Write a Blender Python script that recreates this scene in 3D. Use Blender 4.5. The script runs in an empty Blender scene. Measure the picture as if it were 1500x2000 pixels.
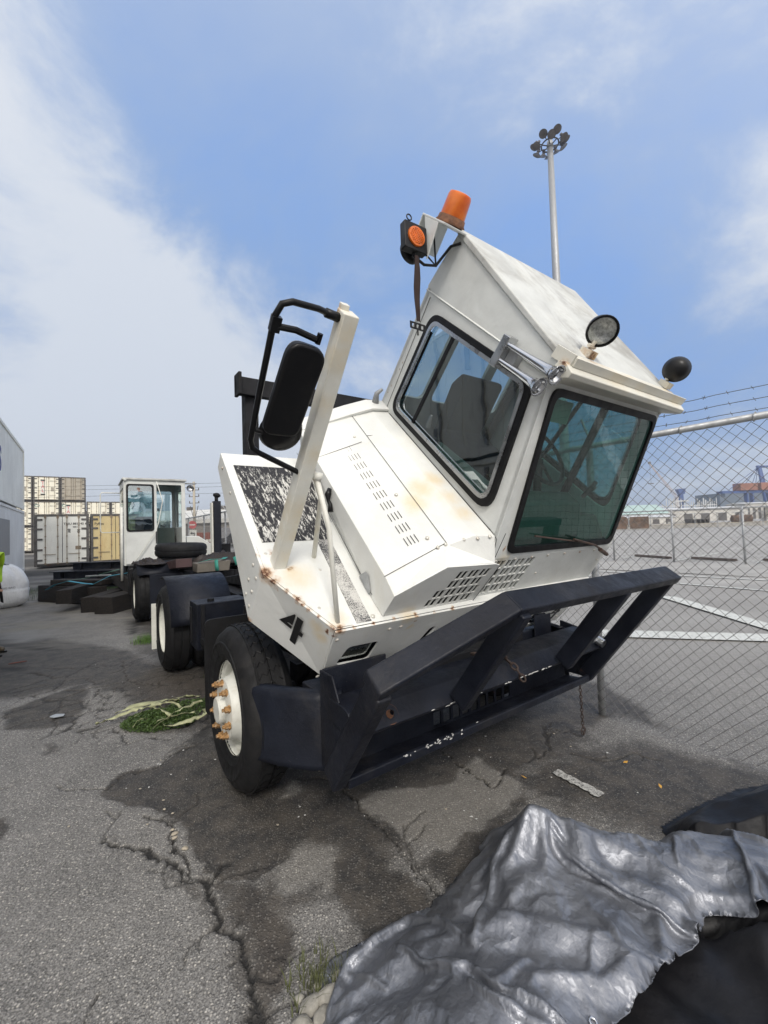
import bpy, bmesh, math, random
import numpy as np
from mathutils import Vector, Matrix, noise as mnoise
from mathutils.geometry import tessellate_polygon
R = math.radians
random.seed(7)
SC = bpy.context.scene
COL = SC.collection

# ---------------------------------------------------------------- camera
cam_d = bpy.data.cameras.new('camera'); cam = bpy.data.objects.new('camera', cam_d); COL.objects.link(cam)
PITCH, ROLL, CAMH, FPX = 0.03534747, -0.03243406, 1.68135618, 817.675792
cam_d.sensor_fit = 'VERTICAL'; cam_d.sensor_height = 36; cam_d.sensor_width = 27
cam_d.lens = 36 * FPX / 2000
cam_d.clip_start = 0.05; cam_d.clip_end = 6000
cam.matrix_world = Matrix.Translation((0, 0, CAMH)) @ Matrix.Rotation(math.pi/2 + PITCH, 4, 'X') @ Matrix.Rotation(ROLL, 4, 'Z')
SC.camera = cam
# ---------------------------------------------------------------- sun
SUN_EL = R(40); SUN_AZ = math.atan2(-0.95, 0.22)      # world angle from +X of the direction towards the sun
sd = bpy.data.lights.new('sun', 'SUN'); so = bpy.data.objects.new('sun', sd); COL.objects.link(so)
sd.energy = 1.95; sd.angle = R(13); sd.color = (1.0, 0.955, 0.89)
sdir = Vector((math.cos(SUN_EL)*math.cos(SUN_AZ), math.cos(SUN_EL)*math.sin(SUN_AZ), math.sin(SUN_EL)))
so.rotation_euler = sdir.to_track_quat('Z', 'Y').to_euler(); so.location = (0, -5, 30)
# ---------------------------------------------------------------- exposure
SC.view_settings.view_transform = 'Standard'; SC.view_settings.look = 'None'
SC.view_settings.exposure = 0.0; SC.view_settings.gamma = 1
SC.render.engine = 'CYCLES'
SC.cycles.max_bounces = 8; SC.cycles.transparent_max_bounces = 24; SC.cycles.use_denoising = True

# ---------------------------------------------------------------- node helpers
def lin(r, g, b):
    f = lambda c: (c/255/12.92) if c/255 <= 0.04045 else ((c/255+0.055)/1.055)**2.4
    return (f(r), f(g), f(b), 1)
class NT:
    def __init__(s, tree): s.t = tree; s.n = tree.nodes; s.l = tree.links
    def new(s, typ, **kw):
        n = s.n.new(typ)
        for k, v in kw.items():
            if isinstance(k, str) and hasattr(n, k): setattr(n, k, v)
        return n
    def put(s, sock, v):
        if isinstance(v, bpy.types.NodeSocket): s.l.new(v, sock)
        elif v is not None: sock.default_value = v
    def math(s, op, a, b=None, c=None, clamp=False):
        n = s.n.new('ShaderNodeMath'); n.operation = op; n.use_clamp = clamp
        s.put(n.inputs[0], a); s.put(n.inputs[1], b)
        if c is not None: s.put(n.inputs[2], c)
        return n.outputs[0]
    def vmath(s, op, a, b=None):
        n = s.n.new('ShaderNodeVectorMath'); n.operation = op
        s.put(n.inputs[0], a)
        if b is not None:
            s.put(n.inputs[3] if op == 'SCALE' else n.inputs[1], b)
        return n.outputs['Value'] if op in ('LENGTH', 'DISTANCE', 'DOT_PRODUCT') else n.outputs[0]
    def mix(s, f, a, b, typ='MIX'):
        n = s.n.new('ShaderNodeMix'); n.data_type = 'RGBA'; n.blend_type = typ
        s.put(n.inputs[0], f); s.put(n.inputs[6], a); s.put(n.inputs[7], b)
        return n.outputs[2]
    def noise(s, vec, scale, detail=4, rough=0.55, dist=0.0, out='Fac'):
        n = s.n.new('ShaderNodeTexNoise'); n.inputs['Scale'].default_value = scale
        n.inputs['Detail'].default_value = detail; n.inputs['Roughness'].default_value = rough
        n.inputs['Distortion'].default_value = dist
        if vec is not None: s.l.new(vec, n.inputs['Vector'])
        return n.outputs[out]
    def voro(s, vec, scale, feature='F1', out='Distance', rand=1.0):
        n = s.n.new('ShaderNodeTexVoronoi'); n.feature = feature; n.inputs['Scale'].default_value = scale
        n.inputs['Randomness'].default_value = rand
        if vec is not None: s.l.new(vec, n.inputs['Vector'])
        return n.outputs[out]
    def ramp(s, f, a, b, lo=0.0, hi=1.0, smooth=True):
        n = s.n.new('ShaderNodeMapRange'); n.interpolation_type = 'SMOOTHSTEP' if smooth else 'LINEAR'; n.clamp = True
        s.put(n.inputs[0], f); n.inputs[1].default_value = a; n.inputs[2].default_value = b
        n.inputs[3].default_value = lo; n.inputs[4].default_value = hi
        return n.outputs[0]
    def mapping(s, vec, scale=(1,1,1), loc=(0,0,0), rot=(0,0,0)):
        n = s.n.new('ShaderNodeMapping'); n.inputs['Scale'].default_value = scale
        n.inputs['Location'].default_value = loc; n.inputs['Rotation'].default_value = rot
        s.l.new(vec, n.inputs[0]); return n.outputs[0]
    def obj(s): return s.n.new('ShaderNodeTexCoord').outputs['Object']
    def pos(s): return s.n.new('ShaderNodeNewGeometry').outputs['Position']
def newmat(name):
    m = bpy.data.materials.new(name); m.use_nodes = True; t = NT(m.node_tree)
    for n in list(t.n): t.n.remove(n)
    out = t.new('ShaderNodeOutputMaterial'); p = t.new('ShaderNodeBsdfPrincipled'); t.l.new(p.outputs[0], out.inputs[0])
    return m, t, p, out
def bump(t, p, h, dist=0.01, strength=0.5):
    b = t.new('ShaderNodeBump'); b.inputs['Distance'].default_value = dist; b.inputs['Strength'].default_value = strength
    t.l.new(h, b.inputs['Height']); t.l.new(b.outputs[0], p.inputs['Normal'])
def simple(name, col, rough=0.5, metal=0.0, var=0.15, scale=6.0, dirt=None, dirt_amt=0.5, bmp=0.0, bscale=60, rvar=0.1, stretch=(1,1,1)):
    m, t, p, o = newmat(name)
    v = t.mapping(t.obj(), stretch)
    n1 = t.noise(v, scale, 6, 0.6)
    c2 = tuple(c*(1-var) for c in col[:3]) + (1,)
    c1 = tuple(min(1, c*(1+var*0.6)) for c in col[:3]) + (1,)
    c = t.mix(t.ramp(n1, 0.3, 0.7), c2, c1)
    if dirt:
        n2 = t.noise(v, scale*0.45, 8, 0.7, 0.6)
        c = t.mix(t.ramp(n2, 0.52, 0.72, 0, dirt_amt), c, dirt)
    t.put(p.inputs['Base Color'], c); p.inputs['Metallic'].default_value = metal
    if max(col[:3]) < 0.04: p.inputs['Specular IOR Level'].default_value = 0.28
    t.put(p.inputs['Roughness'], t.ramp(t.noise(v, scale*2.3, 4), 0.3, 0.7, max(0.02, rough-rvar), min(1, rough+rvar)))
    if bmp: bump(t, p, t.noise(v, bscale, 5, 0.6), 0.004, bmp)
    return m

def rusty_paint(name, col, spots=(), streaks=(), grime=0.25, rough=0.42, warm=(0.62,0.55,0.40,1), gamt=0.35, wear=None):
    """white paint; spots (x,y,z,r) are rust blooms at places on the truck, streaks are soft yellow stains (x,y,z,r)"""
    m, t, p, o = newmat(name)
    v = t.obj()
    n1 = t.noise(v, 2.2, 7, 0.62, 0.3)
    c = t.mix(t.ramp(n1, 0.35, 0.7), col, tuple(x*(1-grime*0.5) for x in col[:3]) + (1,))
    n2 = t.noise(t.mapping(v, (1, 1, 0.35)), 5.0, 8, 0.7, 0.4)
    c = t.mix(t.ramp(n2, 0.5, 0.8, 0, gamt), c, tuple(a*b for a, b in zip(warm[:3], (1, 1, 1))) + (1,))
    fine = t.noise(v, 55, 5, 0.7)
    # tiny grey specks of dirt
    sp = t.ramp(t.voro(v, 34), 0.02, 0.10, 0.55, 0.0)
    spm = t.math('MULTIPLY', sp, t.ramp(t.noise(v, 3.1, 3), 0.5, 0.62))
    c = t.mix(spm, c, (0.12, 0.10, 0.08, 1))
    if wear:
        w = t.ramp(t.noise(v, 1.7, 9, 0.7, 0.5), 0.42, 0.66, 0, wear)
        c = t.mix(w, c, (0.27, 0.26, 0.235, 1))
    dv = t.vmath('ADD', v, t.vmath('SCALE', t.vmath('SUBTRACT', t.noise(v, 14, 6, 0.7, out='Color'), (0.5, 0.5, 0.5)), 0.09))
    acc = None
    for (x, y, z, r) in spots:
        d = t.vmath('DISTANCE', dv, (x, y, z))
        f = t.math('DIVIDE', d, r)
        acc = f if acc is None else t.math('MINIMUM', acc, f)
    if acc is not None:
        halo = t.math('MULTIPLY', t.ramp(acc, 0.5, 1.6, 0.8, 0), t.ramp(t.noise(v, 20, 6, 0.7), 0.35, 0.6, 0.25, 1.0))
        core = t.math('MULTIPLY', t.ramp(acc, 0.35, 0.85, 1, 0), t.ramp(fine, 0.35, 0.55, 0.35, 1.0))
        c = t.mix(halo, c, (0.46, 0.25, 0.09, 1))
        c = t.mix(core, c, (0.105, 0.035, 0.014, 1))
    acc2 = None
    for (x, y, z, r) in streaks:
        d = t.vmath('DISTANCE', dv, (x, y, z))
        f = t.math('DIVIDE', d, r)
        acc2 = f if acc2 is None else t.math('MINIMUM', acc2, f)
    if acc2 is not None:
        c = t.mix(t.math('MULTIPLY', t.ramp(acc2, 0.1, 1.4, 0.55, 0), t.ramp(n2, 0.3, 0.6, 0.4, 1.0)), c, (0.68, 0.52, 0.26, 1))
    t.put(p.inputs['Base Color'], c)
    t.put(p.inputs['Roughness'], t.ramp(n2, 0.3, 0.7, rough-0.08, rough+0.2))
    bump(t, p, t.math('ADD', t.math('MULTIPLY', t.noise(v, 30, 5, 0.65), .12), t.noise(v, 2.6, 3, 0.5, 0.4)), 0.022, 0.42)
    return m

# ---------------------------------------------------------------- mesh helpers
class MB:
    def __init__(s, T=None): s.v = []; s.f = []; s.T = T or (lambda p: p)
    def add(s, vs, fs):
        o = len(s.v); s.v += [tuple(s.T(p)) for p in vs]; s.f += [tuple(i+o for i in f) for f in fs]; return s
    def box(s, x0, x1, y0, y1, z0, z1):
        vs = [(x, y, z) for z in (z0, z1) for y in (y0, y1) for x in (x0, x1)]
        return s.add(vs, [(0,2,3,1),(4,5,7,6),(0,1,5,4),(2,6,7,3),(0,4,6,2),(1,3,7,5)])
    def hexa(s, b, tp):
        return s.add(list(b)+list(tp), [(3,2,1,0),(4,5,6,7),(0,1,5,4),(1,2,6,5),(2,3,7,6),(3,0,4,7)])
    def prism(s, poly, lo, hi, f):
        """poly of 2-D points; f(p, q, w) -> 3-D; w runs lo..hi"""
        n = len(poly); vs = [f(p, q, lo) for p, q in poly] + [f(p, q, hi) for p, q in poly]
        fs = [tuple(range(n))[::-1], tuple(range(n, 2*n))] + [(i, (i+1)%n, (i+1)%n+n, i+n) for i in range(n)]
        return s.add(vs, fs)
    def tube(s, pts, r, n=8, closed=False, caps=True):
        pts = [Vector(s.T(p)) for p in pts]; T0 = s.T; s.T = lambda p: p
        rs = r if isinstance(r, (list, tuple)) else [r]*len(pts)
        vs = []; prev = None; m = len(pts)
        for i, p in enumerate(pts):
            if closed: d = pts[(i+1)%m]-pts[i-1]
            else: d = (pts[min(i+1, m-1)]-pts[max(i-1, 0)])
            d = d.normalized() if d.length > 1e-9 else Vector((0,0,1))
            if prev is None:
                a = Vector((0,0,1)) if abs(d.z) < 0.9 else Vector((1,0,0)); x = d.cross(a).normalized()
            else:
                x = prev - d*prev.dot(d); x = x.normalized() if x.length > 1e-6 else d.orthogonal().normalized()
            prev = x; y = d.cross(x)
            vs += [tuple(p + (x*math.cos(k*2*math.pi/n) + y*math.sin(k*2*math.pi/n))*rs[i]) for k in range(n)]
        fs = []
        for i in range(m if closed else m-1):
            j = (i+1) % m
            fs += [(i*n+k, i*n+(k+1)%n, j*n+(k+1)%n, j*n+k) for k in range(n)]
        if caps and not closed: fs += [tuple(range(n))[::-1], tuple((m-1)*n+k for k in range(n))]
        s.add(vs, fs); s.T = T0; return s
    def lathe(s, prof, c, axis, n=32, cap=True, a0=0, a1=2*math.pi):
        """prof: (radius, height along axis)"""
        ax = Vector(axis).normalized(); x = ax.orthogonal().normalized(); y = ax.cross(x); c = Vector(c)
        full = abs(a1-a0-2*math.pi) < 1e-6; m = n if full else n+1
        vs = []
        for r, h in prof:
            for k in range(m):
                a = a0+(a1-a0)*k/n
                vs.append(tuple(c + ax*h + (x*math.cos(a)+y*math.sin(a))*r))
        fs = []
        for i in range(len(prof)-1):
            for k in range(n):
                k2 = (k+1) % m if full else k+1
                fs.append((i*m+k, i*m+k2, (i+1)*m+k2, (i+1)*m+k))
        if cap and full: fs += [tuple(range(m))[::-1], tuple((len(prof)-1)*m+k for k in range(m))]
        return s.add(vs, fs)
    def panel(s, outer, holes, th, f):
        """flat panel with holes; f(p, q, w) -> 3-D, w from 0 to th"""
        loops = [outer]+list(holes); flat = [p for l in loops for p in l]
        tris = tessellate_polygon([[Vector((a, b, 0)) for a, b in l] for l in loops])
        n = len(flat)
        vs = [f(a, b, 0) for a, b in flat] + [f(a, b, th) for a, b in flat]
        fs = [tuple(t) for t in tris] + [tuple(i+n for i in t[::-1]) for t in tris]
        o = 0
        for l in loops:
            m = len(l); fs += [(o+i, o+(i+1)%m, o+(i+1)%m+n, o+i+n) for i in range(m)]; o += m
        return s.add(vs, fs)
def roundpoly(pts, r, n=5):
    out = []; m = len(pts)
    for i in range(m):
        p = Vector(pts[i]); a = Vector(pts[i-1]); b = Vector(pts[(i+1)%m])
        d1 = (a-p).normalized(); d2 = (b-p).normalized()
        ang = d1.angle(d2); rr = r[i] if isinstance(r, (list, tuple)) else r
        t = min(rr/math.tan(ang/2), (a-p).length*0.45, (b-p).length*0.45)
        s0 = p+d1*t; s1 = p+d2*t
        for k in range(n+1):
            u = k/n; q = s0*(1-u)**2 + p*2*u*(1-u) + s1*u*u
            out.append((q.x, q.y))
    return out
def inset(pts, d):
    m = len(pts); A = sum(pts[i][0]*pts[(i+1)%m][1]-pts[(i+1)%m][0]*pts[i][1] for i in range(m)); sg = 1 if A > 0 else -1
    L = []
    for i in range(m):
        p = Vector(pts[i]); q = Vector(pts[(i+1)%m]); e = (q-p).normalized(); nrm = Vector((-e.y, e.x))*sg
        L.append((p+nrm*d, e))
    out = []
    for i in range(m):
        p, e = L[i-1]; q, g = L[i]; den = e.x*g.y-e.y*g.x
        t = ((q.x-p.x)*g.y-(q.y-p.y)*g.x)/den; out.append(tuple(p+e*t))
    return out
def link(name, me, mat, parent=None, smooth=False):
    o = bpy.data.objects.new(name, me); COL.objects.link(o)
    if mat:
        for mm in (mat if isinstance(mat, (list, tuple)) else [mat]): me.materials.append(mm)
    if parent: o.parent = parent
    return o
def build(name, mb, mat, parent=None, bevel=0.0, smooth=False, seg=2, auto=None, recalc=True, solid=0.0):
    me = bpy.data.meshes.new(name); me.from_pydata(mb.v, [], mb.f); me.update()
    if recalc:
        bm = bmesh.new(); bm.from_mesh(me)
        bmesh.ops.remove_doubles(bm, verts=bm.verts, dist=1e-5)
        bmesh.ops.recalc_face_normals(bm, faces=bm.faces); bm.to_mesh(me); bm.free()
    o = link(name, me, mat, parent)
    if solid:
        sm = o.modifiers.new('solid', 'SOLIDIFY'); sm.thickness = solid; sm.offset = -1
    if bevel:
        b = o.modifiers.new('bevel', 'BEVEL'); b.width = bevel; b.segments = seg; b.limit_method = 'ANGLE'; b.angle_limit = R(25)
        b.harden_normals = True; smooth = True
    if smooth or auto:
        me.polygons.foreach_set('use_smooth', [True]*len(me.polygons))
        if not bevel and auto: me.set_sharp_from_angle(angle=R(auto))
    return o
def tag(o, label=None, cat=None, group=None, kind=None):
    if label: o['label'] = label
    if cat: o['category'] = cat
    if group: o['group'] = group
    if kind: o['kind'] = kind
    return o
def empty(name, loc, rz=0, label=None, cat=None, group=None):
    o = bpy.data.objects.new(name, None); COL.objects.link(o); o.location = loc; o.rotation_euler = (0, 0, rz)
    o.empty_display_size = 0.2
    return tag(o, label, cat, group)
def dup(o, loc=None, rz=None, label=None, parent=None):
    c = o.copy(); COL.objects.link(c); c.parent = parent
    if loc is not None: c.location = loc
    if rz is not None: c.rotation_euler = (0, 0, rz)
    if label: c['label'] = label
    for ch in list(o.children): dup(ch, parent=c)
    return c
def text_mesh(name, s, size, mat, M, parent=None, extrude=0.001, font_shear=0, sx=1.0, bold=0.0):
    cu = bpy.data.curves.new(name, 'FONT'); cu.body = s; cu.size = size; cu.extrude = extrude; cu.align_x = 'CENTER'; cu.align_y = 'CENTER'
    cu.shear = font_shear; cu.offset = bold; cu.resolution_u = 3
    tmp = bpy.data.objects.new('tmp', cu); COL.objects.link(tmp)
    dg = bpy.context.evaluated_depsgraph_get(); dg.update()
    me = bpy.data.meshes.new_from_object(tmp.evaluated_get(dg)); bpy.data.objects.remove(tmp); bpy.data.curves.remove(cu)
    me.transform(M @ Matrix.Diagonal((sx, 1, 1, 1))); me.name = name; me.materials.clear()
    return link(name, me, mat, parent)

# ---------------------------------------------------------------- frames
HD = 0.61769709; TH = 0.76621712; CT, ST = math.cos(TH), math.sin(TH)
O3 = Vector((-0.08254354, 3.50374198, 0))
Lv = Vector((math.cos(HD), math.sin(HD), 0)); Fv = Vector((math.sin(HD), -math.cos(HD), 0))
def W(u, F, z=0.0): return O3 + Lv*u + Fv*F + Vector((0, 0, z))     # yard frame -> world
def G(p): return (p[0], -p[1], p[2])                                 # (u, F, Z) -> local of the truck root
def A(p):                                                            # tilted assembly (u, a, b) -> local
    u, a, b = p; return (u, -(a*CT + b*ST), -a*ST + b*CT)
# ---------------------------------------------------------------- sky
world = bpy.data.worlds.new('World'); SC.world = world; world.use_nodes = True
t = NT(world.node_tree)
for n in list(t.n): t.n.remove(n)
wo = t.new('ShaderNodeOutputWorld'); bg = t.new('ShaderNodeBackground'); t.l.new(bg.outputs[0], wo.inputs[0])
sky = t.new('ShaderNodeTexSky'); sky.sky_type = 'NISHITA'; sky.sun_disc = False
sky.sun_elevation = SUN_EL; sky.sun_rotation = math.atan2(sdir.x, sdir.y); sky.altitude = 0; sky.air_density = 1.0; sky.dust_density = 1.2; sky.ozone_density = 2.0
BGS = 0.12
bg.inputs[1].default_value = BGS
d = t.new('ShaderNodeTexCoord').outputs['Generated']
sep = t.new('ShaderNodeSeparateXYZ'); t.l.new(d, sep.inputs[0])
zz = t.math('MAXIMUM', sep.outputs[2], 0.0)
# flatten directions on to a cloud layer
den = t.math('ADD', zz, 0.22)
cmb = t.new('ShaderNodeCombineXYZ')
t.l.new(t.math('DIVIDE', sep.outputs[0], den), cmb.inputs[0]); t.l.new(t.math('DIVIDE', sep.outputs[1], den), cmb.inputs[1])
pl = cmb.outputs[0]
n1 = t.noise(t.mapping(pl, (1, 1, 1), (3.1, 1.7, 0)), 0.55, 9, 0.52, 0.35)
n2 = t.noise(t.mapping(d, (1, 1, 1.5), (2.4, 7.2, 1.1)), 2.8, 10, 0.63, 0.35)
def blob(dr, sharp):
    a = t.vmath('DOT_PRODUCT', d, tuple(Vector(dr).normalized()))
    return t.math('EXPONENT', t.math('MULTIPLY', t.math('SUBTRACT', a, 1.0), sharp))
field = t.math('ADD', t.math('MULTIPLY', n1, 0.62), t.math('MULTIPLY', n2, 0.92))
for dr, sharp, amp in [((-0.55, 0.72, 0.42), 9, 0.30), ((-0.35, 0.85, 0.30), 12, 0.22), ((-0.75, 0.62, 0.16), 10, 0.10), ((0.0, 0.62, 0.78), 5, 0.07),
                       ((-0.355, 0.60, 0.70), 26, -0.30), ((-0.30, 0.72, 0.58), 30, -0.25), ((-0.15, 0.85, 0.49), 45, -0.30), ((0.20, 0.80, 0.55), 22, -0.22),
                       ((0.40, 0.78, 0.45), 26, -0.26), ((-0.50, 0.70, 0.63), 30, 0.06), ((-0.62, 0.68, 0.38), 110, -0.28), ((0.6, 0.75, 0.25), 9, 0.16), ((0, 1, 0.05), 5, 0.06), ((-0.45, 0.85, 0.10), 12, 0.10), ((-0.60, 0.55, 0.62), 14, 0.14), ((0.10, 0.63, 0.74), 16, 0.08),
                       ((0.0, -0.8, 0.6), 1.2, 0.30)]:
    field = t.math('ADD', field, t.math('MULTIPLY', blob(dr, sharp), amp))
cl = t.ramp(field, 0.48, 1.10)
wh = t.ramp(field, 0.82, 1.16)
hor = t.ramp(zz, 0.0, 0.30, 1.0, 0.0)
k = 1.0/BGS
base = t.mix(0.90, sky.outputs[0], tuple(c*k for c in (0.082, 0.30, 0.77)) + (1,))
base = t.mix(t.ramp(zz, 0.5, 1.0, 0, 0.6), base, tuple(c*k for c in (0.095, 0.20, 0.40)) + (1,))
base = t.mix(t.math('MULTIPLY', hor, 0.75), base, tuple(c*k for c in (0.32, 0.42, 0.57)) + (1,))
cloud = t.mix(wh, tuple(c*k for c in (0.21, 0.35, 0.60)) + (1,), tuple(c*k for c in (0.66, 0.71, 0.78)) + (1,))
skyc = t.mix(t.math('MULTIPLY', cl, 0.9), base, cloud)
# a brighter, milky part of the sky around the veiled sun, behind the camera
glow = blob(tuple(sdir), 2.2)
skyc = t.mix(t.math('MULTIPLY', glow, 0.9), skyc, tuple(c*k for c in (2.3, 2.15, 1.95)) + (1,))
t.l.new(skyc, bg.inputs[0])

# ---------------------------------------------------------------- ground: one sheet to the horizon, fine near the truck
def vnoise(x, y, seed=0):
    xi = np.floor(x).astype(np.int64); yi = np.floor(y).astype(np.int64); fx = x-xi; fy = y-yi
    fx = fx*fx*(3-2*fx); fy = fy*fy*(3-2*fy)
    def h(a, b):
        n = (a*374761393 + b*668265263 + seed*1442695041) & 0xffffffff
        n = ((n ^ (n >> 13))*1274126177) & 0xffffffff
        return ((n ^ (n >> 16)) & 0xffff)/65535.0
    return (h(xi, yi)*(1-fx)+h(xi+1, yi)*fx)*(1-fy) + (h(xi, yi+1)*(1-fx)+h(xi+1, yi+1)*fx)*fy
def fbm(x, y, seed=0, oct=5, gain=0.55):
    s = 0; a = 1; tot = 0
    for i in range(oct):
        s = s + a*vnoise(x*2**i+17.3*i, y*2**i-9.1*i, seed+i); tot += a; a *= gain
    return s/tot
def sstep(x, a, b):
    t = np.clip((x-a)/(b-a), 0, 1); return t*t*(3-2*t)
def seg_dist(X, Y, pts, closed=False):
    D = np.full(X.shape, 1e9); m = len(pts)
    for i in range(m if closed else m-1):
        x0, y0 = pts[i]; x1, y1 = pts[(i+1)%m]; dx, dy = x1-x0, y1-y0
        t = np.clip(((X-x0)*dx+(Y-y0)*dy)/(dx*dx+dy*dy+1e-12), 0, 1)
        D = np.minimum(D, np.hypot(X-x0-t*dx, Y-y0-t*dy))
    return D
def inside(X, Y, pts):
    c = np.zeros(X.shape, bool); j = len(pts)-1
    for i in range(len(pts)):
        xi, yi = pts[i]; xj, yj = pts[j]
        c ^= ((yi > Y) != (yj > Y)) & (X < (xj-xi)*(Y-yi)/(yj-yi+1e-12)+xi); j = i
    return c
def sdf(X, Y, pts):
    d = seg_dist(X, Y, pts, True); return np.where(inside(X, Y, pts), -d, d)
STAINS = {
    'darkA': [(-1.92, 2.85), (-1.93, 3.06), (-1.64, 3.14), (-1.64, 3.26), (-1.48, 3.59), (-1.18, 2.92), (-0.67, 2.68), (-0.22, 2.79), (-0.13, 2.47), (-0.58, 2.3), (-0.7, 2.08), (-0.89, 2.18), (-1.31, 2.53), (-1.57, 2.59)],
    'darkB': [(-0.9, 2.15), (-0.77, 2.14), (-0.5, 1.96), (-0.37, 1.75), (-0.42, 1.62), (-0.41, 1.43), (-0.47, 1.43), (-0.6, 1.71), (-0.77, 1.89)],
    'darkC': [(-0.59, 4.39), (0.31, 3.09), (0.68, 2.94), (0.86, 3.06), (1.91, 3.63), (2.21, 3.43), (2.24, 4.43), (-0.34, 4.66)],
    'darkD': [(-0.59, 2.34), (-0.21, 2.48), (0.13, 1.94), (0.2, 1.99), (0.07, 2.14), (0.38, 2.45), (0.85, 2.61), (0.22, 1.93), (-0.16, 1.68), (-0.26, 1.9), (-0.44, 2.13)],
    'holeL': [(-3.81, 4.15), (-3.71, 4.38), (-3.59, 4.64), (-3.46, 4.93), (-2.97, 4.09), (-2.97, 3.78), (-3.26, 3.75), (-3.46, 3.76)],
    'spot': [(-2.9, 3.47), (-2.84, 3.51), (-2.67, 3.4), (-2.6, 3.26), (-2.72, 3.28)],
    'bl': [(-2.4, 2.58), (-2.34, 2.6), (-2.22, 2.51), (-2.18, 2.41), (-2.24, 2.41)],
    'wetmid': [(-7.65, 7.91), (-5.35, 6.92), (-3.81, 6.18), (-2.81, 5.41), (-2.09, 4.81), (-1.5, 3.42), (-1.93, 3.71), (-2.65, 4.3), (-3.46, 4.78), (-3.82, 4.52), (-4.39, 4.43)],
    'brown': [(-2.9, 5.23), (-1.97, 4.8), (-1.65, 3.88), (-2.1, 4.02), (-2.86, 4.73)],
    'lightP': [(-0.25, 2.66), (-0.03, 2.71), (0.37, 2.76), (0.61, 3.01), (0.8, 2.76), (0.7, 2.54), (0.45, 2.37), (0.24, 2.26), (0.05, 2.31), (-0.09, 2.43)],
    'lightQ': [(-0.56, 2.34), (-0.33, 2.25), (-0.33, 2.06), (-0.52, 2.04), (-0.62, 2.17)],
    'lightR': [(-0.72, 2.9), (-0.56, 2.78), (-0.67, 2.68)],
    'slab': [(-7.01, 7.64), (-6.49, 7.68), (-5.77, 7.23), (-5.91, 6.99), (-6.11, 6.66)],
    'darkR': [(0.68, 2.94), (1.72, 3.29), (2.49, 2.84), (2.6, 2.35), (1.76, 2.04), (1.19, 2.33), (0.85, 2.61)],
}
CRACKS = [
    [(-1.6, 2.38), (-1.48, 2.32), (-1.34, 2.3), (-1.17, 2.22), (-1.02, 2.11), (-0.91, 2.06), (-0.9, 2.17), (-0.83, 2.19)],
    [(-0.91, 2.06), (-0.84, 1.97), (-0.77, 1.87), (-0.68, 1.79), (-0.61, 1.73), (-0.55, 1.65), (-0.51, 1.58), (-0.5, 1.51), (-0.43, 1.4)],
    [(-1.92, 2.85), (-1.88, 3.01), (-1.73, 3.09), (-1.65, 3.28), (-1.56, 3.42)],
    [(-0.92, 2.07), (-1.0, 2.15), (-1.16, 2.29), (-1.33, 2.49), (-1.49, 2.58)],
    [(-2.41, 3.69), (-2.21, 3.55), (-2.12, 3.44), (-2.04, 3.54), (-1.82, 3.48)],
    [(-2.9, 4.06), (-2.57, 4.17), (-2.45, 4.41)],
    [(-0.36, 2.82), (-0.12, 2.47), (0.07, 2.17), (0.18, 1.97)],
    [(-0.61, 1.73), (-0.65, 1.7)],
    [(-0.4, 1.56), (-0.33, 1.54), (-0.26, 1.59)],
    [(-1.07, 1.42), (-1.1, 1.51), (-1.12, 1.57)],
    [(-3.57, 5.69), (-3.02, 4.89), (-2.95, 4.2)],
    [(-3.48, 4.36), (-3.32, 4.69), (-2.99, 4.89), (-2.44, 4.69)],
    [(-7.55, 8.22), (-6.47, 8.24), (-5.39, 8.68)],
    [(0.33, 3.23), (0.63, 2.72), (0.79, 2.94)],
]
def grade(a, b, step, lo, hi):
    xs = list(np.arange(a, b+1e-6, step)); g = step
    x = b
    while x < hi: g *= 1.28; x += g; xs.append(x)
    x = a; g = step; pre = []
    while x > lo: g *= 1.28; x -= g; pre.append(x)
    return np.array(pre[::-1]+xs)
gx = grade(-4.2, 2.8, 0.010, -2500, 2500)
y1 = list(np.arange(0.9, 3.4, 0.009)) + list(np.arange(3.4, 5.5, 0.018)) + list(np.arange(5.5, 8.5, 0.034)); g = 0.034; y = 8.5
while y < 3500: g *= 1.15; y += g; y1.append(y)
gy = np.array([-300, -60, -15, -5, -1.5, -0.3, 0.3, 0.7] + y1)
GX, GY = np.meshgrid(gx, gy)
wx = (fbm(GX*3.1, GY*3.1, 3)-0.5)*0.22 + (fbm(GX*14, GY*14, 5)-0.5)*0.07
wy = (fbm(GX*3.1, GY*3.1, 11)-0.5)*0.22 + (fbm(GX*14, GY*14, 13)-0.5)*0.07
near = (GY < 14) & (np.abs(GX) < 11)
def stain(k, soft, blur=0.0): return 1-sstep(sdf(GX+wx, GY+wy, STAINS[k]), -soft, soft)
crack = np.zeros(GX.shape)
_rc = random.Random(5); BR = []
def branch(p, ang, L_, depth):
    pts = [p]; n = max(3, int(L_/.05))
    for i in range(n):
        ang += _rc.gauss(0, .38); p = (p[0]+math.cos(ang)*L_/n, p[1]+math.sin(ang)*L_/n); pts.append(p)
        if depth and _rc.random() < .14: branch(p, ang+_rc.choice((-1, 1))*_rc.uniform(.5, 1.2), L_*_rc.uniform(.25, .5), depth-1)
    BR.append((pts, .0035 if depth > 1 else .0022))
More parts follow.
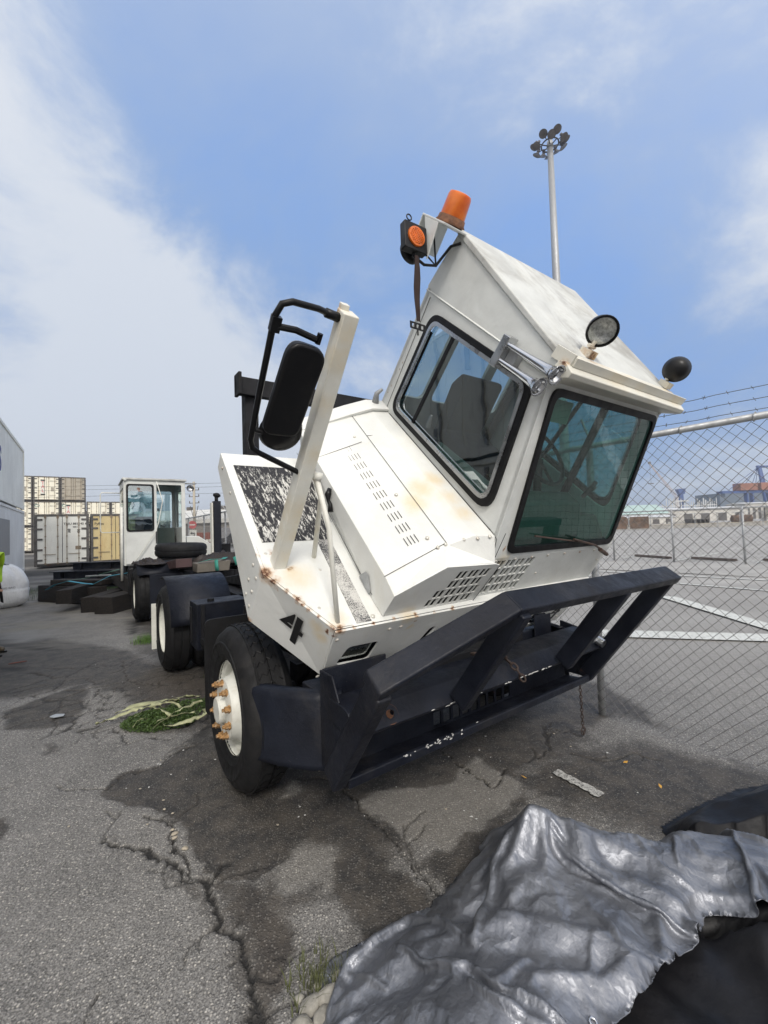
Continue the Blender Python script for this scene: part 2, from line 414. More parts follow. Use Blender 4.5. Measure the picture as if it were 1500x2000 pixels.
for (x, y, a_, l_) in [(-1.60, 2.38, 2.6, .30), (-1.17, 2.22, -1.2, .35), (-.91, 2.06, .4, .28), (-.68, 1.79, 2.9, .22), (-.55, 1.65, -.2, .25), (-.50, 1.51, .5, .3), (-1.92, 2.85, 2.9, .35), (-1.31, 2.53, .9, .3), (-2.45, 3.55, 2.6, .7),
                      (-1.7, 3.2, 1.9, .6), (-2.9, 4.1, 2.7, .8), (-3.4, 5.2, 1.0, 1.2), (-2.6, 5.0, .2, .9), (-1.8, 1.9, 2.3, .25), (-2.6, 2.9, -2.2, .3), (.2, 1.95, 1.2, .5), (.9, 3.0, .3, .7), (1.3, 3.1, -.5, .5), (-.36, 2.82, 2.2, .3)]: branch((x, y), a_, l_, 2)
cwx = (fbm(GX*9, GY*9, 21)-0.5)*0.10+(fbm(GX*32, GY*32, 25, 3)-0.5)*0.035; cwy = (fbm(GX*9, GY*9, 23)-0.5)*0.10+(fbm(GX*32, GY*32, 27, 3)-0.5)*0.035
for i, c in enumerate(CRACKS):
    w = 0.0075 if i < 2 else (0.006 if i < 5 else 0.004)
    wv = w*(0.35+1.5*fbm(GX*4, GY*4, 40+i))
    crack = np.maximum(crack, 1-sstep(seg_dist(GX+cwx, GY+cwy, c), wv*0.8, wv*1.5))
for pts_, w_ in BR:
    xs_ = [q[0] for q in pts_]; ys_ = [q[1] for q in pts_]
    bx = np.where((gx > min(xs_)-.08) & (gx < max(xs_)+.08))[0]; by = np.where((gy > min(ys_)-.08) & (gy < max(ys_)+.08))[0]
    if len(bx) < 2 or len(by) < 2: continue
    sl_ = (slice(by[0], by[-1]+1), slice(bx[0], bx[-1]+1)); X_, Y_ = GX[sl_]+cwx[sl_]*.4, GY[sl_]+cwy[sl_]*.4
    crack[sl_] = np.maximum(crack[sl_], (1-sstep(seg_dist(X_, Y_, pts_), w_, w_+.006))*.6)
# alligator cracking left of the front wheel and in the distance
cell = np.zeros(GX.shape)
rs = np.random.RandomState(4); cp = np.c_[rs.uniform(-4.2, -1.2, 130), rs.uniform(2.9, 6.5, 130)]
d1 = np.full(GX.shape, 9.0); d2 = np.full(GX.shape, 9.0)
for px, py in cp:
    dd = np.hypot(GX+cwx*1.3-px, (GY+cwy*1.3-py)*0.8); n1_ = np.minimum(d1, dd); d2 = np.minimum(np.maximum(d1, dd), d2); d1 = n1_
reg = sstep(fbm(GX*0.9, GY*0.9, 77), 0.40, 0.56)*sstep(GY, 3.25, 3.7)*(1-sstep(GX, -1.5, -1.1))
crack = np.maximum(crack, (1-sstep(d2-d1, 0.004, 0.016))*reg*0.9)
dark = np.zeros(GX.shape)
for k, s_, a in (('darkA', .05, 1), ('darkB', .07, .75), ('darkC', .20, .9), ('darkD', .09, .85), ('holeL', .10, .95), ('spot', .05, .6), ('bl', .04, .8), ('wetmid', .25, .80), ('darkR', .22, .72)):
    dark = np.maximum(dark, stain(k, s_)*a)
# oil and damp under the tractor
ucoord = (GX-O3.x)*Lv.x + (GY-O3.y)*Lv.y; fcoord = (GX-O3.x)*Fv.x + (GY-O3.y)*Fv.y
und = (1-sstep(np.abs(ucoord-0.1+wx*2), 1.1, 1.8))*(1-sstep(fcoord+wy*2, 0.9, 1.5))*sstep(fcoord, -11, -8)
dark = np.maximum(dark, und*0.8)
dark = np.maximum(dark, (1-sstep(seg_dist(GX+wx, GY+wy, CRACKS[1]), 0.01, 0.07))*0.5)
dark = np.maximum(dark, (1-sstep(seg_dist(GX+wx, GY+wy, CRACKS[0]), 0.005, 0.04))*0.45)
dark *= 0.72+0.5*fbm(GX*5, GY*5, 61)
light = np.maximum.reduce([stain('lightP', .05), stain('lightQ', .06)*.8, stain('lightR', .05)*.7])
dark = dark*(1-light*0.95)
brown = np.maximum(stain('brown', .2)*.8, stain('darkB', .12)*.75*fbm(GX*4, GY*4, 90))
slab = stain('slab', .10)
GZ = (fbm(GX*0.8, GY*0.8, 31)-0.5)*0.02*near - crack*0.016*near - stain('darkA', .04)*0.006 - stain('darkB', .05)*0.008 + (fbm(GX*22, GY*22, 33)-0.5)*0.006*near
ny_, nx_ = GX.shape
verts = np.c_[GX.ravel(), GY.ravel(), GZ.ravel()]
idx = np.arange(nx_*ny_).reshape(ny_, nx_)
quads = np.c_[idx[:-1, :-1].ravel(), idx[:-1, 1:].ravel(), idx[1:, 1:].ravel(), idx[1:, :-1].ravel()]
def grid_mesh(name, verts, quads):
    me = bpy.data.meshes.new(name); me.vertices.add(len(verts)); me.vertices.foreach_set('co', verts.astype(np.float32).ravel())
    me.loops.add(quads.size); me.loops.foreach_set('vertex_index', quads.astype(np.int32).ravel())
    me.polygons.add(len(quads)); me.polygons.foreach_set('loop_start', (np.arange(len(quads))*quads.shape[1]).astype(np.int32))
    me.update(calc_edges=True); me.validate(); me.polygons.foreach_set('use_smooth', [True]*len(me.polygons)); return me
gme = grid_mesh('ground', verts, quads)
def vattr(me, name, arr):
    a = me.attributes.new(name, 'FLOAT', 'POINT'); a.data.foreach_set('value', arr.astype(np.float32).ravel())
for nm, ar in (('crack', crack), ('damp', dark), ('worn', light), ('brown', brown), ('slab', slab)): vattr(gme, nm, ar)
m, t, p, o_ = newmat('asphalt')
P_ = t.pos()
def attr(t, n):
    a = t.new('ShaderNodeAttribute'); a.attribute_name = n; return a.outputs['Fac']
big = t.noise(P_, 0.35, 8, 0.6, 0.4); mid = t.noise(P_, 2.6, 7, 0.65, 0.3); fine = t.noise(P_, 120, 3, 0.7)
c = t.mix(t.ramp(mid, 0.3, 0.72), (0.155, 0.149, 0.141, 1), (0.285, 0.273, 0.257, 1))
c = t.mix(t.ramp(big, 0.42, 0.62, 0, 0.45), c, (0.115, 0.108, 0.098, 1))
# the lot beyond the fence is paler and smoother
sepp = t.new('ShaderNodeSeparateXYZ'); t.l.new(P_, sepp.inputs[0])
ud = t.math('ADD', t.math('MULTIPLY', t.math('SUBTRACT', sepp.outputs[0], O3.x), Lv.x), t.math('MULTIPLY', t.math('SUBTRACT', sepp.outputs[1], O3.y), Lv.y))
lot = t.ramp(t.math('ADD', ud, t.math('MULTIPLY', t.math('SUBTRACT', mid, 0.5), 1.2)), 1.6, 3.6)
lotc = t.mix(t.ramp(t.noise(t.mapping(P_, (0.25, 1.0, 1)), 0.8, 6, 0.6), 0.35, 0.65), (0.30, 0.29, 0.275, 1), (0.40, 0.39, 0.37, 1))
c = t.mix(lot, c, lotc)
# aggregate
vs = t.new('ShaderNodeTexVoronoi'); vs.inputs['Scale'].default_value = 82; t.l.new(P_, vs.inputs['Vector'])
sc_ = t.new('ShaderNodeSeparateColor'); t.l.new(vs.outputs['Color'], sc_.inputs[0])
v2 = t.new('ShaderNodeTexVoronoi'); v2.inputs['Scale'].default_value = 210; t.l.new(P_, v2.inputs['Vector'])
s2_ = t.new('ShaderNodeSeparateColor'); t.l.new(v2.outputs['Color'], s2_.inputs[0])
stone = t.ramp(vs.outputs['Distance'], 0.22, 0.5, 1.0, 0.0)
bright = t.math('MULTIPLY', stone, t.ramp(sc_.outputs[0], 0.3, 1.0, 0, 1, False))
nearf = t.ramp(t.vmath('LENGTH', P_), 5.0, 16.0, 1.0, 0.25)
agg = t.math('MULTIPLY', bright, nearf)
c = t.mix(t.math('MULTIPLY', nearf, 0.6), c, t.mix(t.ramp(s2_.outputs[1], 0, 1), (0.030, 0.029, 0.029, 1), (0.27, 0.262, 0.25, 1)))
c = t.mix(t.math('MULTIPLY', agg, 0.8), c, t.mix(sc_.outputs[1], (0.42, 0.41, 0.395, 1), (0.66, 0.62, 0.55, 1)))
dampf = attr(t, 'damp'); dm = t.ramp(t.math('ADD', dampf, t.math('ADD', t.math('MULTIPLY', t.math('SUBTRACT', mid, 0.5), 0.55), t.math('MULTIPLY', t.math('SUBTRACT', t.noise(P_, 17, 6, 0.75), 0.5), 0.55))), 0.20, 0.72, 0, 0.86)
c = t.mix(dm, c, t.mix(t.math('MULTIPLY', agg, 0.55), t.mix(t.ramp(t.noise(P_, 7, 7, 0.75), 0.35, 0.65), (0.014, 0.013, 0.013, 1), (0.066, 0.056, 0.046, 1)), (0.19, 0.18, 0.165, 1)))
c = t.mix(t.math('MULTIPLY', attr(t, 'worn'), 0.42), c, (0.20, 0.185, 0.16, 1))
c = t.mix(t.math('MULTIPLY', attr(t, 'brown'), 0.5), c, t.mix(agg, (0.062, 0.047, 0.034, 1), (0.18, 0.15, 0.12, 1)))
c = t.mix(t.math('MULTIPLY', attr(t, 'slab'), 0.8), c, (0.26, 0.255, 0.245, 1))
# worn concrete streaks farther left, by the sleepers
st = t.noise(t.mapping(P_, (0.35, 1.3, 1), (0, 0, 0), (0, 0, 0.25)), 1.1, 8, 0.68, 0.5)
far_l = t.math('MULTIPLY', t.ramp(sepp.outputs[1], 5.5, 8.0), t.ramp(ud, 1.5, 0.5))
c = t.mix(t.math('MULTIPLY', t.math('MULTIPLY', t.ramp(st, 0.48, 0.60), far_l), 0.7), c, (0.25, 0.235, 0.20, 1))
c = t.mix(attr(t, 'crack'), c, (0.018, 0.017, 0.016, 1))
t.put(p.inputs['Base Color'], c)
t.put(p.inputs['Roughness'], t.math('SUBTRACT', t.ramp(fine, 0.2, 0.8, 0.80, 0.96), t.math('MULTIPLY', dm, 0.22)))
h = t.math('ADD', t.math('MULTIPLY', stone, 0.8), t.math('MULTIPLY', fine, 0.8))
bump(t, p, t.math('MULTIPLY', h, nearf), 0.006, 0.65)
M_asphalt = m
ground = link('ground', gme, M_asphalt); tag(ground, kind='structure')

def marking(name, pts, mat, z=0.012):
    mb = MB(); mb.add([(x, y, z) for x, y in pts], [tuple(range(len(pts)))]); o = build(name, mb, mat); tag(o, kind='structure'); return o
m, t, p, o_ = newmat('road_paint')
P_ = t.pos(); w_ = t.ramp(t.noise(P_, 30, 6, 0.75), 0.36, 0.50, 0.25, 1.0)
t.put(p.inputs['Base Color'], t.mix(w_, (0.16, 0.155, 0.15, 1), (0.56, 0.57, 0.54, 1))); p.inputs['Roughness'].default_value = 0.8
M_paint = m
m, t, p, o_ = newmat('old_road_paint')
P_ = t.pos(); w_ = t.ramp(t.noise(P_, 60, 7, 0.85), 0.40, 0.56, 0.0, 1.0)
t.put(p.inputs['Base Color'], t.mix(w_, (0.09, 0.088, 0.085, 1), (0.50, 0.495, 0.47, 1))); p.inputs['Roughness'].default_value = 0.85
M_paint_old = m
def strip(name, a, b, w, mat, z=0.012):
    a = Vector(a); b = Vector(b); n = (b-a).normalized(); n = Vector((-n.y, n.x))*w/2
    return marking(name, [tuple(a+n), tuple(a-n), tuple(b-n), tuple(b+n)], mat, z)
_a, _b = Vector((1.09, 2.87)), Vector((1.27, 2.60)); _d = (_b-_a).normalized(); _n = Vector((-_d.y, _d.x)); _rg = random.Random(9)
marking('road_marking', [tuple(_a+_d*(_rg.uniform(-.008, .008)+.32*k/14)+_n*(.037+_rg.uniform(-.010, .005))) for k in range(15)]+[tuple(_a+_d*(_rg.uniform(-.008, .008)+.32*k/14)-_n*(.037+_rg.uniform(-.010, .005))) for k in range(14, -1, -1)], M_paint_old, 0.009)
ld = Vector((5.134-3.174, 5.724-6.214)).normalized()
strip('road_marking', tuple(Vector((3.174, 6.214))-ld*2.0), tuple(Vector((5.134, 5.724))+ld*9), 0.40, M_paint, 0.020)
strip('road_marking', (5.90, 8.90), (5.60, 5.95), 0.30, M_paint, 0.024)
strip('road_marking', (4.6, 14.6), (10.9, 5.5), 0.12, M_paint, 0.020)
strip('road_marking', (10.30, 18.10), (13.56, 20.34), 0.13, M_paint, 0.020)
strip('road_marking', (11.15, 16.16), (15.18, 19.10), 0.13, M_paint, 0.020)
strip('road_marking', (12.9, 14.6), (17.6, 18.2), 0.13, M_paint, 0.020)
m = simple('pale_concrete', (0.34, 0.33, 0.31, 1), 0.85, var=0.2, scale=1.2)
M_pconc = m
strip('concrete_strip', (4.6, 17.6), (14.6, 6.9), 0.75, M_pconc, 0.018)
strip('road_marking', (3.5, 17.5), (13.6, 6.2), 0.14, M_paint, 0.020)

# ---------------------------------------------------------------- shared materials
def al(u, a, b): return A((u, a, b))
spots = [al(-1.135,-.335,1.58)+(.016,), al(-1.08,-.245,1.578)+(.014,), al(-1.02,-.155,1.578)+(.012,), al(-.60,-.06,1.577)+(.012,), al(-.30,-.06,1.577)+(.010,), al(-.85,-.06,1.577)+(.012,), al(-1.16,-.37,1.55)+(.010,), al(-.955,-.064,1.53)+(.014,), al(-1.215,-.47,1.58)+(.05,), al(-1.18,-.40,1.575)+(.035,), al(-1.10,-.28,1.58)+(.022,), al(-1.05,-.20,1.58)+(.018,), al(-.975,-.07,1.577)+(.032,), al(-.93,-.06,1.577)+(.028,),
         al(-.99,-.09,1.52)+(.016,), al(-.74,-.06,1.577)+(.012,), al(-.44,-.06,1.575)+(.016,), al(-.43,-.058,1.54)+(.010,), al(-.15,-.06,1.577)+(.015,), al(-1.215,-.455,1.20)+(.022,), al(-1.22,-.6,1.577)+(.012,),
         al(-.12,-.10,1.90)+(.010,), al(.10,-.14,1.95)+(.020,), al(.62,-.11,1.66)+(.008,), al(-1.13,-.60,1.58)+(.02,), al(-1.06,-.47,1.58)+(.022,), al(1.40,-.06,1.30)+(.02,)]
streaks = [al(-.31,-.62,1.95)+(.10,), al(-.22,-.70,1.99)+(.10,), al(-.10,-.75,2.03)+(.09,), al(-.10,-.58,2.02)+(.09,), al(-.09,-.42,2.02)+(.08,), al(-1.05,-.42,1.577)+(.10,), al(-.98,-.12,1.45)+(.05,), al(-1.0,-.15,1.50)+(.05,), al(-.5,-.06,1.57)+(.06,), al(.14,-.13,1.80)+(.06,), al(-.92,-.12,1.577)+(.06,), al(-.44,-.06,1.48)+(.03,)]
M_white = rusty_paint('white_truck_paint', (0.745, 0.750, 0.720, 1), spots, streaks, grime=.24, gamt=.34, warm=(.60,.56,.45,1))
M_white2 = rusty_paint('white_cab_paint', (0.71, 0.725, 0.70, 1), [al(.0,-.12,1.92)+(.012,), al(.10,-.155,1.96)+(.014,), al(1.36,-.2,1.9)+(.01,), al(-.003,-1.70,2.42)+(.008,), al(-.003,-1.71,2.36)+(.008,), al(-.003,-1.72,2.22)+(.008,), al(-.003,-1.73,2.16)+(.008,)], [al(.12,-.13,1.88)+(.06,)], warm=(.58,.55,.46,1), gamt=.25, wear=.16)
M_roof = rusty_paint('weathered_roof_paint', (0.60, 0.61, 0.585, 1), [], [], grime=0.5, gamt=0.3, wear=0.85, rough=0.65, warm=(.45,.42,.35,1))
M_post = rusty_paint('mirror_post_paint', (0.76, 0.75, 0.68, 1), [al(-1.16,-.69,2.86)+(.022,), al(-1.07,-.60,2.13)+(.03,), al(-1.07,-.58,2.06)+(.02,), al(-1.12,-.56,1.62)+(.025,), al(-1.16,-.66,2.45)+(.012,)],
                     [al(-1.12,-.62,2.7)+(.07,), al(-1.10,-.58,1.95)+(.10,), al(-1.10,-.57,1.80)+(.08,), al(-1.12,-.63,2.5)+(.07,), al(-1.09,-.60,2.25)+(.08,), al(-1.10,-.66,2.82)+(.08,), al(-1.11,-.56,1.66)+(.08,)], warm=(0.60, 0.50, 0.30, 1), gamt=0.5)
M_brack = rusty_paint('rusty_bracket_paint', (0.70, 0.68, 0.60, 1), [al(-.02,-.44,3.0)+(.018,), al(.30,-.55,3.06)+(.05,), al(1.33,-.55,3.06)+(.05,), al(.5,-.45,3.02)+(.02,), al(.9,-.45,3.02)+(.02,), al(1.1,-.45,3.02)+(.02,)],
                      [al(.40,-.47,3.03)+(.12,), al(1.2,-.47,3.03)+(.10,), al(.7,-.47,3.03)+(.08,)])
m, t, p, o_ = newmat('black_bumper_paint'); v = t.obj()
c = t.mix(t.ramp(t.noise(v, 4, 6, .6), .3, .7), (.005, .006, .011, 1), (.011, .0135, .022, 1))
c = t.mix(t.ramp(t.noise(v, 2.2, 9, .72, .5), .50, .68, 0, .45), c, (.036, .034, .033, 1))
sc1 = t.ramp(t.noise(t.mapping(v, (1.2, 14, 14), (0, 0, 0), (.2, .1, .1)), 3.5, 8, .8), .66, .69); c = t.mix(t.math('MULTIPLY', sc1, .55), c, (.12, .115, .11, 1))
rs_ = t.ramp(t.noise(v, 7.5, 9, .78, .4), .66, .70); c = t.mix(t.math('MULTIPLY', rs_, .7), c, (.085, .038, .020, 1))
pk = t.ramp(t.voro(v, 55), .03, .10, 1, 0); c = t.mix(t.math('MULTIPLY', pk, t.ramp(t.noise(v, 3.3, 4), .55, .62, 0, .8)), c, (.20, .19, .18, 1))
t.put(p.inputs['Base Color'], c); t.put(p.inputs['Roughness'], t.ramp(t.noise(v, 9, 6, .7), .3, .7, .34, .62)); p.inputs['Specular IOR Level'].default_value = .28
bump(t, p, t.math('ADD', t.noise(v, 40, 5, .7), t.math('MULTIPLY', t.noise(v, 4, 3), 2.0)), .006, .45); M_black = m
M_frame = simple('black_frame_steel', (0.009, 0.009, 0.011, 1), 0.65, var=0.4, scale=5, dirt=(0.035, 0.028, 0.022, 1), dirt_amt=0.6, bmp=0.4, bscale=60)
M_rubber = simple('tyre_rubber', (0.010, 0.010, 0.011, 1), 0.68, var=0.3, scale=8, dirt=(0.034, 0.032, 0.030, 1), dirt_amt=0.5, bmp=0.2, bscale=120)
M_gasket = simple('black_gasket', (0.005, 0.005, 0.006, 1), 0.5)
M_rim = simple('white_rim_paint', (0.72, 0.72, 0.66, 1), 0.5, var=0.1, dirt=(0.42, 0.34, 0.22, 1), dirt_amt=0.4, scale=9)
M_lug = simple('rusty_lug_metal', (0.42, 0.24, 0.10, 1), 0.55, 0.3, var=0.5, scale=60, dirt=(0.70, 0.60, 0.46, 1), dirt_amt=0.95)
M_rust = simple('rusty_steel', (0.16, 0.07, 0.035, 1), 0.85, var=0.5, scale=25, dirt=(0.07, 0.04, 0.03, 1), dirt_amt=0.7)
M_chain = simple('dark_rusted_chain', (0.045, 0.028, 0.022, 1), 0.7, var=.4, scale=40)
M_chrome = simple('chrome', (0.62, 0.63, 0.65, 1), 0.16, 1.0, var=0.06, dirt=(0.25, 0.24, 0.22, 1), dirt_amt=0.25, rvar=0.06)
M_refl = simple('bright_lamp_reflector', (.80, .80, .76, 1), .38, .5, var=.5, scale=60)
M_alu = simple('aluminium_trim', (0.55, 0.56, 0.57, 1), 0.32, 1.0, var=0.1)
M_galv = simple('galvanised_steel', (0.36, 0.37, 0.38, 1), 0.5, 0.35, var=0.2, scale=14)
M_dark = simple('dark_interior', (0.012, 0.014, 0.018, 1), 0.7)
M_seat = simple('navy_seat_vinyl', (0.008, 0.013, 0.032, 1), 0.6)
M_dash = simple('grey_dashboard', (0.065, 0.085, 0.078, 1), 0.7)
M_wood = simple('weathered_plank', (0.42, 0.33, 0.24, 1), 0.8, var=0.35, scale=3, stretch=(12, 1, 12), bmp=0.3)
M_blackplastic = simple('black_plastic', (0.006, 0.006, 0.007, 1), 0.4, dirt=(0.04, 0.035, 0.03, 1), dirt_amt=0.4)
m, t, p, o_ = newmat('worn_anti_slip_mat'); v = t.obj()
ms = t.mapping(v, (1, 1, 1)); n_ = t.noise(t.mapping(v, (9, 2.2, 2.2)), 6, 10, 0.78, 0.3)
wv = t.ramp(t.math('ADD', t.math('MULTIPLY', n_, 0.85), t.math('MULTIPLY', t.noise(v, 1.6, 3), 0.35)), 0.655, 0.70)
t.put(p.inputs['Base Color'], t.mix(wv, (0.022, 0.022, 0.026, 1), (0.62, 0.61, 0.57, 1))); p.inputs['Roughness'].default_value = 0.85
bump(t, p, t.noise(v, 260, 3), 0.003, 0.8); M_grip = m
m, t, p, o_ = newmat('worn_grip_strip'); v = t.obj()
wv = t.ramp(t.math('ADD', t.math('MULTIPLY', t.noise(v, 190, 4, 0.8), 0.75), t.math('MULTIPLY', t.noise(v, 7, 5), 0.45)), 0.55, 0.62)
t.put(p.inputs['Base Color'], t.mix(wv, (0.055, 0.055, 0.06, 1), (0.55, 0.54, 0.51, 1))); p.inputs['Roughness'].default_value = 0.9; M_grip2 = m
def glass(name, tint, refl=1.0, dirt=0.06, dark=None):
    m = bpy.data.materials.new(name); m.use_nodes = True; t = NT(m.node_tree)
    for n in list(t.n): t.n.remove(n)
    out = t.new('ShaderNodeOutputMaterial'); tr = t.new('ShaderNodeBsdfTransparent'); tr.inputs[0].default_value = tint
    gl = t.new('ShaderNodeBsdfGlossy'); gl.inputs['Roughness'].default_value = 0.015; gl.inputs['Color'].default_value = (0.9, 0.95, 0.95, 1)
    b = t.new('ShaderNodeBump'); b.inputs['Distance'].default_value = 0.02; b.inputs['Strength'].default_value = 0.10
    t.l.new(t.noise(t.obj(), 2.4, 2), b.inputs['Height']); t.l.new(b.outputs[0], gl.inputs['Normal'])
    lw = t.new('ShaderNodeLayerWeight'); lw.inputs['Blend'].default_value = 0.5
    frv = t.math('ADD', 0.085, t.math('MULTIPLY', t.math('POWER', lw.outputs['Facing'], 4.0), 0.9))
    mx = t.new('ShaderNodeMixShader'); t.l.new(t.math('MULTIPLY', frv, 1.7*refl, clamp=True), mx.inputs[0]); t.l.new(tr.outputs[0], mx.inputs[1]); t.l.new(gl.outputs[0], mx.inputs[2])
    df = t.new('ShaderNodeBsdfDiffuse'); df.inputs[0].default_value = dark or (0.20, 0.24, 0.22, 1)
    mx2 = t.new('ShaderNodeMixShader'); t.l.new(t.ramp(t.noise(t.obj(), 3.5, 8, 0.7), 0.35, 0.8, dirt*0.4, dirt*2.2), mx2.inputs[0])
    t.l.new(mx.outputs[0], mx2.inputs[1]); t.l.new(df.outputs[0], mx2.inputs[2]); t.l.new(mx2.outputs[0], out.inputs[0])
    return m
M_wind = glass('tinted_windshield_glass', (0.30, 0.60, 0.54, 1), 0.5, 0.14, (0.05, 0.095, 0.08, 1))
M_side = glass('side_window_glass', (0.52, 0.70, 0.72, 1), 2.6, 0.02)
M_lens = glass('clear_lens_glass', (0.8, 0.8, 0.8, 1), 1.2, 0.08)
M_amber = simple('amber_plastic', (0.62, 0.13, 0.008, 1), 0.25, var=0.25, scale=14)
m, t, p, o_ = newmat('amber_beacon_dome')
t.put(p.inputs['Base Color'], t.mix(t.ramp(t.noise(t.obj(), 9, 5), 0.3, 0.7), (0.58, 0.10, 0.006, 1), (0.78, 0.22, 0.02, 1)))
p.inputs['Roughness'].default_value = 0.28; p.inputs['Subsurface Weight'].default_value = 0.6; p.inputs['Subsurface Radius'].default_value = (0.12, 0.05, 0.01); p.inputs['Subsurface Scale'].default_value = 0.5
p.inputs['Transmission Weight'].default_value = 0.15; M_beacon = m

# ---------------------------------------------------------------- wheels
def tyre_mb(u0, u1, fc, zc, Rr=0.525, ri=0.285, sgn=1, grooves=(0.24, 0.5, 0.76)):
    """u0 = outer face, u1 = inner face; lathe round the axle"""
    w = u1-u0; mb = MB(G)
    sh = [(ri, 0.10), (ri+0.012, 0.03), (ri+0.018, 0.026), (ri+0.024, 0.012), (ri+0.055, 0.002), (ri+0.060, -0.004), (ri+0.066, -0.002), (ri+0.10, -0.010), (ri+0.125, -0.014), (ri+0.130, -0.019), (ri+0.138, -0.018), (ri+0.142, -0.012), (Rr-0.075, -0.006), (Rr-0.04, 0.015), (Rr-0.012, 0.055), (Rr-0.004, 0.09)]
    prof = [(r, h*1.0) for r, h in sh]
    mid = []
    for g in grooves:
        mid += [(Rr, g-0.028), (Rr-0.012, g-0.022), (Rr-0.012, g+0.022), (Rr, g+0.028)]
    L_ = abs(w)
    prof = [(r, h) for r, h in sh] + [(r, g*L_) for r, g in mid] + [(r, L_-h) for r, h in sh[::-1]]
    mb.lathe([(r, h) for r, h in prof], (u0, fc, zc), (1 if w > 0 else -1, 0, 0), 56, cap=False)
    return mb
def zigzag(mb, u0, u1, fc, zc, Rr, n=44, r=0.0045):
    for k in range(n):
        a0 = 2*math.pi*k/n
        pts = []
        for i in range(7):
            f = i/6; a = a0 + (0.05 if i % 2 else 0.0) + 0.10*f
            pts.append((u0+(u1-u0)*(0.1+0.8*f), fc+math.cos(a)*(Rr+0.0005), zc+math.sin(a)*(Rr+0.0005)))
        mb.tube(pts, r, 4)
def make_front_wheel(root, u0, sg, fc=0.0):
    w = empty('wheel', (0, 0, 0)); w.parent = root
    u1 = u0+sg*0.285
    mb = tyre_mb(u0, u1, fc, .525); tyre = build('tyre', mb, M_rubber, w, auto=38)
    mz = MB(G); zigzag(mz, u0+sg*.06, u0+sg*.23, fc, .525, .525); build('tread_sipe', mz, M_gasket, tyre)
    ax = (sg, 0, 0)
    mb = MB(G); mb.lathe([(.292, .02), (.298, .03), (.292, .045), (.27, .05), (.262, .10), (.20, .04), (.19, -.015), (.155, -.025), (.10, -.025), (.095, -.01), (.0, -.01)], (u0, fc, .525), ax, 48, cap=False)
    build('rim', mb, M_rim, w, auto=40)
    mb = MB(G); mb.lathe([(.085, -.01), (.085, -.055), (.075, -.066), (.0, -.068)], (u0, fc, .525), ax, 24, cap=False); build('hub_cap', mb, M_rim, w, auto=40)
    for k in range(10):
        a = 2*math.pi*(k+.5)/10; c = (u0, fc+math.cos(a)*.165, .525+math.sin(a)*.165)
        mb = MB(G); mb.lathe([(.025, -.02), (.025, -.030), (.020, -.031), (.020, -.052), (.011, -.054), (.011, -.068), (0, -.069)], c, ax, 6, cap=False)
        build('lug_nut', mb, M_lug, w)
    return w
def make_dual(root, u0, sg, fc):
    w = empty('dual_wheel', (0, 0, 0)); w.parent = root
    for k in range(2):
        a = u0+sg*k*.33; build('tyre', tyre_mb(a, a+sg*.28, fc, .525), M_rubber, w, auto=38)
    mb = MB(G); mb.lathe([(.290, .01), (.297, .02), (.290, .04), (.262, .06), (.255, .14), (.20, .16), (.12, .16), (.12, .08), (.0, .08)], (u0, fc, .525), (sg, 0, 0), 40, cap=False)
    build('rim', mb, M_rim, w, auto=40); return w

# ---------------------------------------------------------------- the tilted yard tractor
truck = empty('yard_truck', O3, HD, 'white yard tractor with its cab tipped far forward over a black push bumper', 'yard truck')
for u0, sg in ((-1.22, 1), (1.43, -1)):
    make_front_wheel(truck, u0, sg); make_dual(truck, u0, sg, -2.95)
# chassis
mb = MB(G)
for u in (-.42, .52): mb.box(u, u+.12, -3.55, .95, .62, .90)
for f in (-3.5, -2.3, -1.2, .3, .85): mb.box(-.30, .52, f, f+.12, .66, .86)
build('chassis_frame', mb, M_frame, truck, 0.006)
mb = MB(G); mb.tube([(-1.15, 0, .525), (1.36, 0, .525)], .07, 10); mb.box(-.75, -.45, -.06, .06, .5, .72); mb.box(.6, .9, -.06, .06, .5, .72); build('front_axle', mb, M_frame, truck)
mb = MB(G); mb.tube([(-1.1, -2.95, .525), (1.3, -2.95, .525)], .10, 10); build('rear_axle', mb, M_frame, truck)
mb = MB(G)  # engine block under the tipped cab
mb.box(-.28, .40, -1.5, .1, .75, 1.35); mb.box(-.20, .30, -1.2, -.2, 1.35, 1.62); mb.tube([(-.3, .15, 1.0), (.45, .15, 1.0)], .25, 16)
mb.box(-.55, .70, .22, .34, .62, 1.30); build('engine', mb, M_frame, truck, 0.02)
mb = MB(G)
for a_, b_ in (((-.75, .1, .6), (-.6, .45, .95)), ((-.9, -.2, .9), (-.5, .3, 1.0))): mb.tube([a_, ((a_[0]+b_[0])/2, a_[1]+.1, .75), b_], .018, 6)
build('hose', mb, M_gasket, truck, smooth=True)
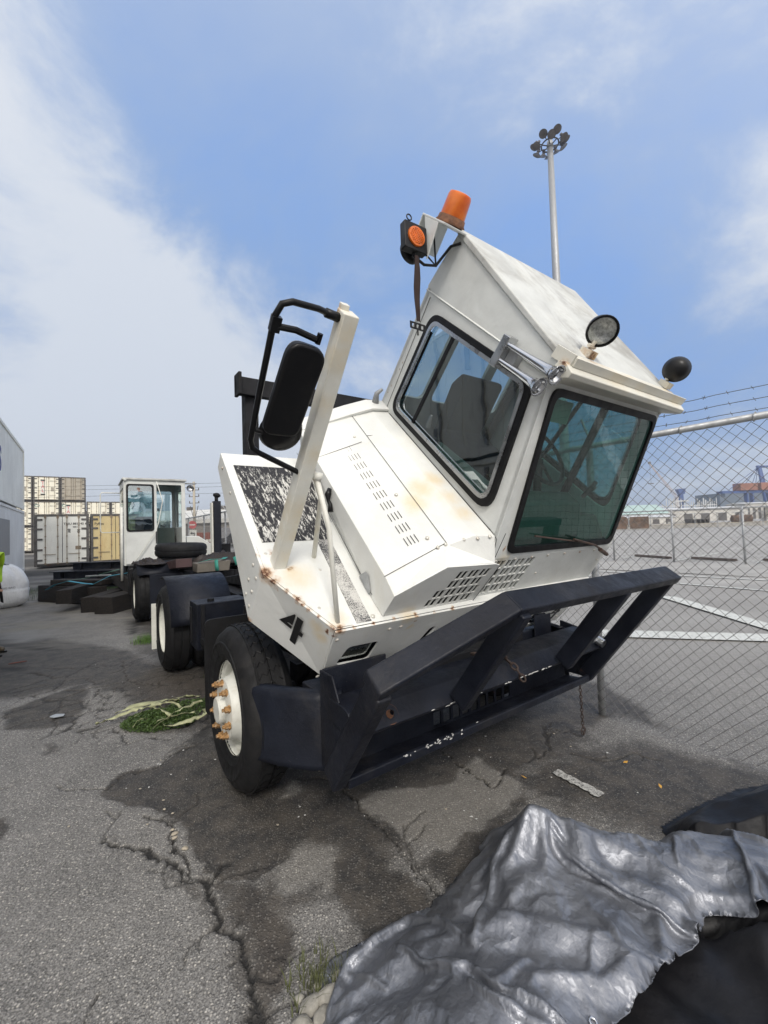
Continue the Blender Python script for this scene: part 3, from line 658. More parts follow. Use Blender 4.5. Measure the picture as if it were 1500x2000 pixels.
# fuel tank, steps, battery box, mudflap
mb = MB(G); mb.box(-1.03, -.42, -2.22, -1.86, .44, .93); tk = build('fuel_tank', mb, M_black, truck, 0.012)
mb = MB(G); mb.tube([(-.86, -1.98, .93), (-.86, -1.98, .96)], .035, 14); build('cap', mb, M_frame, tk)
mb = MB(G); mb.box(-1.05, -1.03, -2.12, -2.08, .5, .88); mb.box(-.99, -.95, -1.86, -1.845, .46, .92); build('bracket', mb, M_frame, tk, 0.003)
mb = MB(G); mb.box(-.62, -.30, -1.62, -1.20, .55, .90); build('battery_box', mb, M_frame, truck, 0.01)
mb = MB(G); mb.box(-1.02, -.42, -1.60, -1.50, .50, .58); mb.box(-1.0, -.95, -1.86, -1.0, .52, .58); build('step_bracket', mb, M_frame, truck, 0.005)
mb = MB(G); mb.prism(roundpoly([(-1.20, .22), (-.80, .22), (-.80, .98), (-1.20, .98)], .06), -.72, -.70, lambda a, b, w: (a, w, b)); build('mudflap', mb, M_rubber, truck)
# rear quarter fender
mb = MB(G); n = 14; a0, a1 = R(10), R(112)
for (ua, ub) in ((-1.20, -.52), (.75, 1.43)):
    vs = []; fs = []
    for i in range(n+1):
        a = a0+(a1-a0)*i/n; r = .625
        for u in (ua, ub): vs.append((u, -2.95+math.cos(a)*r, .525+math.sin(a)*r))
    fs = [(2*i, 2*i+1, 2*i+3, 2*i+2) for i in range(n)]
    mb2 = MB(G); mb2.add(vs, fs); build('rear_fender', mb2, M_black, truck, solid=0.008, smooth=True)
mb = MB(G); mb.box(-.95, -.60, -2.36, -2.335, .64, .76); build('fender_bracket', mb, M_frame, truck, .004)
mb = MB(G); mb.prism([(-3.5, 1.02), (-2.7, 1.12), (-2.3, 1.06), (-2.3, 1.0), (-3.5, .95)], -.35, .58, lambda a, b, w: (w, a, b)); build('fifth_wheel', mb, M_frame, truck, .012)
mb = MB(G); mb.box(-.5, .6, -3.6, -1.3, .90, .93); build('deck_plate', mb, M_frame, truck, .004)
mb = MB(G); mb.box(-1.29, -1.235, -3.32, -3.30, .20, .78); build('mud_guard_slat', mb, M_rim, truck)
# upright rack behind the cab
mb = MB(G); mb.box(-.70, -.57, -1.26, -1.14, .90, 3.17); mb.box(.80, .93, -1.26, -1.14, .90, 3.05); rk = build('rack_upright', mb, M_frame, truck, .006)
mb = MB(G); mb.box(-.80, 1.0, -1.15, -1.07, 2.99, 3.16); mb.box(-.80, -.77, -1.15, -1.00, 2.97, 3.18); build('rack_crossbar', mb, M_frame, truck, .005)
# ------------ bumper and push guard
mb = MB(G)
mb.prism([(.80, .36), (1.08, .405), (1.085, .455), (1.062, .462), (1.055, .425), (.86, .405)], -.93, 1.28, lambda a, b, w: (w, a, b))
mb.prism([(.95, .70), (1.19, .69), (1.21, .71), (1.14, .80), (1.10, .815), (.95, .82)], -.96, 1.30, lambda a, b, w: (w, a, b))
mb.box(-.80, 1.22, .78, .93, .66, .735)
mb.box(-.95, 1.25, .60, .775, .66, .80)
mb.prism([(.84, .93), (.98, .93), (1.10, .72), (1.04, .43), (.84, .43)], -.955, -.940, lambda a, b, w: (w, a, b))
mb.prism([(.84, .85), (1.10, .80), (1.18, .70), (1.08, .43), (.84, .43)], 1.28, 1.30, lambda a, b, w: (w, a, b))
mb.box(-.94, -.52, .835, .85, .56, .93)
mb.box(.98, 1.20, .80, .815, .74, .93)
bump_ = build('bumper', mb, M_black, truck, .008)
holes = [roundpoly([(-.20+i*.085, .42), (-.135+i*.085, .42), (-.135+i*.085, .505), (-.20+i*.085, .505)], .008, 2) for i in range(9)]
mb = MB(G); mb.panel([(-.92, .38), (1.25, .38), (1.25, .69), (-.92, .69)], holes, .012, lambda a, b, w: (a, .885-w, b)); build('slotted_grille', mb, M_black, bump_)
mb = MB(G); mb.lathe([(.012, -.02), (.022, .004), (.034, .005), (.050, .002)], (-.74, 1.180, .752), (0, -.79, -.61), 18, cap=False); build('rusty_bolt_hole', mb, M_rust, bump_)
mb = MB(G); mb.tube([(1.20, 1.20, .77), (1.20, 1.25, .75)], .032, 12); mb.tube([(1.05, 1.20, .775), (1.22, 1.20, .775)], .014, 8); build('bolt', mb, M_alu, bump_)
# chipped paint along the edges, showing white
mb = MB(G); rr = random.Random(3)
def chip(u, F, z, su, sz, nrm):
    n = 7; c = Vector((u, F, z)); ax = Vector((1, 0, 0)); ay = Vector(nrm)
    k = [(rr.uniform(.5, 1)*su*math.cos(2*math.pi*i/n), rr.uniform(.5, 1)*sz*math.sin(2*math.pi*i/n)) for i in range(n)]
    mb.add([tuple(c+ax*a+ay*b) for a, b in k], [tuple(range(n))])
for _ in range(46): chip(rr.choice((-.38, -.30, .25, .45, .30, .60))+rr.gauss(0, .10), 1.2115, .709+rr.uniform(-.004, .003), rr.uniform(.008, .03), .004, (0, -.1, .8))
for u, s_ in ((-.36, .016), (-.30, .022), (.32, .014), (.43, .020), (.02, .018), (.70, .022)): chip(u, .9325, .715, s_, .012, (0, 0, 1))
for _ in range(26): chip(-.40+rr.gauss(0, .16), 1.0866, .455+rr.uniform(-.018, .015), rr.uniform(.004, .016), rr.uniform(.003, .009), (0, 0, 1))
build('paint_chip', mb, simple('bared_white_primer', (0.55, 0.55, 0.53, 1), 0.6), bump_, recalc=False)
def plate(F0, Z0, F1, Z1, th):  # rectangle along a slanted line, thickness th across it
    d = Vector((F1-F0, Z1-Z0)).normalized(); nn = Vector((d.y, -d.x))*th/2
    return [(F0+nn.x, Z0+nn.y), (F1+nn.x, Z1+nn.y), (F1-nn.x, Z1-nn.y), (F0-nn.x, Z0-nn.y)]
def gline(z): return 1.0+.75*(z-.4)
guard = empty('push_guard', (0, 0, 0)); guard.parent = truck
for u, z0, z1, wdt in ((-1.03, .47, 1.02, .075), (-.35, .72, 1.28, .07), (.64, .72, 1.27, .07), (1.27, .43, 1.26, .07)):
    mb = MB(G); mb.prism(plate(gline(z0), z0, gline(z1), z1, .115), u, u+wdt, lambda a, b, w: (w, a, b)); build('guard_leg', mb, M_black, guard, .012)
def bar(mb, c0, c1, hw, hh):
    # box bar between two centres; cross-section: hw across (normal of the guard), hh along the guard plane
    e = Vector((0, .6, .8)); n_ = Vector((0, .8, -.6)); c0 = Vector(c0); c1 = Vector(c1)
    q = lambda c: [tuple(c+n_*a*hw+e*b*hh) for a, b in ((-1, -1), (1, -1), (1, 1), (-1, 1))]
    mb.hexa(q(c0), q(c1))
mb = MB(G); bar(mb, (-.36, 1.635, 1.30), (1.35, 1.665, 1.285), .064, .030); build('guard_bar', mb, M_black, guard, .012)
mb = MB(G); bar(mb, (-1.03, 1.455, 1.035), (-.355, 1.637, 1.302), .064, .030); build('guard_bar', mb, M_black, guard, .012)
# chain lying on the bumper, chain hanging at the far end
def chain(mb, pts, s=.018, r=.004):
    P = [Vector(q) for q in pts]; L_ = [0]
    for i in range(1, len(P)): L_.append(L_[-1]+(P[i]-P[i-1]).length)
    n = int(L_[-1]/(s*1.55))
    for k in range(n):
        d = (k+.5)*L_[-1]/n; i = max(j for j in range(len(L_)) if L_[j] <= d); i = min(i, len(P)-2)
        c = P[i].lerp(P[i+1], (d-L_[i])/(L_[i+1]-L_[i])); tdir = (P[i+1]-P[i]).normalized()
        x = tdir.orthogonal().normalized(); 
        if k % 2: x = tdir.cross(x)
        mb.tube([tuple(c+tdir*math.cos(a)*s+x*math.sin(a)*s*.6) for a in [i2*math.pi/5 for i2 in range(10)]], r, 5, closed=True)
mb = MB(G); chain(mb, [(.02, 1.02, .86), (.10, 1.08, .85), (.17, 1.15, .84), (.20, 1.22, .78), (.24, 1.245, .70)], .026, .007); build('chain', mb, M_chain, truck, smooth=True)
mb = MB(G); chain(mb, [(1.17, 1.06, .42), (1.17, 1.07, .02)], .016, .0035); mb.tube([(1.17+.03*math.cos(a), 1.07, .05+.03*math.sin(a)) for a in [k*math.pi/8 for k in range(16)]], .004, 6, closed=True); build('chain', mb, M_chain, truck, smooth=True)
# bumper wings, curving back in front of the tyres
for sg, uo in ((1, 0), (-1, .25)):
    path = [(-.86, .90), (-.98, .80), (-1.10, .64), (-1.18, .48), (-1.225, .345)]
    if sg < 0: path = [(1.30-(p[0]+.86)*.45, p[1]) for p in path]
    prof = [(.0, .395), (-.004, .42), (0, .76), (-.012, .79), (-.045, .805), (-.085, .80)]
    vs = []; fs = []
    for i, (u, f) in enumerate(path):
        a = path[max(0, i-1)]; b = path[min(len(path)-1, i+1)]; d = Vector((b[0]-a[0], b[1]-a[1])).normalized(); nn = Vector((-d.y, d.x)) if sg > 0 else Vector((d.y, -d.x))
        if nn.y < 0: nn = -nn
        for off, z in prof: vs.append((u+nn.x*off, f+nn.y*off, z-.02*i/4))
    m_ = len(prof)
    fs = [(i*m_+j, i*m_+j+1, (i+1)*m_+j+1, (i+1)*m_+j) for i in range(len(path)-1) for j in range(m_-1)]
    mb = MB(G); mb.add(vs, fs); build('bumper_wing', mb, M_black, truck, solid=.012, smooth=True)

# ------------ tilted front fender shell
T0, T1, T2, T3, T4 = (-1.22, -1.56, 1.577), (-1.22, -.465, 1.577), (-.967, -.062, 1.577), (1.45, -.062, 1.577), (1.45, -1.56, 1.577)
B0, B1, B2, B3, B4 = (-1.22, -1.56, 1.455), (-1.22, -.456, 1.194), (-.90, -.055, 1.141), (1.45, -.055, 1.06), (1.45, -1.56, 1.455)
fender = MB(A)
f_side = MB(A); f_side.add([T0, T1, B1, B0], [(0, 1, 2, 3)])
fender.add([T0, T1, T2, T3, T4, B0, B1, B2, B3, B4], [(0, 1, 2, 3, 4), (0, 5, 6, 1), (1, 6, 7, 2), (3, 8, 9, 4), (4, 9, 5, 0)])
fo = build('front_fender', fender, M_white, truck, solid=.012)
b_ = fo.modifiers.new('bevel', 'BEVEL'); b_.width = .012; b_.segments = 3; b_.limit_method = 'ANGLE'; b_.angle_limit = R(25)
# fascia with headlight openings and tow slots
def fas(a, b, w): return (a, -.0585+w-.004*(b-1.577)/.45*-1, b)
hl = [roundpoly([(-.85, 1.235), (-.625, 1.210), (-.620, 1.395), (-.825, 1.402)], .03, 4), roundpoly([(.92, 1.14), (1.125, 1.10), (1.125, 1.285), (.93, 1.30)], .03, 4)]
sl = [roundpoly([(-.29, 1.20), (-.235, 1.20), (-.195, 1.42), (-.25, 1.42)], .03, 4), roundpoly([(-.155, 1.20), (-.10, 1.20), (-.06, 1.42), (-.115, 1.42)], .03, 4),
      roundpoly([(.10, 1.18), (.155, 1.18), (.155, 1.40), (.10, 1.40)], .03, 4)]
mb = MB(A); mb.panel([(-.962, 1.570), (1.444, 1.570), (1.444, 1.065), (-.90, 1.146)], hl+sl, -.012, lambda a, b, w: (a, -.050+w, b)); build('fascia', mb, M_white, truck)
for hp in hl:
    c = (sum(q[0] for q in hp)/len(hp), sum(q[1] for q in hp)/len(hp))
    h_ = empty('headlight', (0, 0, 0)); h_.parent = truck
    mb = MB(A); mb.panel([(c[0]-.15, c[1]-.13), (c[0]+.15, c[1]-.13), (c[0]+.15, c[1]+.13), (c[0]-.15, c[1]+.13)], [], -.01, lambda a, b, w: (a, -.115+w, b)); build('bucket', mb, M_dark, h_)
    mb = MB(A); mb.panel(roundpoly([(c[0]-.085, c[1]-.065), (c[0]+.085, c[1]-.065), (c[0]+.085, c[1]+.065), (c[0]-.085, c[1]+.065)], .02), [], -.02, lambda a, b, w: (a, -.079+w, b)); build('reflector', mb, simple('old_reflector', (.22, .22, .21, 1), .3, .8, scale=30, var=.4), h_)
    pq = roundpoly([(c[0]-.088, c[1]-.068), (c[0]+.088, c[1]-.068), (c[0]+.088, c[1]+.068), (c[0]-.088, c[1]+.068)], .02); mb = MB(A); mb.add([(a, -.072, b) for a, b in pq], [tuple(range(len(pq)))]); build('lens', mb, M_lens, h_)
# number 4, stencilled
four = [[(-.42, .02), (.10, .58), (.10, .10), (-.06, .10), (-.06, .22), (-.20, .06), (-.20, -.02), (.10, -.02), (.10, -.10), (-.42, -.10)]]
def numeral(name, org, ux, uy, size, mat, shear=0.0):
    o3 = Vector(org); ux = Vector(ux).normalized(); uy = Vector(uy).normalized(); nn = ux.cross(uy)
    strokes = [[(-.34, -.06), (-.02, .50), (.02, .50), (.02, .10), (-.09, -.06+.16), (-.14, .04), (.02, .04), (.02, -.06)],
               [(.07, -.50), (.24, -.50), (.24, -.06), (.34, -.06), (.34, .08), (.24, .08), (.24, .50), (.07, .50)]]
    mb = MB(A)
    for s_ in strokes:
        mb.prism(s_, 0, .002, lambda a, b, w: tuple(o3+ux*(a+shear*b)*size+uy*b*size+nn*w))
    return build(name, mb, mat, truck)
M_ink = simple('black_stencil_paint', (.012, .012, .013, 1), .55)
c0, c1, c2 = Vector(T1), Vector(T2), Vector(B2)
ux = (c1-c0).normalized(); nn = ux.cross(c2-c1).normalized(); uy = nn.cross(ux) 
if uy.z < 0: uy = -uy
if nn.y < 0: nn = -nn
org = Vector((-1.068, -.262, 1.365)); org = org - nn*((org-c0).dot(nn)) + nn*.0135
o = numeral('number', org, ux, uy, .235, M_ink)
org2 = Vector((1.27, -.048, 1.215)); numeral('number', org2, (1, 0, 0), (0, 0, 1), .20, M_ink)
# rivets and screws
M_screw = simple('screw_head', (.62, .60, .54, 1), .4, .3, dirt=(.35, .18, .08, 1), dirt_amt=.9, scale=30)
def dome(mb, c, ax, r=.011, h=.006): mb.lathe([(r, 0), (r*.9, h*.6), (r*.5, h), (0, h*1.05)], c, ax, 10, cap=False)
mb = MB(A)
for u in (-.93, -.60, -.52): 
    for b in (1.16, 1.50): dome(mb, (u, -.050, b), (0, 1, 0), .012)
for u in (.80, 1.16, 1.37):
    for b in (1.14, 1.40): dome(mb, (u, -.050, b), (0, 1, 0), .012)
for a, b in ((-.60, 1.50), (-.52, 1.48), (-.60, 1.38), (-.52, 1.37), (-.58, 1.28), (-.50, 1.27), (-1.2, 1.52), (-1.45, 1.53)): dome(mb, (-1.221, a, b), (-1, 0, 0), .011)
for u, a in ((-1.17, -.60), (-1.00, -.20), (-1.15, -.50), (-.72, -.10), (-.93, -.14), (-.90, -.45), (-1.03, -.70+.05)): dome(mb, (u, a, 1.578), (0, 0, 1), .014)
for u, a, b in ((-.20, -.235, 1.985), (-.12, -.215, 2.01), (-.04, -.205, 2.03), (-.31, -.245, 1.945), (-.36, -.245, 1.925), (.03, -.205, 2.035)): dome(mb, (u, a, b), (0, .3, 1), .012)
for u in (.06, .25, .42, .60, .80, 1.0, 1.2): dome(mb, (u, -.135, 1.885), (0, 1, 0), .011)
for u, b in ((.06, 1.72), (.07, 1.56), (.60, 1.72), (1.35, 1.78)): dome(mb, (u, -.122, b), (0, 1, 0), .010)
build('screw', mb, M_screw, truck, smooth=True)
# anti-slip plates
mb = MB(A); mb.prism([(-1.165, -1.42), (-.62, -1.42), (-.745, -.69), (-1.165, -.69)], 1.5775, 1.5815, lambda a, b, w: (a, b, w)); build('anti_slip_plate', mb, M_grip, truck)
mb = MB(A); mb.prism([(-.83, -.688), (-.742, -.688), (-.742, -.075), (-.832, -.075)], 1.5775, 1.5815, lambda a, b, w: (a, b, w)); build('anti_slip_plate', mb, M_grip2, truck)
# raised plate edge under the mirror post
mb = MB(A); mb.prism([(-1.205, -.66), (-.86, -.66), (-.86, -.07), (-.955, -.07), (-1.205, -.455)], 1.578, 1.583, lambda a, b, w: (a, b, w)); build('fender_plate', mb, M_white, truck)

# ------------ engine hood
fb = (-.665, -.085, 1.580); fs_ = (-.672, -.20, 1.580); bk = (-.60, -1.66, 1.580)
Af = (-.672, -.195, 1.768); Ab = (-.685, -1.62, 1.778)
c_ = (-.664, -.095, 1.745); Bf = (-.30, -.24, 1.945); Bb = (-.30, -1.66, 1.955); dd_ = (-.405, -.095, 1.935)
Cf = (-.14, -.23, 2.018); Cb = (-.14, -1.66, 2.022); Sf = (-.002, -.20, 2.035); Sb = (-.002, -1.68, 2.038); e_ = (-.002, -.095, 1.915)
vs = [fb, fs_, bk, Af, Ab, c_, Bf, Bb, dd_, Cf, Cb, Sf, Sb, e_]
mb = MB(A); mb.add(vs, [(1, 2, 4, 3), (0, 1, 3, 5), (3, 4, 7, 6), (6, 7, 10, 9), (9, 10, 12, 11), (5, 3, 6, 8), (8, 6, 9, 11, 13)])
hood = build('engine_hood', mb, M_white, truck, solid=.01)
b_ = hood.modifiers.new('bevel', 'BEVEL'); b_.width = .007; b_.segments = 2; b_.limit_method = 'ANGLE'; b_.angle_limit = R(8)
# back shell of the hood
mb = MB(A); mb.add([bk, Ab, Bb, Cb, Sb, (-.002, -1.68, 1.58)], [(0, 1, 2, 3, 4, 5)]); build('hood_back', mb, M_white, hood)
# front face with the vent slots
holes = []
def slot(u, b, w=.030, h=.062, sh=-.10): return [(u, b), (u+w, b), (u+w+h*sh*0, b+h), (u, b+h)]
for ri, b in enumerate((1.592, 1.667, 1.742, 1.817)):
    for u in ((-.385, -.345, -.29, -.25, -.195, -.155, -.10, -.06) if ri < 2 else (-.30, -.26, -.205, -.165, -.11, -.07)):
        u = u+.018*(ri % 2); holes.append([(u, b), (u+.033, b), (u+.038, b+.066), (u+.005, b+.066)])
mb = MB(A); mb.panel([(fb[0], 1.582), (c_[0], c_[2]), (dd_[0], dd_[2]), (e_[0], e_[2]), (.045, 1.90), (.045, 1.535), (-.55, 1.582)], holes, -.008, lambda a, b, w: (a, -.088+w, b)); build('hood_front_panel', mb, M_white, hood)
mb = MB(A); mb.panel([(-.50, 1.585), (.0, 1.585), (.0, 1.895), (-.36, 1.895), (-.50, 1.80)], [], -.004, lambda a, b, w: (a, -.103+w, b)); build('hood_shade_backing', mb, M_gasket, hood)  # added black sheet, stands in for the shade inside the hood slots
# panel gaps and louvres
def groove(mb, p0, p1, w=.0035, up=.0012):
    p0 = Vector(p0); p1 = Vector(p1); mb.tube([tuple(p0), tuple(p1)], w*.5, 4)
mb = MB(A); groove(mb, (-.302, -.25, 1.949), (-.302, -1.62, 1.958)); groove(mb, (-.678, -.205, 1.770), (-.302, -.255, 1.948)); groove(mb, (-.302, -1.35, 1.957), (-.005, -1.30, 2.037)); groove(mb, (-.680, -1.28, 1.775), (-.36, -1.30, 1.93))
groove(mb, (-.675, -.22, 1.60), (-.66, -1.6, 1.60)); groove(mb, (.038, -.083, 1.55), (.038, -.083, 1.90)); groove(mb, (-.003, -.25, 2.037), (-.003, -1.60, 2.040), .005)
build('panel_gap', mb, M_gasket, hood)
mb = MB(A)
nv = Vector((-.38, 0, -.18)).cross(Vector((0, 1, 0))).normalized()
dline = lambda s_: Vector((-.672+.37*s_, 0, 1.771+.177*s_))
for k in range(12):
    a = -.33-k*.102
    for j in range(4 if k < 9 else 3):
        s_ = .50+j*.055; q0 = dline(s_)+Vector((0, a, 0)); q1 = q0+Vector((0, -.060, 0))
        mb.tube([tuple(q0+Vector((0, 0, .003))), tuple(q1+Vector((0, 0, .003)))], .0022, 4)
build('louvre', mb, M_gasket, hood)
mb = MB(A)
for k in range(3): q = dline(.80)+Vector((0, (-.33, -.72, -1.38)[k], .004)); dome(mb, tuple(q), (-.4, 0, 1), .012, .007)
build('stud', mb, M_screw, hood, smooth=True)
mb = MB(A); mb.tube([(-.69, -.97, 1.755), (-.705, -.94, 1.73), (-.70, -.92, 1.70), (-.695, -.89, 1.69), (-.70, -.85, 1.665)], [.014, .022, .012, .014, .018], 8); build('latch', mb, M_blackplastic, hood, smooth=True)
mb = MB(A); mb.panel([(-.37, 1.60), (-.345, 1.655), (-.31, 1.66), (-.24, 1.61), (-.24, 1.585), (-.37, 1.585)], [], .003, lambda a, b, w: (-.678-w, a, b)); build('torn_opening', mb, M_galv, hood)
mb = MB(A); mb.prism([(-.66, 1.77), (-.30, 1.955), (-.14, 2.03), (.0, 2.045), (.0, 2.065), (-.15, 2.05), (-.32, 1.972), (-.68, 1.785)], -1.76, -1.62, lambda a, b, w: (a, w, b)); build('hood_rear_ridge', mb, M_white, hood, .004)
mb = MB(A)
for u in (-.55, -.08): mb.tube([(u, -1.72, 1.90 if u < -.3 else 2.05), (u, -1.75, 1.96 if u < -.3 else 2.12), (u+.02, -1.73, 2.02 if u < -.3 else 2.17)], [.03, .02, .012], 8)
build('hinge_clamp', mb, M_galv, hood, smooth=True)

# ------------ cab
UR = 1.42
def taper(u, b): return u if u < .7 else u-(b-1.9)*.10*(u/UR)
def AC(p): u, a, b = p; return A((taper(u, b), a, b))
side = [(-.10, 1.50), (-.137, 1.90), (-.47, 2.875), (-.445, 2.99), (-1.676, 3.305), (-1.775, 2.95), (-1.75, 1.55)]
win = [(-1.585, 2.09), (-.325, 2.105), (-.555, 2.845), (-1.585, 2.83)]
wo = roundpoly(win, [.10, .09, .10, .09], 6)
cab = empty('cab', (0, 0, 0)); cab.parent = truck
mb = MB(AC); mb.panel(side, [wo], .03, lambda a, b, w: (0+w, a, b)); build('cab_side', mb, M_white2, cab, .004)
mb = MB(AC); mb.panel(side, [wo], .03, lambda a, b, w: (UR-w, a, b)); build('cab_side', mb, M_white2, cab, .004)
def window(uu, sg, parent):
    w = empty('side_window', (0, 0, 0)); w.parent = parent
    ig = inset(win, .034)
    mb = MB(AC); mb.panel(roundpoly(inset(win, -.010), .11, 6), [roundpoly(ig, .085, 6)], .020, lambda a, b, q: (uu-sg*q, a, b)); build('gasket', mb, M_gasket, w)
    mb = MB(AC); mb.panel(roundpoly(inset(win, .028), .085, 6), [roundpoly(inset(win, .052), .07, 6)], .014, lambda a, b, q: (uu-sg*(q+.010), a, b)); build('trim', mb, M_alu, w)
    mb = MB(AC); mb.box(uu+sg*.004, uu+sg*.018, -1.325, -1.295, 2.13, 2.81); mb.box(uu+sg*.004, uu+sg*.012, -1.55, -1.53, 2.2, 2.72); build('sliding_divider', mb, M_gasket, w)
    mb = MB(AC); pq = roundpoly(inset(win, .04), .08, 6); mb.add([(uu+sg*.008, a, b) for a, b in pq], [tuple(range(len(pq)))]); build('pane', mb, M_side, w)
window(0.0, 1, cab); window(UR, -1, cab)
# front: lower panel with vents, windshield surround
frontL = [(.0, 1.47), (1.40, 1.30), (1.43, 1.55), (1.42, 1.905), (.0, 1.905)]
holes = []
for b in (1.60, 1.672, 1.744, 1.816):
    for u in (.085, .126, .185, .226, .285, .326, .385, .426): holes.append([(u, b), (u+.034, b), (u+.038, b+.064), (u+.004, b+.064)])
mb = MB(A); mb.panel(frontL, holes, -.012, lambda a, b, w: (a, -.100+w-(b-1.47)*.085, b)); build('vent_panel', mb, M_white2, cab)
mb = MB(A); mb.panel([(.05, 1.56), (.60, 1.56), (.60, 1.895), (.05, 1.895)], [], -.004, lambda a, b, w: (a, -.116+w-(b-1.47)*.085, b)); build('vent_backing', mb, M_gasket, cab)  # same added sheet here: black colour in place of shade behind the vents
def FP(u, s, w):   # windshield plane: s = height b
    k = (s-1.905)/(2.875-1.905); a = -.137+(-.47+.137)*k
    return (taper(u, s), a+w*.95, s+w*.34)
wsq = [(.13, 1.945), (1.36, 1.900+.012), (1.37, 2.86), (.055, 2.86)]
surround = [(.0, 1.905), (1.42, 1.905), (1.42, 2.90), (.0, 2.90)]
wsr = roundpoly(wsq, [.06, .06, .05, .05], 5)
wsr = [(min(a, 1.385), max(b, 1.935)) for a, b in wsr]
mb = MB(A); mb.panel(surround, [wsr], -.03, lambda a, b, w: FP(a, b, w)); build('windshield_surround', mb, M_white2, cab)
ws = empty('windshield', (0, 0, 0)); ws.parent = cab
wsq2 = [(.12, 1.935), (1.385, 1.935), (1.385, 2.87), (.045, 2.87)]
mb = MB(A); mb.panel(roundpoly(wsq2, .07, 6), [roundpoly(inset(wsq2, .040), .05, 6)], .016, lambda a, b, w: FP(a, b, w)); build('gasket', mb, M_gasket, ws, .004)
mb = MB(A); pq = roundpoly(inset(wsq2, .03), .05, 6); mb.add([FP(a, b, .002) for a, b in pq], [tuple(range(len(pq)))]); build('pane', mb, M_wind, ws)
mb = MB(A); mb.tube([FP(1.30, 1.88, .03), FP(1.10, 1.95, .035), FP(.78, 2.01, .035)], .008, 6); mb.tube([FP(1.02, 1.965, .022), FP(.33, 2.045, .022)], .006, 5); mb.tube([FP(1.34, 1.86, .03), FP(1.20, 1.91, .035)], .016, 8); build('wiper', mb, simple('rusty_wiper_arm', (.06, .035, .025, 1), .6), ws)
# roof, rear wall, floor
mb = MB(AC); mb.prism([(-.445, 2.985), (-.43, 3.015), (-1.66, 3.33), (-1.70, 3.30), (-1.676, 3.29)], -.012, UR+.012, lambda a, b, w: (w, a, b)); roof = build('roof', mb, M_roof, cab, .010)
rw = [(.45, 2.15), (.95, 2.15), (.95, 2.75), (.45, 2.75)]
mb = MB(AC); mb.panel([(0, 1.55), (UR, 1.55), (UR, 2.95), (0, 2.95)], [roundpoly(rw, .06), roundpoly([(1.05, 2.15), (1.30, 2.15), (1.30, 2.75), (1.05, 2.75)], .06), roundpoly([(.10, 2.15), (.36, 2.15), (.36, 2.75), (.10, 2.75)], .06)], .03, lambda a, b, w: (a, -1.76+w, b)); build('rear_wall', mb, M_white2, cab)
mb = MB(AC); mb.add([(0, -1.77, 2.95), (UR, -1.77, 2.95), (UR, -1.68, 3.30), (0, -1.68, 3.30)], [(0, 1, 2, 3)]); build('rear_header', mb, M_white2, cab, solid=.01)
mb = MB(A); mb.box(.03, 1.39, -1.73, -.15, 1.56, 1.60); mb.box(.03, 1.38, -.24, -.17, 1.6, 1.94); build('cab_floor', mb, M_dark, cab)
mb = MB(A); mb.prism([(-.20, 1.6), (-.20, 2.0), (-.33, 2.18), (-.48, 2.18), (-.50, 1.6)], .05, .95, lambda a, b, w: (w, a, b)); build('dashboard', mb, M_dash, cab, .02)
mb = MB(A); mb.prism([(-.20, 1.6), (-.20, 1.95), (-.36, 2.05), (-.50, 1.95), (-.55, 1.6)], .95, 1.36, lambda a, b, w: (w, a, b)); build('side_console', mb, M_dash, cab, .02)
mb = MB(A); ci = Vector((.62, -.62, 2.36)); n_ = Vector((0, .45, .89)).normalized(); x_ = Vector((1, 0, 0)); y_ = n_.cross(x_)
mb.tube([tuple(ci+x_*math.cos(a)*.21+y_*math.sin(a)*.21) for a in [k*math.pi/16 for k in range(32)]], .014, 8, closed=True)
for a in (R(90), R(210), R(330)): mb.tube([tuple(ci-n_*.03), tuple(ci+x_*math.cos(a)*.20+y_*math.sin(a)*.20)], .010, 6)
mb.tube([tuple(ci-n_*.03), (.62, -.42, 2.05)], .03, 10); build('steering_wheel', mb, M_blackplastic, cab, smooth=True)
st_ = empty('seat', (0, 0, 0)); st_.parent = cab
mb = MB(A); mb.prism(roundpoly([(-1.55, 1.90), (-1.62, 2.38), (-1.56, 2.50), (-1.48, 2.50), (-1.42, 1.98)], .05), .48, .90, lambda a, b, w: (w, a, b)); build('backrest', mb, M_seat, st_, .03)
mb = MB(A); mb.box(.42, .90, -1.42, -.95, 1.95, 2.08); mb.box(.5, .8, -1.3, -1.05, 1.6, 1.95); build('cushion', mb, M_seat, st_, .03)
mb = MB(AC)
mb.box(.04, .09, -1.74, -1.68, 1.6, 3.2); mb.box(UR-.1, UR-.04, -1.74, -1.68, 1.6, 3.2)
mb.tube([(1.33, -.62, 1.7), (1.33, -.80, 2.75)], .03, 8); mb.tube([(1.30, -1.02, 2.15), (1.30, -.98, 2.75)], .018, 8)
mb.tube([(.05, -.70, 2.83), (.12, -.78, 2.70), (.30, -.85, 2.72), (.5, -.9, 2.85)], .008, 6)
mb.tube([(1.18, -.44, 2.30), (1.06, -.40, 2.20), (1.00, -.35, 2.32)], .016, 8)
build('cab_pillar', mb, M_dark, cab)
mb = MB(A); mb.panel([(.12, 2.70), (.36, 2.70), (.36, 2.82), (.12, 2.82)], [], -.01, lambda a, b, w: FP(a, b, w-.05)); build('sun_visor', mb, simple('pale_visor', (.35, .36, .30, 1), .6), cab)
# white sheet of plastic lying behind the glass at the foot of the side window
mb = MB(A); mb.prism([(-1.05, 2.02), (-.40, 2.02), (-.44, 2.22), (-1.02, 2.16)], .06, .075, lambda a, b, w: (w, a, b)); build('door_pocket', mb, simple('pale_green_plastic', (.40, .50, .42, 1), .4, bmp=.3, bscale=5), cab)
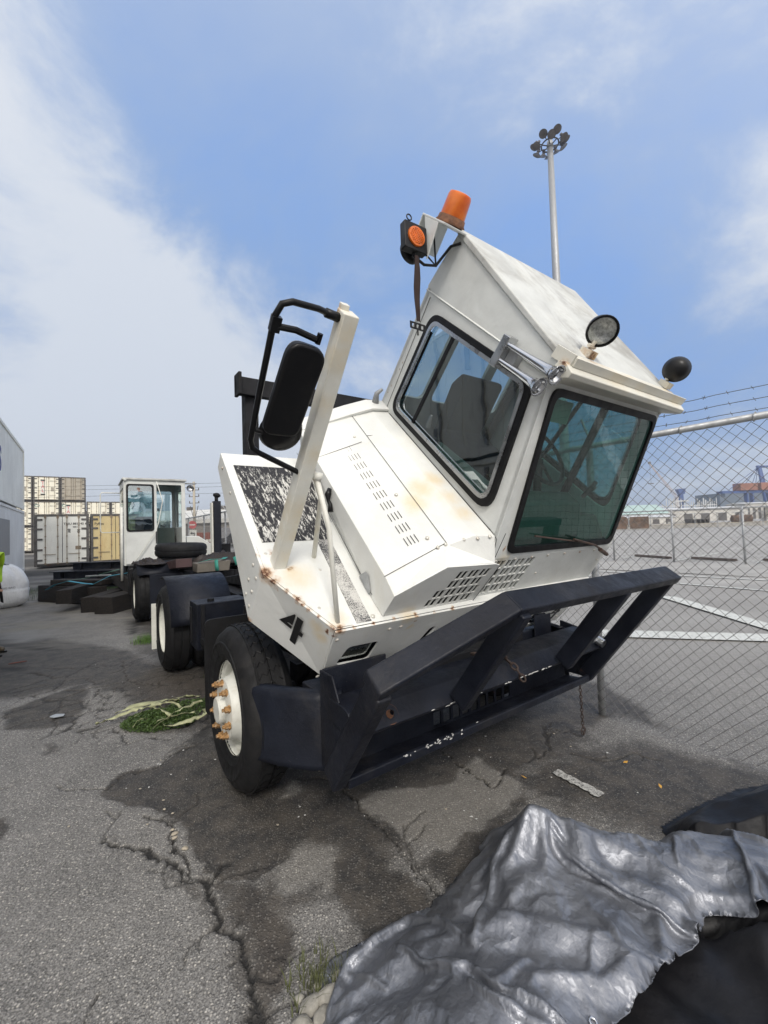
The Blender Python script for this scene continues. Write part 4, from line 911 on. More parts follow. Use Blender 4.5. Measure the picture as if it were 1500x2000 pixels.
# seams on the side of the cab
mb = MB(A)
mb.tube([(-.003, -.47, 2.905), (-.003, -1.77, 2.93)], .006, 4); build('drip_rail', mb, M_white2, cab)
mb = MB(A); mb.tube([(-.002, -.128, 1.92), (-.002, -.18, 2.03), (-.002, -.26, 2.04)], .002, 4); mb.tube([(-.002, -1.66, 2.03), (-.002, -1.70, 2.9)], .002, 4); mb.tube([(-.002, -.11, 1.90), (-.002, -.155, 2.10)], .002, 4); build('seam', mb, M_gasket, cab)
# brow over the windshield
mb = MB(A); mb.prism([(-.492, 2.885), (-.366, 2.952), (-.362, 2.982), (-.43, 3.010), (-.47, 3.0)], -.035, 1.335, lambda a, b, w: (w, a, b)); build('brow', mb, M_brack, cab, .006)
mb = MB(A); mb.prism([(-.40, 3.000), (-.40, 3.045), (-.410, 3.045), (-.412, 3.014), (-.52, 3.042), (-.52, 3.036)], .0, 1.33, lambda a, b, w: (w, a, b)); mb.box(-.015, .0, -.54, -.41, 2.99, 3.055); build('brow_strip', mb, M_brack, cab, .002)
# work lights
def work_light(u, a, b, yaw):
    w = empty('work_light', (0, 0, 0)); w.parent = cab
    mb = MB(A); mb.box(u-.035, u+.035, a-.03, a+.04, 3.045, 3.085); mb.tube([(u, a, 3.08), (u, a, b-.055)], .012, 8); mb.tube([(u-.03, a, 3.10), (u+.03, a, 3.10)], .012, 6); build('bracket', mb, M_brack, w)
    ax = Vector((math.sin(yaw), math.cos(yaw), -.15)).normalized(); c = Vector((u, a, b))
    mb = MB(A); mb.lathe([(0, -.088), (.03, -.085), (.055, -.070), (.072, -.040), (.079, -.005), (.083, .002), (.083, .014), (.072, .016)], c, ax, 28, cap=False); build('shell', mb, M_blackplastic, w, auto=40)
    mb = MB(A); mb.lathe([(.0, -.045), (.05, -.03), (.070, .006)], c, ax, 28, cap=False); build('reflector', mb, M_refl, w, smooth=True)
    m2 = MB(A); m2.lathe([(.072, .009), (.05, .016), (0, .019)], c, ax, 28, cap=False); build('lens', m2, M_lens, w, smooth=True)
work_light(.30, -.575, 3.187, R(-38)); work_light(1.27, -.56, 3.172, R(112))
# air horns
hn = empty('air_horn', (0, 0, 0)); hn.parent = cab
mb = MB(A); mb.box(-.095, -.02, -.83, -.775, 2.80, 2.975); build('manifold', mb, M_alu, hn, .005)
mb = MB(A); mb.box(-.05, .0, -.775, -.70, 2.84, 2.93); build('bracket', mb, M_galv, hn, .004)
for b, a1 in ((2.935, -.40), (2.845, -.455)):
    L_ = a1+.78; mb = MB(A); mb.lathe([(.016, 0), (.015, .03), (.018, L_*.5), (.024, L_*.78), (.034, L_*.93), (.050, L_), (.052, L_+.003), (.040, L_-.006), (.022, L_*.8), (0, L_*.7)], (-.075, -.78, b), (0, 1, .02), 24, cap=False)
    build('trumpet', mb, M_chrome, hn, smooth=True)
# beacon on its bracket, amber signal lamp, strap
bc = empty('beacon', (0, 0, 0)); bc.parent = cab
ax = Vector((-.0, -.08, 1)).normalized(); c = Vector((-.04, -1.76, 3.318))
mb = MB(A); mb.lathe([(.10, 0), (.10, .012), (.092, .02), (.088, .045), (0, .045)], c, ax, 28, cap=False); build('base', mb, M_rust, bc, smooth=True)
mb = MB(A); mb.lathe([(.084, .03), (.081, .06), (.076, .155), (.069, .172), (.05, .178), (0, .180)], c, ax, 32, cap=False); build('dome', mb, M_beacon, bc, auto=50)
mb = MB(A); mb.lathe([(.03, .03), (.03, .12), (0, .12)], c, ax, 12, cap=False); build('bulb', mb, M_alu, bc)
mb = MB(A); mb.box(-.20, .10, -1.86, -1.60, 3.305, 3.317)
mb.add([(-.20, -1.83, 3.305), (-.20, -1.66, 3.305), (-.20, -1.63, 3.10), (-.19, -1.83, 3.305), (-.19, -1.66, 3.305), (-.19, -1.63, 3.10)], [(0, 1, 2), (5, 4, 3), (0, 2, 5, 3), (1, 4, 5, 2), (0, 3, 4, 1)])
mb.box(-.20, .02, -1.86, -1.85, 3.12, 3.31)
build('beacon_bracket', mb, M_white2, cab, .003)
sg_ = empty('signal_lamp', (0, 0, 0)); sg_.parent = cab
cs = Vector((-.30, -1.675, 3.185)); ax = Vector((-.05, CT, ST)).normalized(); yy = Vector((0, -ST, CT)); xx = yy.cross(ax)
mb = MB(A); mb.prism(roundpoly([(-.085, -.085), (.085, -.085), (.085, .085), (-.085, .085)], .012), -.05, .0, lambda a, b, w: tuple(cs+xx*a+yy*b+ax*w)); build('housing', mb, M_blackplastic, sg_, .004)
mb = MB(A); mb.lathe([(.062, 0), (.060, .010), (.04, .014), (0, .015)], cs, ax, 28, cap=False)
for i in range(-4, 5):
    for j in range(-4, 5):
        q = Vector((i*.012+(j % 2)*.006, j*.011))
        if q.length < .050: mb.lathe([(.0045, .012), (.003, .018), (0, .019)], cs+xx*q.x+yy*q.y, ax, 6, cap=False)
build('lens', mb, M_amber, sg_)
mb = MB(A); mb.lathe([(.0, 0), (.07, .0), (.075, -.03), (.04, -.06), (0, -.06)], cs-ax*.11+Vector((.04, .02, 0)), ax, 20, cap=False); build('rear_boot', mb, M_blackplastic, sg_, smooth=True)
ring = cs+yy*.105+xx*.05
mb = MB(A); mb.tube([tuple(ring+xx*math.cos(a)*.018+yy*math.sin(a)*.018) for a in [k*math.pi/6 for k in range(12)]], .004, 6, closed=True); build('ring', mb, M_blackplastic, sg_)
mb = MB(A)
mb.tube([(-.30, -1.64, 3.09), (-.22, -1.60, 3.07), (-.12, -1.62, 3.09), (-.04, -1.66, 3.22), (-.005, -1.62, 3.26)], .009, 8); mb.tube([(-.27, -1.66, 3.10), (-.2, -1.64, 3.12), (-.12, -1.62, 3.09), (-.17, -1.75, 3.29)], .006, 6)
build('cable', mb, M_blackplastic, cab, smooth=True)
sp0 = Vector((-.33, -1.60, 3.10)); sp1 = Vector((-.10, -1.62, 2.83))
sp0 = Vector((-.30, -1.60, 3.10)); sp1 = Vector((-.30, -1.325, 2.80))
mb = MB(A); P_s = [sp0.lerp(sp1, k/6)+Vector((.004*math.sin(k*1.3), 0, 0)) for k in range(7)]
for q0, q1, w0, w1 in [(P_s[i], P_s[i+1], (.012, .02, .024, .024, .021, .017, .013)[i], (.02, .024, .024, .021, .017, .013, .012)[i]) for i in range(6)]:
    mb.hexa([tuple(q0+Vector((-w0, 0, 0))), tuple(q0+Vector((w0, 0, 0))), tuple(q0+Vector((w0, .006, 0))), tuple(q0+Vector((-w0, .006, 0)))], [tuple(q1+Vector((-w1, 0, 0))), tuple(q1+Vector((w1, 0, 0))), tuple(q1+Vector((w1, .006, 0))), tuple(q1+Vector((-w1, .006, 0)))])
build('strap', mb, simple('brown_webbing', (.035, .022, .02, 1), .8), cab)
hh = [roundpoly([(x, -.012), (x+.022, -.012), (x+.022, .012), (x, .012)], .008, 3) for x in (-.048, -.012, .024)]
mb = MB(A); mb.panel([(-.06, -.022), (.06, -.022), (.06, .022), (-.06, .022)], hh, .008, lambda a, b, w: (-.30+a, -1.305-b*ST+w, 2.775+b*CT)); mb.tube([(-.30, -1.29, 2.76), (-.30, -1.265, 2.735)], .006, 6); build('strap_buckle', mb, M_blackplastic, cab)
# ------------ mirror post and mirror
mb = MB(A)
pb = [(-1.160, -.555), (-1.160, -.480), (-1.088, -.480), (-1.088, -.555)]; pt = [(-1.150, -.700), (-1.150, -.625), (-1.080, -.625), (-1.080, -.700)]
mb.hexa([(u, a, 1.578) for u, a in pb], [(u, a, 2.875) for u, a in pt]); post = build('mirror_post', mb, M_post, truck, .006)
mb = MB(A); mb.hexa([(u, a, 2.86) for u, a in ((-1.145, -.70), (-1.145, -.67), (-1.11, -.67), (-1.11, -.70))], [(u, a, 2.895) for u, a in ((-1.145, -.705), (-1.145, -.675), (-1.11, -.675), (-1.11, -.705))]); build('post_cap', mb, M_post, post, .003)
mb = MB(A)
mb.tube([(-1.06, -.57, 2.13), (-.985, -.57, 2.0), (-.90, -.55, 1.58)], .0135, 8); mb.tube([(-1.05, -.57, 2.13), (-.99, -.40, 1.95), (-.935, -.10, 1.58)], .0135, 8)
mb.tube([(-1.075, -.58, 2.14), (-1.03, -.56, 2.14)], .022, 8)
build('brace', mb, M_post, truck, smooth=True)
mir = empty('mirror', (0, 0, 0)); mir.parent = truck
mb = MB(A); mb.tube([(-1.15, -.68, 2.845), (-1.20, -.66, 2.85), (-1.25, -.64, 2.86), (-1.36, -.62, 2.862), (-1.395, -.62, 2.845), (-1.41, -.62, 2.80), (-1.40, -.62, 2.5), (-1.39, -.62, 2.28), (-1.375, -.62, 2.24), (-1.34, -.62, 2.215), (-1.16, -.58, 2.155), (-1.13, -.56, 2.15)], .0125, 8)
mb.tube([(-1.15, -.66, 2.845), (-1.21, -.66, 2.85)], .018, 6)
build('mirror_arm', mb, M_blackplastic, mir, smooth=True)
mb = MB(A); mb.prism(roundpoly([(-1.375, 2.345), (-1.215, 2.345), (-1.195, 2.735), (-1.355, 2.75)], [.05, .05, .065, .065], 6), -.60, -.555, lambda a, b, w: (a, w, b)); build('mirror_head', mb, M_blackplastic, mir, .014, seg=3)
mb = MB(A); mb.panel(roundpoly([(-1.365, 2.345), (-1.215, 2.345), (-1.195, 2.73), (-1.345, 2.745)], .05, 6), [], .004, lambda a, b, w: (a, -.605+w, b)); build('mirror_glass', mb, M_chrome, mir)
mb = MB(A); mb.lathe([(0, .050), (.05, .042), (.085, .020), (.098, -.01), (.0, -.012)], (-1.268, -.615, 2.335), (0, 1, 0), 32, cap=False); build('spot_mirror', mb, M_blackplastic, mir, smooth=True)
mb = MB(A); mb.tube([(-1.40, -.62, 2.765), (-1.33, -.60, 2.775), (-1.25, -.585, 2.765)], .013, 8); mb.tube([(-1.24, -.585, 2.75), (-1.24, -.585, 2.79)], .012, 6); mb.box(-1.42, -1.385, -.635, -.605, 2.745, 2.80); mb.tube([(-1.39, -.62, 2.33), (-1.28, -.58, 2.32)], .010, 6); build('mirror_clamp', mb, M_blackplastic, mir)
# plank on the battery box
tag(build('plank', MB(G).box(-.50, -.38, -1.62, -1.15, .905, .94), M_wood, None, .004), 'short pale wooden plank lying on the tractor frame behind the front tyre', 'plank')
bpy.data.objects['plank'].matrix_world = truck.matrix_world if False else (Matrix.Translation(O3) @ Matrix.Rotation(HD, 4, 'Z'))

# ================================================================ surroundings
def WG(p):   # (u, F, Z) of the yard frame straight to world
    q = W(p[0], p[1], p[2]); return (q.x, q.y, q.z)
# ---------------------------------------------------------------- chain-link fence beside the tractor
UF = 1.62
fence = empty('chain_link_fence', W(UF, .96), HD, 'tall chain link fence with three barbed wire strands, right beside the tipped tractor', 'fence')
def FL(p): # local of the fence: x along L, y along -F from its post
    return (p[0]-UF, -(p[1]-.96), p[2])
mb = MB(FL); mb.tube([(UF, -44, 2.325), (UF, 4.5, 2.325)], .024, 10); build('top_rail', mb, M_galv, fence, smooth=True)
fpost = None
for k in range(-15, 2):
    f = .96+3.0*k
    mb = MB(FL); mb.tube([(UF+.05, f, 0), (UF+.05, f, 2.30)], .030, 12); mb.tube([(UF+.05, f, 2.30), (UF+.10, f, 2.36), (UF-.06, f, 2.56)], .012, 6)
    build('post', mb, M_galv, fence, smooth=True)
mb = MB(FL)
for k in range(60):
    f = 4.2-.42*k; mb.tube([(UF+.0+math.cos(a)*.030, f+.006*math.sin(a), 2.325+math.sin(a)*.030) for a in [i*math.pi/4 for i in range(9)]], .0035, 5)
build('tie_wire', mb, M_galv, fence)
dm_, hz_f = .080, .084
mb = MB()
vs = []; fs = []
def zig(f0, step, nz, r, u, amp):
    """one zigzag picket as a square tube"""
    o = len(vs); pts = []
    for i in range(nz+1):
        pts.append((u+(.0022 if i % 2 else -.0022), f0+(amp if i % 2 else -amp), .03+i*step))
    for (x, y, z) in pts:
        q = [(x+r, y, z), (x, y+r*1.35, z), (x-r, y, z), (x, y-r*1.35, z)]
        for s_ in q: vs.append(FL(s_))
    for i in range(nz):
        for k in range(4): fs.append((o+i*4+k, o+i*4+(k+1) % 4, o+(i+1)*4+(k+1) % 4, o+(i+1)*4+k))
f = 4.3; k = 0
while f > -24:
    zig(f, hz_f/2, 54, .0017 if f > -8 else .0022, UF, (dm_/4+.0012)*(1 if k % 2 else -1)); f -= dm_/2; k += 1
mb.v = vs; mb.f = fs; M_wire = simple('dark_galvanised_wire', (.155, .15, .145, 1), .6, .3, var=.3)
build('mesh', mb, M_wire, fence, recalc=False)
for i, (du, z) in enumerate(((-.0, 2.40), (-.03, 2.465), (-.06, 2.535))):
    mb = MB(FL); n = 260; pts = []
    for j in range(n+1):
        f = 4.4-j*34/n; s_ = ((f-.96) % 3.0)/3.0; pts.append((UF+du, f, z-.03*4*s_*(1-s_)+.003*math.sin(j*2.1)))
    mb.tube(pts, .0024, 5)
    for j in range(0, n, 1):
        p0, p1 = pts[j], pts[j+1]; c = [(p0[q]+p1[q])/2 for q in range(3)]
        if c[1] < -12: break
        a = j*1.3
        for ph in (0, 1.9): mb.tube([(c[0]+math.cos(a+ph)*.014, c[1]+.006, c[2]+math.sin(a+ph)*.014), (c[0]-math.cos(a+ph)*.014, c[1]-.006, c[2]-math.sin(a+ph)*.014)], .0017, 4)
    build('barbed_wire', mb, M_wire, fence, recalc=False)

# second fence far over the lot
fe2 = empty('chain_link_fence', (10.84, 15.8, 0), math.atan2(-1.39, 1.48), 'low chain link fence on thin posts far across the road behind the dark wheel stops', 'fence')
mb = MB(); mb.tube([(-14, 0, 1.95), (16, 0, 1.95)], .03, 6); build('top_rail', mb, M_galv, fe2)
for k in range(-6, 8):
    mb = MB(); mb.tube([(k*2.03, 0, 0), (k*2.03, 0, 2.0)], .035, 8); build('post', mb, M_galv, fe2, smooth=True)
mb = MB(); vs = []; fs = []
FLo = FL
def FL(p): return (p[1], p[0], p[2])
x = -14
k = 0
while x < 16: zig(x, .08, 23, .003, 0, .0375*(1 if k % 2 else -1)); x += .075; k += 1
mb.v = vs; mb.f = fs; build('mesh', mb, M_wire, fe2, recalc=False)
M_clutd = simple('dark_wheel_stop', (.06, .045, .04, 1), .9, var=.4)
for i, (a, b, lab) in enumerate((((11.12, 18.66), (11.53, 17.01), 'long dark wheel stop on the lot, nearest the tractor windshield'), ((12.2, 16.73), (12.75, 15.30), 'long dark wheel stop in the middle of the row beyond the far fence'), ((13.64, 15.17), (14.2, 13.7), 'long dark wheel stop at the far right edge of the row'))):
    a = Vector(a+(0,)); b = Vector(b+(0,)); L_ = (b-a).length
    o = build('wheel_stop', MB().prism([(-.10, 0), (-.06, .08), (.06, .08), (.10, 0)], 0, L_, lambda p, q, w: (w, p, q)), M_clutd, None, .01)
    o.location = (a.x, a.y, .02); o.rotation_euler = (0, 0, math.atan2(b.y-a.y, b.x-a.x)); tag(o, lab, 'wheel stop', 'wheel stops beyond the fence')

# ---------------------------------------------------------------- containers
def cont_mat(name, col, dirt, amt=.4, rust=.5):
    m, t, p, o = newmat(name); v = t.obj()
    c = t.mix(t.ramp(t.noise(v, .7, 6, .6), .3, .7), tuple(x*.86 for x in col[:3])+(1,), col)
    c = t.mix(t.ramp(t.noise(t.mapping(v, (1, 1, .16)), 3.2, 7, .7), .50, .74, 0, amt), c, dirt)
    c = t.mix(t.math('MULTIPLY', t.ramp(t.noise(v, 6, 8, .75), .62, .70), rust), c, (.20, .085, .03, 1))
    sc_ = t.ramp(t.noise(t.mapping(v, (1, 1, 5)), 9, 3), .66, .70); c = t.mix(t.math('MULTIPLY', sc_, .35), c, (.22, .22, .22, 1))
    t.put(p.inputs['Base Color'], c); p.inputs['Roughness'].default_value = .55
    bump(t, p, t.noise(v, 1.3, 4), .03, .35); return m
M_c_cream = cont_mat('cream_container_paint', (.88, .84, .70, 1), (.50, .38, .20, 1), .6, .9)
M_c_pale = cont_mat('pale_grey_container_paint', (.82, .82, .76, 1), (.52, .48, .40, 1), .4, .2)
M_c_yel = cont_mat('yellowed_container_paint', (.62, .50, .26, 1), (.45, .27, .09, 1), .6, .6)
M_c_grey = cont_mat('grey_container_paint', (.72, .73, .72, 1), (.46, .43, .38, 1), .4, .15)
M_c_brown = cont_mat('tan_container_paint', (.40, .36, .29, 1), (.24, .20, .15, 1), .5, .5)
M_c_dull = cont_mat('dull_tan_container_paint', (.34, .31, .25, 1), (.16, .13, .10, 1), .6, .6)
M_c_frame = simple('dark_corner_steel', (.10, .095, .09, 1), .7, var=.4, dirt=(.16, .08, .04, 1), dirt_amt=.6)
M_c_rod = simple('lock_rod_steel', (.27, .22, .16, 1), .6, .3, var=.35, dirt=(.22, .10, .04, 1), dirt_amt=.7)
M_blue_ink = simple('faded_blue_lettering', (.055, .075, .26, 1), .6)
M_red_ink = simple('red_sticker', (.55, .09, .09, 1), .6); M_teal_ink = simple('teal_logo_ink', (.03, .22, .22, 1), .6)
CW, CH, CL = 2.44, 2.85, 12.19
def container(name, loc, rz, mat, label, group, deco=None, rods=True, side_ribs=False, ribs=False):
    """local: x across 0..CW, y = 0 door face, body runs to +y, z up"""
    r = empty(name, loc, rz, label, 'container', group)
    mb = MB(); mb.box(.04, CW-.04, .06, CL-.02, .10, CH-.04)
    if side_ribs:
        for k in range(24):
            y = .5+k*.48; mb.box(CW-.045, CW-.028, y, y+.02, .22, CH-.16)
    build('body', mb, mat, r, .01)
    if ribs:
        for k in range(11): y = .55+k*1.08; mb = MB(); mb.tube([(CW-.01, y+(k % 3)*.16, .2), (CW-.01, y+(k % 3)*.16, CH-.15)], .035, 6); mb.box(CW-.035, CW-.02, y+.3, y+.42, .3+(k % 4)*.5, .8+(k % 4)*.5); build('rib', mb, M_c_frame, r)
    mb = MB()
    for x in (0, CW-.13):
        mb.box(x, x+.13, 0, .12, 0, CH); mb.box(x, x+.13, CL-.12, CL, 0, CH)
    for x in (0, CW-.07): mb.box(x, x+.07, .12, CL-.12, 0, .16); mb.box(x, x+.07, .12, CL-.12, CH-.10, CH)
    mb.box(.13, CW-.13, 0, .12, 0, .14); mb.box(.13, CW-.13, 0, .12, CH-.12, CH)
    build('frame', mb, M_c_frame if rods else mat, r, .006)
    if rods:
        for k in range(2):
            x0 = .13+k*(CW/2-.125); x1 = x0+CW/2-.14
            dr = build('door', MB().box(x0, x1, .025, .06, .15, CH-.13), mat, r, .006)
            for q in (.32, .82) if k == 0 else (.18, .68):
                x = x0+q*(x1-x0)
                mb = MB(); mb.tube([(x, -.0, .10), (x, -.0, CH-.08)], .017, 8)
                for z in (.35, 1.0, 1.6, 2.2, 2.6): mb.box(x-.035, x+.035, -.015, .03, z, z+.05)
                mb.box(x-.05, x+.05, -.015, .02, .10, .17); mb.box(x-.05, x+.05, -.015, .02, CH-.20, CH-.08)
                build('lock_rod', mb, M_c_rod, dr)
            mb = MB()
            for z in (.28, .85, 1.42, 1.98, 2.5):
                if k == 0: mb.box(.02, .36, -.014, .03, z, z+.10)
                else: mb.box(CW-.36, CW-.02, -.014, .03, z, z+.10)
            build('hinge', mb, M_c_frame, dr)
            mb = MB(); xh = x0+.25; mb.box(xh, xh+.55, -.03, -.012, .62, .65); build('handle', mb, M_c_rod, dr)
        mb = MB(); mb.box(CW/2-.012, CW/2+.012, .018, .03, .16, CH-.14); build('door_seal', mb, M_gasket, r)
    for d_ in (deco or []):
        kind, x, z, w, h = d_[:5]
        if kind == 'box': build('sticker', MB().box(x-w/2, x+w/2, .019, .024, z-h/2, z+h/2), d_[5], r)
        elif kind == 'text': text_mesh('lettering', d_[6], h, d_[5], Matrix.Translation((x, .018, z)) @ Matrix.Rotation(R(90), 4, 'X'), r, .002, bold=.003)
        elif kind == 'side': text_mesh('lettering', d_[6], h, d_[5], Matrix.Translation((CW-.030, w, z)) @ Matrix.Rotation(R(90), 4, 'Z') @ Matrix.Rotation(R(90), 4, 'X'), r, .004, sx=x, bold=.01)
        elif kind == 'sidebox': build('side_patch', MB().box(CW-.036, CW-.030, w, w+x, z, z+h), d_[5], r)
        elif kind == 'oval':
            mb = MB(); mb.tube([(x+math.cos(a)*w, .02, z+math.sin(a)*h) for a in [k*math.pi/10 for k in range(20)]], .025, 5, closed=True); build('logo', mb, d_[5], r)
    return r
M_ink2 = simple('black_lettering', (.03, .03, .03, 1), .6)
codes = lambda a, b: [('text', 1.80, 2.30, 0, .17, M_ink2, a), ('text', 1.80, 2.12, 0, .11, M_ink2, b), ('text', 1.52, 1.92, 0, .055, M_ink2, 'MGW\nTARE\nNET\nCUBE'), ('text', 1.95, 1.88, 0, .055, M_ink2, '34000\n4610\n29390\n67.5')]
g1 = 'white refrigerated containers stacked far behind the tractors'
# left row: long sides face the truck; local x -> +L, y -> -F direction away from the camera
row = [(-11.2, 0.12, M_c_grey, 'grey container with a dark patch, under the lettered one at the left edge', [('sidebox', 2.4, .95, 5.4, 1.35, cont_mat('dark_grey_patch', (.24, .25, .26, 1), (.2, .2, .2, 1)))]),
       (-11.2, 3.05, M_c_pale, 'pale container with big blue side lettering, on top at the left edge', [('side', .9, 1.62, 3.9, 1.9, M_blue_ink, 'Fyffes')])]
for f, z, mt, lab, dc in row:
    q = W(-4.4-CW, f); container('shipping_container', (q.x, q.y, z), HD, mt, lab, 'containers in the left row', dc, rods=False, side_ribs=False)
for f, z, mt, lab in ((1.2, .12, M_c_dull, 'dull tan container standing on the ground left of the camera, outside the picture'), (1.2, 3.05, M_c_dull, 'dull tan container on top of the other one left of the camera, outside the picture')):
    q = W(-4.4-CW, f); container('shipping_container', (q.x, q.y, z), HD, mt, lab, 'containers in the left row', [], rods=False, side_ribs=True, ribs=True)
# two on the ground behind the second tractor
q = W(-4.30, -26.5); container('shipping_container', (q.x, q.y, .12), HD, M_c_pale, 'pale grey container with closed doors on the ground just right of the left row', 'containers on the ground at the back', codes('TRIU 881145 6', '45R1')+[('box', 1.93, .95, .26, .20, M_c_rod), ('box', .45, 2.35, .12, .12, M_rim)])
q = W(-1.80, -26.6); container('shipping_container', (q.x, q.y, .12), HD, M_c_yel, 'yellow stained container with closed doors partly hidden behind the upright cab', 'containers on the ground at the back', [('text', .42, 2.28, 0, .20, M_ink2, 'Fyffes')])
# the stack far behind
tall = [(-9.50, 3), (-7.00, 3), (-4.50, 3), (-2.00, 2), (.50, 2)]
labs = {(0, 0): 'cream container at the bottom of the leftmost far stack', (0, 1): 'cream container in the middle of the leftmost far stack', (0, 2): 'cream container at the top of the leftmost far stack',
        (1, 0): 'cream container at the bottom of the second far stack', (1, 1): 'cream container with a blue oval logo in the middle of the second far stack', (1, 2): 'rusty cream container with a red vertical sign, on top of the second far stack',
        (2, 0): 'cream container at the bottom of the third far stack', (2, 1): 'cream container with a blue oval and a red vertical sign in the third stack', (2, 2): 'dull tan container topmost of the third far stack',
        (3, 0): 'cream container at the bottom of the two high far stack beside the third', (3, 1): 'cream container on top of the two high stack, half hidden by the cab',
        (4, 0): 'cream container on the ground behind the upright cab', (4, 1): 'cream container on top of the stack hidden by the upright cab'}
for ci_, (u, n) in enumerate(tall):
    for k in range(n):
        dec = []
        if (ci_, k) in ((1, 2), (2, 1)):
            x = .88 if ci_ == 1 else .74
            dec += [('box', x, 1.55, .42, 1.5, M_rim), ('box', x, .72, .42, .16, M_ink2), ('box', x, 2.38, .42, .16, M_ink2)] + [('text', x, 2.05-i*.45, 0, .52, M_red_ink, ch) for i, ch in enumerate('TAL')]
        if (ci_, k) in ((1, 1), (2, 1)): dec += [('oval', .36, 2.35, .20, .13, M_teal_ink)]
        dec += [('text', 1.85, 2.3, 0, .12, M_ink2, 'SUDU 607%d' % (ci_*31+k*7+12)), ('box', 1.75, 1.35, .28, .5, M_c_brown)]
        q = W(u, -59.6); container('shipping_container', (q.x, q.y, .15+k*2.93), HD, M_c_brown if (ci_, k) == (2, 2) else M_c_cream, labs[(ci_, k)], g1, dec)

# ---------------------------------------------------------------- second tractor, upright, back to back with the first
FX = -9.55
def G2(p): return (-(p[0]-.115), p[1]-FX, p[2])
t2 = empty('yard_truck', W(.115, FX), HD+math.pi, 'white yard tractor standing upright behind the tipped one, its rear cab door open', 'yard truck')
def W2(u0, sg, fc, dual):
    w = empty('dual_wheel' if dual else 'wheel', (0, 0, 0)); w.parent = t2
    for k in range(2 if dual else 1):
        mb = tyre_mb(u0+sg*k*.33, u0+sg*(k*.33+.28), fc, .525); mb.v = [G2((x, -y, z)) for x, y, z in mb.v]; build('tyre', mb, M_rubber, w, auto=38)
    mb = MB(G2); mb.lathe([(.290, .01), (.297, .02), (.290, .04), (.262, .06), (.255, .14), (.20, .16), (.0, .16)], (u0, fc, .525), (sg, 0, 0), 32, cap=False); build('rim', mb, M_rim, w, auto=40)
for u0, sg in ((-1.22, 1), (1.43, -1)): W2(u0, sg, -6.65, True); W2(u0, sg, FX, False)
mb = MB(G2)
for u in (-.42, .52): mb.box(u, u+.12, -11, -5.95, .62, .90)
for f in (-10.8, -9, -7.6, -6.1): mb.box(-.30, .52, f, f+.12, .66, .86)
mb.box(-1.15, .2, -10.9, -8.86, .78, .94); mb.box(.2, 1.35, -10.9, -9.3, .6, 1.35)
build('chassis_frame', mb, M_frame, t2, .006)
mb = MB(G2); mb.box(-.5, .75, -7.3, -6.0, .84, .90); mb.box(-1.22, -.5, -8.1, -7.9, .55, .93); mb.box(-1.2, -.55, -8.85, -8.3, .30, .76); build('deck_plate', mb, M_frame, t2, .005)
for (ua, ub, lab) in ((-1.20, -.50, ''), (.70, 1.40, '')):
    vs = []; n = 12
    for i in range(n+1):
        a = R(40)+R(110)*i/n
        for u in (ua, ub): vs.append((u, -6.65+math.cos(a)*.62, .525+math.sin(a)*.62))
    build('rear_fender', MB(G2).add(vs, [(2*i, 2*i+1, 2*i+3, 2*i+2) for i in range(n)]), M_black, t2, solid=.01, smooth=True)
    mb = MB(G2); mb.box(ua+.18, ub+.05, -6.00, -5.985, .14, .93); build('mudflap', mb, M_black, t2, .004)
# cab box with openings
c2 = empty('cab', (0, 0, 0)); c2.parent = t2
u0, u1, f0, f1, z0, z1 = -1.24, .12, -8.90, -10.35, .95, 3.02
dw = roundpoly([(-1.17, 1.78), (-.62, 1.78), (-.62, 2.90), (-1.17, 2.90)], .07)
op = [(-.53, 1.0), (.03, 1.0), (.03, 2.90), (-.53, 2.90)]
mb = MB(G2); mb.panel([(u0, z0), (u1, z0), (u1, z1), (u0, z1)], [roundpoly([(-1.18, 1.0), (.03, 1.0), (.03, 2.92), (-1.18, 2.92)], .03)], .04, lambda a, b, w: (a, f0-w, b)); build('rear_frame', mb, M_white2, c2, .004)
mb = MB(G2); mb.panel([(-1.20, .98), (-.54, .98), (-.54, 2.95), (-1.20, 2.95)], [dw], .03, lambda a, b, w: (a, f0+.03-w, b)); dr = build('sliding_door', mb, M_white2, c2, .004)
mb = MB(G2); mb.panel(roundpoly(inset([(-1.17, 1.78), (-.62, 1.78), (-.62, 2.90), (-1.17, 2.90)], -.02), .07), [roundpoly(inset([(-1.17, 1.78), (-.62, 1.78), (-.62, 2.90), (-1.17, 2.90)], .02), .06)], .02, lambda a, b, w: (a, f0+.045-w, b)); build('gasket', mb, M_gasket, dr)
mb = MB(G2); mb.add([(-1.16, f0+.02, 1.79), (-.63, f0+.02, 1.79), (-.63, f0+.02, 2.89), (-1.16, f0+.02, 2.89)], [(0, 1, 2, 3)]); build('pane', mb, M_side, dr)
mb = MB(G2); mb.tube([(-.56, f0+.06, 1.45), (-.56, f0+.06, 1.75)], .012, 6); build('handle', mb, M_gasket, dr)
for uu, sgn in ((u0, 1), (u1, -1)):
    wq = roundpoly([(f0-.15, 1.85), (f1+.15, 1.85), (f1+.15, 2.85), (f0-.15, 2.85)], .08)
    mb = MB(G2); mb.panel([(f0-.03, z0), (f1, z0), (f1, z1), (f0-.03, z1)], [wq], .03, lambda a, b, w: (uu+sgn*w, a, b)); sd_ = build('cab_side', mb, M_white2, c2, .004)
    mb = MB(G2); mb.add([(uu+sgn*.015, a, b) for a, b in wq], [tuple(range(len(wq)))]); build('side_pane', mb, M_side, sd_)
wq = roundpoly([(u0+.1, 1.65), (u1-.1, 1.65), (u1-.1, 2.88), (u0+.1, 2.88)], .08)
mb = MB(G2); mb.panel([(u0, z0), (u1, z0), (u1, z1), (u0, z1)], [wq], .03, lambda a, b, w: (a, f1+w, b)); fr_ = build('cab_front', mb, M_white2, c2, .004)
